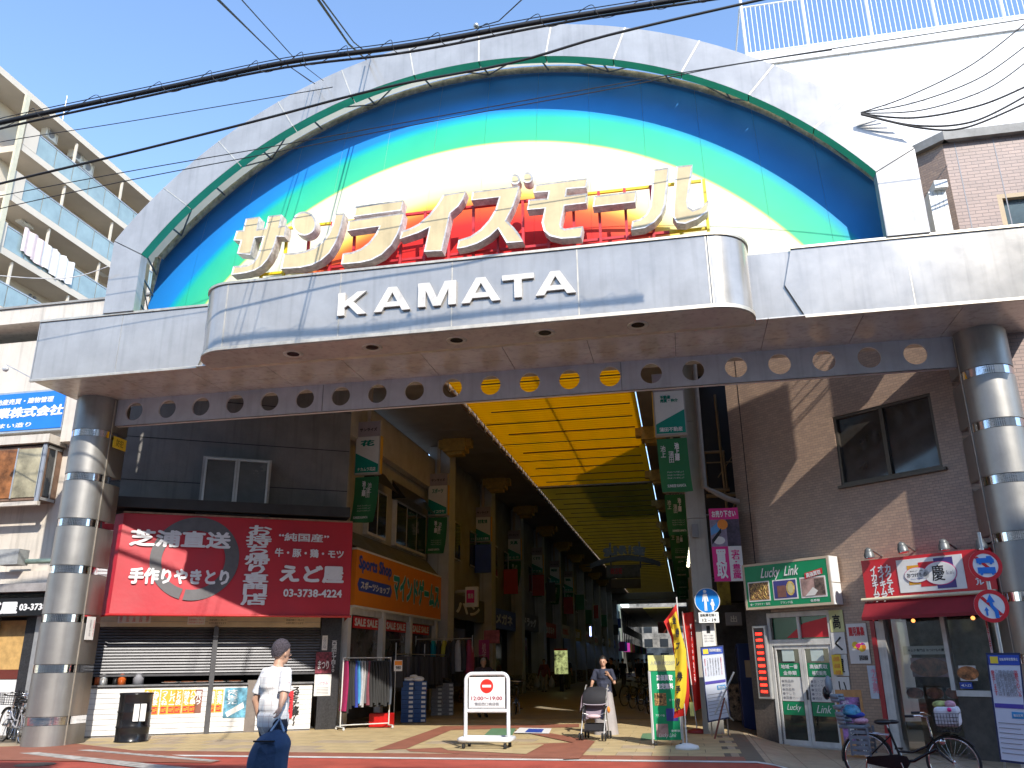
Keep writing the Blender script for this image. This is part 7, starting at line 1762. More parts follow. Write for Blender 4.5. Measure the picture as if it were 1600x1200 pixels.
        t.part('towel', MB().ball((1.08, .02, 1.08), .09, 12, sc=(1.3, 1.4, .6)), M('yellow green towel', (.40, .42, .14), .8, 0, .4, 12)); t.part('towel', MB().ball((1.20, -.02, 1.09), .07, 12, sc=(1.1, 1.4, .7)), M('pink towel', (.55, .28, .34), .8, 0, .3, 12)); t.part('tag', MB().ball((1.20, -.17, 1.03), .03, 10), PINKI)
    t.e.location = loc; t.e.rotation_euler = (R(lean), 0, yaw)
    return t.e
a = gpt(1362, 1224); b = gpt(1518, 1234)
yaw = math.atan2(b.y - a.y, b.x - a.x)
bicycle('black bicycle with grey child seat, blue helmet and white bag in its basket', (a.x, a.y, gh(a.x)), yaw, child=True, lean=2)
b0 = bicycle('silver bicycle standing left of the left steel column', (gz(24, 1164).x, gz(24, 1164).y + .15, 0), R(150), frame=(.45, .45, .47), lean=3)
bicycle('pale bicycle half out of frame at the left edge', (gz(-12, 1158).x, gz(-12, 1158).y + .45, 0), R(120), frame=(.35, .38, .42), lean=3)
p_ = gz(806, 1117); bicycle('dark bicycle held by the person behind the rolling sign', (p_.x, p_.y, .02), R(100), lean=2)
pb = bicycle('x', (0, 0, 0), 0, basket=False, group='bicycles parked in the shade inside the arcade', lean=5)
for k in range(4):
    p_ = gz(976 + k * 13, 1104 + k * 4); o = pb if k == 0 else copy_tree(pb); o.location = (p_.x, p_.y, .02); o.rotation_euler = (R(5), 0, R(62 + 5 * k))
    o['label'] = ['parked bicycle in the arcade shade, leftmost of its row', 'parked bicycle second from the left in the arcade shade', 'parked bicycle third from the left in the arcade shade', 'parked bicycle nearest the green stand in the arcade shade'][k]

# ================================================================== STREET FURNITURE
# rolling no-entry sign
p_ = gz(759, 1170); F_ = front(p_.y - .0)
ns_ = T('rolling_barrier_sign', 'white rolling barrier sign with a red no entry disc and times', 'sign', F_, (p_.x, 0, 0))
x0 = F_.px(725, 1150)[0]; x1 = F_.px(797, 1150)[0]; zt_ = F_.px(760, 1050)[1]
WP = M('scuffed white tube', (.74, .76, .78), .4, 0, .1, 6); r_ = .12; path = [(x0 + .03, 0, .17)]
for i in range(7): a = math.pi - math.pi / 2 * i / 6; path.append((x0 + .03 + r_ + r_ * math.cos(a), 0, zt_ - .03 - r_ + r_ * math.sin(a)))
for i in range(7): a = math.pi / 2 - math.pi / 2 * i / 6; path.append((x1 - .03 - r_ + r_ * math.cos(a), 0, zt_ - .03 - r_ + r_ * math.sin(a)))
path.append((x1 - .03, 0, .17)); ns_.part('tube_frame', MB().tube(path, .035, 12), WP)
zb_ = F_.px(760, 1108)[1]; ns_.part('crossbar', MB().tube([(x0 + .03, 0, zb_ - .03), (x1 - .03, 0, zb_ - .03)], .035, 10), WP)
bpth = [(x0 - .03, -.22, .17), (x0 - .0, -.27, .17), (x1 + .0, -.27, .17), (x1 + .03, -.22, .17), (x1 + .03, .22, .17), (x1, .27, .17), (x0, .27, .17), (x0 - .03, .22, .17)]
ns_.part('base_frame', MB().tube(bpth, .042, 10, closed=True), WP); ns_.part('base_bar', MB().tube([(x0, 0, .17), (x1, 0, .17)], .03, 8), WP)
for x in (x0 + .05, x1 - .05):
    for y in (-.22, .22): c_ = ns_.part('castor', MB().lathe([(0, -.022), (.05, -.022), (.058, 0), (.05, .022), (0, .022)], 18, (x, y, .062), axis='x'), RUBBER); ns_.part('fork', MB().box(x - .035, x + .035, y - .02, y + .02, .115, .14), ALU, c_)
pnl = ns_.box('panel', x0 + .09, x1 - .09, -.012, .012, zb_ + .015, zt_ - .09, WHITE); ns_.box('edge_line', x0 + .10, x1 - .10, -.0145, -.0125, zb_ + .03, zb_ + .036, GREYI, pnl)
xm_ = (x0 + x1) / 2; zd = F_.px(760, 1072)[1]; R_ = .125
ns_.part('red_disc', MB().disc((xm_, zd), R_, -.018, -.013, 36), M('sign red bright', (.75, .03, .02), .4, 0, 0), pnl); ns_.box('white_bar', xm_ - .085, xm_ + .085, -.021, -.0185, zd - .022, zd + .022, WINK, pnl)
ns_.text('12:00〜19:00', x0 + .14, x1 - .14, zb_ + .155, zb_ + .225, -.015, M('wine ink', (.35, .02, .06), .5, 0, 0), pnl, bold=.025); ns_.text('蒲田西口商店街', x0 + .20, x1 - .20, zb_ + .06, zb_ + .12, -.015, GREYI, pnl, bold=.03)
# green info stand
p_ = gz(1043, 1166); F_ = Fr((p_.x, p_.y, 0), (1, .08, 0)); q = F_.rect(1021, 1048, 1065, 1160, 0)
gt = T('green_info_stand', 'tall white stand with a green buy-back poster beside the flags', 'stand', F_, (0, 0, 0)); x0, x1 = F_.px(1021, 1150)[0], F_.px(1066, 1155)[0]; zt_ = F_.px(1040, 1048)[1]; zy = F_.px(1040, 1034)[1]
gt.box('board', x0, x1, 0, .05, .12, zt_, WHITE); gt.box('frame_side', x0 - .03, x0 - .002, -.01, .06, .05, zt_, ALU); gt.box('frame_side', x1 + .002, x1 + .03, -.01, .06, .05, zt_, ALU)
yb_ = gt.box('yellow_header', x0 - .02, x1 + .02, -.02, .03, zt_ + .003, zy + .12, M('pale yellow header', (.60, .58, .22), .5)); gt.text('入場券1枚220円', x0 + .02, x1 - .02, zt_ + .1, zt_ + .18, -.023, GREYI, yb_)
z_ = zt_ - 1.22; gp = gt.box('poster', x0 + .02, x1 - .02, -.012, -.002, z_, zt_ - .01, GREENI)
gt.text('高価買取', x0 + .12, x1 - .1, zt_ - .18, zt_ - .07, -.015, WINK, gp, bold=.04); gt.text('査定無料', x0 + .12, x1 - .1, zt_ - .33, zt_ - .22, -.015, WINK, gp, bold=.04)
for k, m_ in enumerate((GOLD, MATS['photo blue backdrop'], MATS['photo of banknotes'])):
    zz2 = zt_ - .62 - k * .27; gt.box('photo', x0 + .06 + (.2 if k == 1 else 0), x0 + .28 + (.2 if k == 1 else 0), -.016, -.0125, zz2, zz2 + .22, m_, gp); gt.text(['金・宝石', 'ブランド品', '金券類'][k], x0 + .33 - (.27 if k == 1 else 0), x0 + .50 - (.27 if k == 1 else 0), zz2 + .08, zz2 + .12, -.016, WINK, gp)
gt.text('Lucky Link', x0 + .1, x1 - .1, z_ + .03, z_ + .12, -.016, WINK, gp, shear=.4); gt.part('castor', MB().ball((x0 + .03, .02, .03), .03, 8).ball((x1 - .03, .02, .03), .03, 8), BLACK); gt.part('leg', MB().tube([(x1 + .02, .0, zt_ * .5), (x1 + .1, .3, .0)], .015, 6), ALU)
# banner flags
def nobori(label, basepx, toppx, width, length, lean, mat, draw, yaw_dir=(1, -.1, 0)):
    b = gz(*basepx); F_ = Fr((b.x, b.y, 0), yaw_dir); tx, tz = F_.px(*toppx)
    t = T('banner_flag', label, 'flag', F_, (0, 0, 0)); t.part('pole', MB().tube([(0, 0, 0), (tx * .6, 0, tz * .6), (tx, 0, tz)], .012, 8), WHITED)
    t.part('base', MB().lathe([(0, 0), (.22, .0), (.20, .06), (.05, .10), (0, .10)], 20, (0, 0, .005)), draw[0]); return t, F_, tx, tz
fl, F_, tx, tz = nobori('yellow and red vertical flag with black characters, leaning left of the red one', (1074, 1171), (1057, 933), .5, 1.8, 0, None, (WHITE,))
def flagsheet(t, F_, prof, mat, name='cloth', y=-.03, nx=8, amp=.05):
    """prof: list of (px_left, px_right, py)"""
    vs = []; m = len(prof)
    for j, (a, b, yl, yr) in enumerate(prof):
        p, q_ = F_.px(a, yl, y), F_.px(b, yr, y)
        for i in range(nx + 1):
            u = i / nx; vs.append((p[0] + (q_[0] - p[0]) * u, y + amp * math.sin(u * 5 + j * .7), p[1] + (q_[1] - p[1]) * u))
    mb = MB().add(vs, [(j * (nx + 1) + i + 1, j * (nx + 1) + i, (j + 1) * (nx + 1) + i, (j + 1) * (nx + 1) + i + 1) for j in range(m - 1) for i in range(nx)], True)
    return t.part(name, mb, mat)
REDC = M('red flag cloth', (.66, .02, .015), .7, 0, .06, 4, transl=.25); YELC = M('yellow flag cloth', (.82, .62, .03), .7, 0, .05, 4, transl=.25)
flagsheet(fl, F_, [(1037, 1057, 971, 944), (1048, 1063, 995, 985), (1054, 1070, 1030, 1010), (1056, 1075, 1060, 1045), (1055, 1077, 1090, 1080), (1054, 1076, 1110, 1100), (1053, 1072, 1122, 1118)], REDC)
flagsheet(fl, F_, [(1045, 1057, 968, 955), (1052, 1064, 995, 987), (1054, 1072, 1028, 1016), (1055, 1073, 1060, 1050), (1054, 1072, 1088, 1080), (1054, 1068, 1112, 1106)], YELC, 'yellow_field', -.085, amp=.045)
for k, (ch, a, b, c, d) in enumerate((('金', 1050, 963, 1057, 975), ('券', 1055, 981, 1062, 996), ('プ', 1056, 1003, 1063, 1015), ('レ', 1056, 1028, 1062, 1041), ('券', 1057, 1049, 1067, 1064), ('手', 1055, 1071, 1064, 1083), ('収', 1054, 1090, 1064, 1110))):
    q = F_.rect(a, b, c, d, -.14); fl.text(ch, q[0], q[1], q[2], q[3], -.142, INK, bold=.05, shear=.1)
fr2, F2_, tx, tz = nobori('plain red vertical flag with white script behind the yellow flag', (1090, 1146), (1066, 955), .5, 1.8, 0, None, (M('red plastic base', (.30, .02, .02), .5),), (1, 0, 0))
flagsheet(fr2, F2_, [(1066, 1083, 958, 956), (1068, 1086, 990, 985), (1074, 1090, 1030, 1026), (1080, 1093, 1070, 1066), (1084, 1095, 1100, 1096), (1086, 1096, 1111, 1107)], REDC, y=-.02)
q = F2_.rect(1071, 975, 1091, 1070, -.09); fr2.text('Welcomeフェア', q[0] + .1, q[1] - .05, q[2], q[3], -.095, WINK, bold=.03, vert=True)
t = T('yellow_tag', 'small yellow card hanging on a cord between the flags', 'tag', front(18), (0, 0, 1)); q = front(18).rect(1077, 1097, 1085, 1119, 0); t.box('card', q[0], q[1], 0, .01, q[2], q[3], M('lime card', (.72, .72, .22), .6)); t.part('cord', MB().tube([((q[0] + q[1]) / 2, 0, q[3]), (q[0], 0, q[3] + .2)], .008, 5), ORANGEI)
# notice boards (blue head, white sheet)
def board(label, F_, tl, tr, br, bl, d=0):
    P = [F_.px(*p, d) for p in (tl, tr, br, bl)]
    def W(u, v, e=0): 
        a = V((P[3][0] + (P[2][0] - P[3][0]) * u, d - e, P[3][1] + (P[2][1] - P[3][1]) * u)); b = V((P[0][0] + (P[1][0] - P[0][0]) * u, d - e, P[0][1] + (P[1][1] - P[0][1]) * u)); return tuple(a.lerp(b, v))
    t = T('notice_board', label, 'notice board', F_, (P[3][0], d, max(0, P[3][1])))
    def sheet(name, u0, u1, v0, v1, e, mat, par=None): return t.part(name, MB().add([W(u0, v0, e), W(u1, v0, e), W(u1, v1, e), W(u0, v1, e), W(u0, v0, e - .004), W(u1, v0, e - .004), W(u1, v1, e - .004), W(u0, v1, e - .004)], [(0, 1, 2, 3), (7, 6, 5, 4), (0, 4, 5, 1), (1, 5, 6, 2), (2, 6, 7, 3), (3, 7, 4, 0)]), mat, par)
    NB = M('navy board edge', (.02, .03, .09), .5)
    sheet('back_board', 0, 1, 0, 1, .0, NB); f = sheet('sheet', .05, .95, .02, .98, .005, M('white sheet', (.62, .66, .74), .5, 0, .03, 3))
    sheet('header', .05, .95, .885, .98, .010, BLUEI, f); sheet('yellow_square', .10, .33, .90, .965, .015, YELLOWI, f); 
    def tx(s, u0, u1, v0, v1, mat, vert=False, bold=.02):
        a, b = W(u0, v0, .016), W(u1, v1, .016); t.text(s, min(a[0], b[0]), max(a[0], b[0]), min(a[2], b[2]), max(a[2], b[2]), d - .016, mat, f, bold=bold, vert=vert)
    tx('自転車等放置禁止', .38, .90, .925, .955, WINK)
    for k, s_ in enumerate(['放置をされている', '自転車や通行の', '近隣商店や通行', '自転車は歩行者', '障害になります', 'この区域では', '撤去します']): tx(s_, .80 - .115 * k, .86 - .115 * k, .60 - .0 * k, .84, REDI if k in (0, 6) else GREYI, True, .01)
    sheet('blue_strip', .06, .94, .49, .53, .010, M('violet strip', (.08, .06, .35), .5), f); sheet('blue_label', .55, .92, .40, .46, .010, M('cyan label', (.05, .30, .60), .5), f); tx('撤去区域', .60, .88, .415, .445, WINK)
    for k in range(7): sheet('printed_line', .10, .90 - .06 * (k % 3), .08 + .045 * k, .086 + .045 * k, .0098, GREYI, f)
    t.part('leg', MB().tube([W(.15, .02, -.02), (W(.15, 0)[0], d + .25, 0)], .015, 6).tube([W(.85, .02, -.02), (W(.85, 0)[0], d + .25, 0)], .015, 6), ALU)
    return t
board('bicycle ban notice board leaning at the pale pillar behind the tripod', front(19.0), (1094, 1011), (1130, 1008), (1142, 1122), (1106, 1129))
board('large bicycle ban notice board at the right edge under the steel column', Fr((4.2, 14.7, -.2), (.98, -.15, 0)), (1540, 1020), (1594, 1020), (1612, 1196), (1563, 1190))
# tripod
p_ = gz(1130, 1155); t = T('folding_tripod', 'thin metal folding stand leaning in front of the notice board', 'stand', G, (p_.x, p_.y, 0)); F_ = front(p_.y)
def TP(a, b, d=0): q_ = F_.px(a, b, d); return (q_[0], p_.y + d, q_[1])
t.part('leg', MB().tube([TP(1115, 1162), TP(1132, 1090)], .018, 6), M('rust red tube', (.22, .07, .05), .5)); t.part('leg', MB().tube([TP(1117, 1115), TP(1147, 1050)], .018, 6), ALU); t.part('leg', MB().tube([TP(1133, 1095, .1), TP(1140, 1120, .2), TP(1146, 1126, .25)], .014, 6), ALU)
# sandwich board (A-frame) behind the bicycle
p_ = gpt(1330, 1190); F_ = Fr((p_.x, p_.y + .2, gh(p_.x)), (.95, -.32, 0)); x0, x1 = F_.px(1311, 1130)[0], F_.px(1352, 1130)[0]; zt_ = F_.px(1338, 1078)[1]
t = T('sandwich_board', 'wooden sandwich board with purple poster behind the black bicycle', 'sandwich board', F_, (x0, 0, 0)); WD = M('orange wood', (.50, .25, .09), .6, 0, .2, 8)
t.box('post', x0, x0 + .04, 0, .04, 0, zt_, WD); t.box('post', x1 - .04, x1, 0, .04, 0, zt_, WD); t.box('head', x0 + .042, x1 - .042, 0, .04, zt_ - .12, zt_, WD); t.box('rail', x0 + .042, x1 - .042, 0, .04, .22, .28, WD)
t.box('poster', x0 + .05, x1 - .05, .005, .03, .285, zt_ - .125, M('purple grape poster', (.33, .16, .38), .5, 0, .8, 6)); t.text('ぶどう氷', x0 + .08, x0 + .22, .85, zt_ - .18, .0, WINK, bold=.03, vert=True); t.part('printed_bowl', MB().disc(((x0 + x1) / 2 + .05, .48), .13, -.001, .004, 20, rz=.10), PAPER); t.box('rear_leg', x0, x1, .35, .38, 0, .05, WD)
# clothes racks
def garment(x, y, z, w, L_, mat, F_, lab, grp, seed, flare=.02, name='trousers'):
    rr = random.Random(seed); vs = []; rows = 9; n = 10
    for j in range(rows):
        v = j / (rows - 1)
        for i in range(n):
            a = 2 * math.pi * i / n; ww = w * (.35 + .65 * min(1, v * 5)) + flare * v
            vs.append((x + ww * math.cos(a) * (1 + .25 * math.sin(a * 3 + seed)) + .02 * math.sin(v * 4 + seed), y + (.17 + .03 * v) * math.sin(a), z - L_ * v))
    mb = MB().add(vs, [(j * n + (i + 1) % n, j * n + i, (j + 1) * n + i, (j + 1) * n + (i + 1) % n) for j in range(rows - 1) for i in range(n)], True); mb.add(vs[-n:], [tuple(range(n))]); mb.add(vs[:n], [tuple(range(n - 1, -1, -1))])
    mb.tube([(x, y, z), (x, y, z + .06), (x + .02, y + .02, z + .09)], .004, 4)
    return solo(name, lab, 'clothes', mb, mat, F_, grp, loc=(x, y, z - L_))
a = gz(531, 1142); b = gz(607, 1138); FRk = Fr((a.x, a.y, 0), (b.x - a.x, b.y - a.y, 0)); LR = (b - a).length; zr = FRk.px(560, 1028)[1]
t = T('clothes_rack', 'front wheeled rack of hanging trousers outside the sports shop', 'rack', FRk, (LR / 2, 0, 0))
t.part('top_rail', MB().tube([(0, 0, zr), (LR, 0, zr)], .016, 8), ALU)
for x in (.0, LR): t.part('upright', MB().tube([(x, 0, .08), (x, 0, zr + .02)], .016, 8), WHITED); t.part('foot', MB().tube([(x - .0, -.25, .08), (x, .25, .08)], .016, 8), WHITED); t.part('castor', MB().ball((x, -.24, .04), .035, 8).ball((x, .24, .04), .035, 8), WHITED)
t.part('low_rail', MB().tube([(0, 0, .12), (LR, 0, .12)], .014, 8), WHITED)
CL = [((.30, .01, .08), 'crimson trousers at the left end of the front rack'), ((.02, .02, .02), 'black trousers with a yellow waist on the front rack'), ((.02, .02, .022), 'black trousers beside the crimson pair'), ((.03, .03, .03), 'black trousers left of the blue pair'), ((.03, .05, .30), 'royal blue trousers on the front rack'), ((.06, .28, .50), 'sky blue trousers on the front rack'), ((.42, .43, .46), 'pale grey trousers on the front rack'), ((.36, .35, .34), 'grey marl trousers right of the pale grey pair'), ((.10, .10, .11), 'charcoal trousers'), ((.20, .05, .07), 'maroon striped trousers on the front rack')] + [((.025, .025, .03), 'plain black trousers in the right half of the front rack')] * 8 + [((.07, .08, .10), 'slate trousers at the right end of the front rack')]
for k, (c, l) in enumerate(CL):
    x = .06 + (LR - .12) * k / (len(CL) - 1); garment(x, 0, zr - .07, .035, 1.02 + .05 * math.sin(k * 2.1) + (.12 if k < 3 else 0), M('cloth %.2f %.2f %.2f' % c, c, .85, 0, .12, 8), FRk, l if 'charcoal' not in l else 'charcoal trousers in the middle of the front rack', 'trousers hanging on the front rack', k)
t = T('price_card', 'orange and white price card on the right end of the front rack', 'card', FRk, (LR, -.05, zr - .3)); t.box('card', LR - .02, LR + .20, -.26, -.25, zr - .32, zr - .06, PAPER); t.box('card_band', LR - .01, LR + .19, -.264, -.261, zr - .18, zr - .08, ORANGEI); t.text('980', LR + .02, LR + .16, zr - .28, zr - .20, -.264, INK, bold=.03)
# second rack along the shopfront
FR2 = Fr((-7.75, 22.6, 0), (0.08, 1, 0)); zr2 = 1.75
t = T('clothes_rack', 'second rack of dark jackets standing along the orange signed shop', 'rack', FR2, (1, 0, 0)); t.part('top_rail', MB().tube([(0, 0, zr2), (8.3, 0, zr2)], .016, 8), ALU)
for x in (0, 2.1, 4.2, 6.2, 8.3): t.part('upright', MB().tube([(x, 0, .05), (x, 0, zr2 + .3)], .016, 8), ALU)
cc = [(.04, .04, .045), (.55, .54, .52), (.10, .10, .12), (.45, .45, .47), (.02, .02, .02), (.0, .28, .38), (.02, .02, .03), (.5, .48, .05), (.04, .04, .04), (.25, .03, .08), (.03, .03, .04), (.40, .41, .43), (.02, .02, .02), (.5, .48, .46)]
for k in range(40):
    c = cc[k % len(cc)] if k % 2 == 0 else (.05, .05, .055)
    nm_ = 'dark jacket' if sum(c) < .2 else ('teal jacket' if c[2] > .3 and c[0] < .1 else 'pale jacket' if min(c) > .3 else 'bright jacket')
    garment(.15 + k * .2, -.0, zr2 - .05, .085, .80 + .1 * math.sin(k * 1.7), M('cloth %.2f %.2f %.2f' % c, c, .85, 0, .12, 8), FR2, nm_ + ' hanging on the second rack along the sports shop', 'jackets on the second rack along the sports shop', k + 50, .04, 'jacket')
FR3 = front(26.6); x0, z3 = FR3.px(650, 999); x1 = FR3.px(738, 999)[0]
t = T('clothes_rack', 'third rack standing crosswise behind the shoe boxes', 'rack', FR3, ((x0 + x1) / 2, 0, 0)); t.part('top_rail', MB().tube([(x0, 0, z3), (x1, 0, z3)], .016, 8), ALU)
for x in (x0, (x0 + x1) / 2, x1): t.part('upright', MB().tube([(x, 0, .03), (x, 0, z3 + .1)], .016, 8), ALU)
c3 = [((.05, .05, .055), 'black jacket'), ((.03, .03, .035), 'black jacket'), ((.05, .05, .06), 'black jacket'), ((.0, .30, .38), 'teal jacket'), ((.05, .05, .055), 'black jacket'), ((.50, .48, .06), 'yellow marked jacket'), ((.04, .04, .045), 'black jacket'), ((.05, .05, .055), 'black jacket'), ((.45, .46, .48), 'pale grey jacket'), ((.05, .05, .055), 'black jacket'), ((.35, .05, .12), 'wine red jacket')]
for k, (c, l) in enumerate(c3): garment(x0 + .1 + (x1 - x0 - .2) * k / 10, 0, z3 - .05, .095, .95 + .06 * math.sin(k * 2), M('cloth %.2f %.2f %.2f' % c, c, .85, 0, .12, 8), FR3, l + ' hanging on the crosswise third rack', 'jackets hanging on the crosswise third rack', k + 90, .05, 'jacket')
# shoe boxes
BXB = M('blue shoe box', (.03, .09, .26), .7, 0, .1, 6)
for s_, (px_, py_, nrow, mt, nm) in enumerate(((645, 1130, 9, BXB, 'blue'), (690, 1119, 8, M('grey shoe box', (.26, .26, .27), .7, 0, .2, 6), 'grey'))):
    p_ = gz(px_, py_); F_ = Fr((p_.x, p_.y, 0), (1, .35, 0))
    for k in range(nrow):
        for c_ in range(2):
            j = random.uniform(-.01, .01); bx = T('shoe_box', '%s shoe box, %s in the %s column of its stack' % (nm, ['lowest', 'second', 'third', 'fourth', 'fifth', 'sixth', 'seventh', 'eighth', 'topmost'][k if k < nrow - 1 else 8], 'left' if c_ == 0 else 'right'), 'box', F_, (-.32 + c_ * .34 + j, 0, .02 + k * .115), group='%s shoe boxes stacked beside the racks' % nm)
            a_ = -.32 + c_ * .34 + j; bx.box('body', a_, a_ + .33, 0, .22, .02 + k * .115, .02 + k * .115 + .108, mt); bx.box('end_label', a_ + .20, a_ + .31, -.003, -.0005, .035 + k * .115, .035 + k * .115 + .06, PAPER)
    p = F_.w((0, .1, .02 + nrow * .115)); solo('shoe_pile', '%s pile of shoes lying on the %s boxes' % (['white', 'black'][s_], nm), 'shoes', MB().ball(tuple(p + V((-.15, 0, .04))), .13, 12, sc=(1.3, .8, .5)).ball(tuple(p + V((.12, .03, .05))), .14, 12, sc=(1.2, .8, .55)).ball(tuple(p + V((0, -.02, .12))), .1, 12, sc=(1.2, .8, .5)), [PAPER, BLACK][s_])
p_ = gz(585, 1139); solo('red_crate', 'red plastic crate on the ground under the front trousers rack', 'crate', MB().box(p_.x - .25, p_.x + .3, p_.y + .25, p_.y + .6, .02, .34), M('red plastic', (.55, .01, .01), .4, 0, .1, 5), bevel=.02)
# pharmacy sign stand and projecting pink sign
F_ = front(30.5); q = F_.rect(748, 1000, 764, 1050, 0)
t = T('pink_prescription_sign', 'upright magenta sign with white characters outside the dim pharmacy', 'sign', F_, (q[0], 0, 0)); t.box('board', q[0], q[1], 0, .1, q[2] - .6, q[3], M('magenta board', (.42, .05, .25), .5, 0, .05, 4)); t.text('処方せん', q[0] + .12, q[1] - .1, q[2] - .3, q[3] - .1, -.003, M('pale pink ink', (.7, .45, .6), .5), bold=.03, vert=True); t.box('leg', q[0] + .15, q[1] - .15, 0, .05, 0, q[2] - .6, ALU)
q = F_.rect(756, 985, 780, 1005, .6); t = T('pink_price_sign', 'small pink sign behind the magenta pharmacy sign', 'sign', F_, (q[0], .6, q[2])); t.box('board', q[0], q[1], .6, .7, q[2], q[3], M('dull pink board', (.42, .12, .16), .5, 0, .3, 6)); t.box('post', (q[0] + q[1]) / 2 - .03, (q[0] + q[1]) / 2 + .03, .61, .69, 0, q[2], ALU)
F_ = front(31.2); q = F_.rect(727, 917, 746, 948, 0); t = T('pink_logo_sign', 'white projecting sign with a magenta rounded square on the left', 'sign', F_, (q[0], 0, q[2])); t.box('box', q[0], q[1], 0, .2, q[2], q[3], WHITE); t.box('magenta_square', q[0] + .05, q[1] - .12, -.01, -.001, q[2] + .15, q[3] - .12, PINKI, bevel=.004); t.text('薬局', q[0] + .1, q[1] - .16, q[2] + .3, q[3] - .25, -.013, PAPER, bold=.02); t.part('bracket', MB().box(q[0] - .4, q[0] - .002, .05, .15, q[3] - .2, q[3] - .1), ALU)
t = T('blue_tube_light', 'small blue white upright light far in the dark arcade', 'light', front(50), (0, 0, 2)); q = front(50).rect(921, 979, 924, 994, 0); t.box('tube', q[0], q[1], 0, .05, q[2], q[3], M('blue glow', (.35, .4, 1.0), .4, 0, 0, emit=2.0))

# ================================================================== OVERHEAD CABLES
CBL = M('black cable', (.012, .012, .014), .6, 0, .1, 10)
def cable(name, lab, pts, y, r, sag=0, group=None, mat=CBL):
    F_ = front(y) if not isinstance(y, Fr) else y
    P = [F_.px(*p) for p in pts]; n = 40; path = []
    for i in range(n + 1):
        u = i / n * (len(P) - 1); k = min(int(u), len(P) - 2); f = u - k
        # catmull-rom
        p0, p1, p2, p3 = P[max(k - 1, 0)], P[k], P[k + 1], P[min(k + 2, len(P) - 1)]
        def cr(a, b, c, d): return .5 * ((2 * b) + (-a + c) * f + (2 * a - 5 * b + 4 * c - d) * f * f + (-a + 3 * b - 3 * c + d) * f ** 3)
        path.append((cr(p0[0], p1[0], p2[0], p3[0]), 0, cr(p0[1], p1[1], p2[1], p3[1])))
    return path, F_
def mkcable(name, lab, pts, y, r, group='overhead cables crossing the street', mat=CBL):
    path, F_ = cable(name, lab, pts, y, r); return solo(name, lab, 'cable', MB().tube(path, r, 6), mat, F_, group)
t_pts = [(-60, 212), (0, 192), (250, 139), (450, 97), (640, 71), (850, 33), (1075, -3), (1200, -25)]
path, F_ = cable('', '', t_pts, 10.0, .03)
bt = T('cable_bundle', 'thick black bundled cable with a spiral lashing wire crossing the sky', 'cable', F_, path[10], group='overhead cables crossing the street')
bt.part('main_cable', MB().tube(path, .040, 8), CBL); bt.part('lower_cable', MB().tube([(p[0], .03, p[2] - .075 - .02 * math.sin(i * .35)) for i, p in enumerate(path)], .020, 6), CBL); bt.part('support_wire', MB().tube([(p[0], -.01, p[2] + .085) for p in path], .008, 5), CBL)
sp_ = []
L_ = path[-1][0] - path[0][0]; N = 900
for i in range(N):
    u = i / (N - 1) * 40; k = min(int(u), 39); f = u - k; x = path[k][0] + (path[k + 1][0] - path[k][0]) * f; z = path[k][2] + (path[k + 1][2] - path[k][2]) * f; a = i / N * 2 * math.pi * 19; sp_.append((x + .10 * math.sin(a), .06 * math.cos(a), z + .015 + .13 * math.sin(a)))
bt.part('lashing_wire', MB().tube(sp_, .006, 4), CBL); bt.part('joint_box', MB().ball(tuple(F_.px(744, 40))[:1] + (0, F_.px(744, 40)[1]), .045, 10), ALU)
mkcable('overhead_cable', 'twisted black cable rising below the thick bundle to the upper right', [(-60, 305), (0, 287), (200, 239), (400, 189), (600, 137), (800, 98), (950, 55), (1200, -3), (1300, -25)], 11.0, .022)
mkcable('overhead_cable', 'thin wire crossing the sky just below the twisted cable at left', [(-60, 240), (0, 222), (200, 190), (480, 143), (520, 136)], 12.0, .008)
mkcable('overhead_cable', 'thin wire crossing the arch from the lower left', [(-60, 318), (0, 306), (200, 268), (420, 230), (640, 190), (960, 132), (1200, 92), (1600, 30)], 12.5, .009)
mkcable('overhead_cable', 'lowest thin wire sloping over the left part of the arch', [(-60, 345), (0, 326), (200, 282), (440, 236), (700, 185), (960, 138), (1130, 104), (1300, 78)], 12.2, .009)
F_ = front(12)
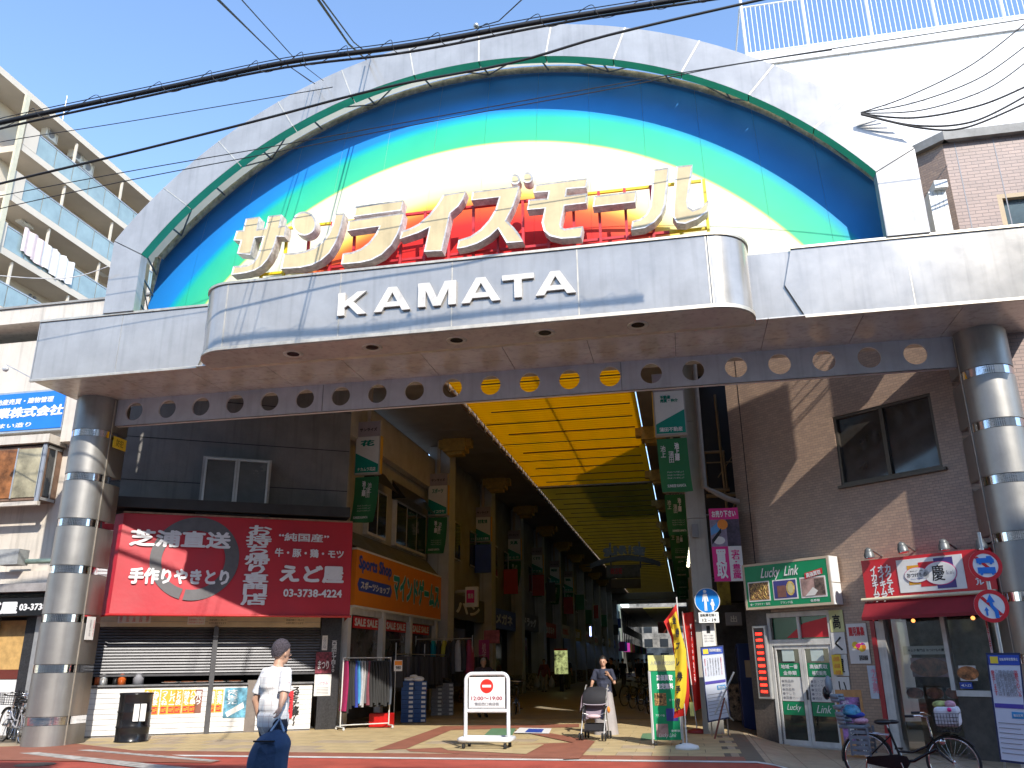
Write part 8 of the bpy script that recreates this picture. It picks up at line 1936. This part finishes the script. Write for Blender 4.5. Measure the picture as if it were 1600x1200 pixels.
def dcable(lab, a, b, ya, yb, r):
    pa = front(ya).px(*a); pb = front(yb).px(*b); solo('overhead_cable', lab, 'cable', MB().tube([(pa[0], ya, pa[1]), ((pa[0] + pb[0]) / 2, (ya + yb) / 2, (pa[1] + pb[1]) / 2 - .12), (pb[0], yb, pb[1])], r, 6), CBL, G, 'overhead cables crossing the street')
dcable('thick steep wire at the top centre ending above the arch, left strand', (494, -5), (572, 93), 7, 14.3, .018); dcable('thick steep wire at the top centre ending above the arch, right strand', (500, -5), (580, 88), 7, 14.35, .012)
dcable('steep thin wire left of centre reaching the arch, first strand', (338, -2), (492, 131), 7, 14.3, .010); dcable('steep thin wire left of centre reaching the arch, second strand', (378, 0), (505, 126), 7, 14.3, .008); dcable('steep thin wire left of centre reaching the arch, third strand', (335, -8), (486, 128), 7.2, 14.3, .008)
dcable('thin wire at the top right of centre meeting the bundle', (818, -3), (748, 42), 8, 10, .008)
for k, pts in enumerate(([(1345, 176), (1420, 150), (1520, 100), (1610, 30)], [(1345, 176), (1430, 160), (1530, 122), (1610, 66)], [(1345, 177), (1440, 172), (1540, 140), (1610, 92)], [(1345, 178), (1430, 184), (1530, 165), (1610, 132)], [(1346, 178), (1430, 196), (1520, 190), (1610, 146)], [(1346, 179), (1440, 200), (1510, 199), (1610, 158)])):
    mkcable('building_cable', ['topmost', 'second', 'third', 'fourth', 'fifth', 'lowest'][k] + ' drooping wire from the right arch end to the white building', pts, 14.2, .012 if k < 3 else .018, 'wires drooping from the right end of the arch')
mkcable('overhead_cable', 'pale thin wire over the roof parapet at the lower left sky', [(-20, 429), (60, 435), (120, 432), (170, 416)], 14.2, .010, mat=PAPER)
t = T('wall_lamp', 'small white lamp on a rod reaching from the gate corner at left', 'lamp', front(15.5), (0, 0, 7)); F_ = front(15.5); a = F_.px(10, 570); b = F_.px(48, 590); t.part('arm', MB().tube([(a[0], 0, a[1]), (b[0], 0, b[1])], .010, 5), ALU); t.part('head', MB().ball((a[0], 0, a[1] - .1), .07, 12), WHITE)

bpy.data.scenes.remove(TS)
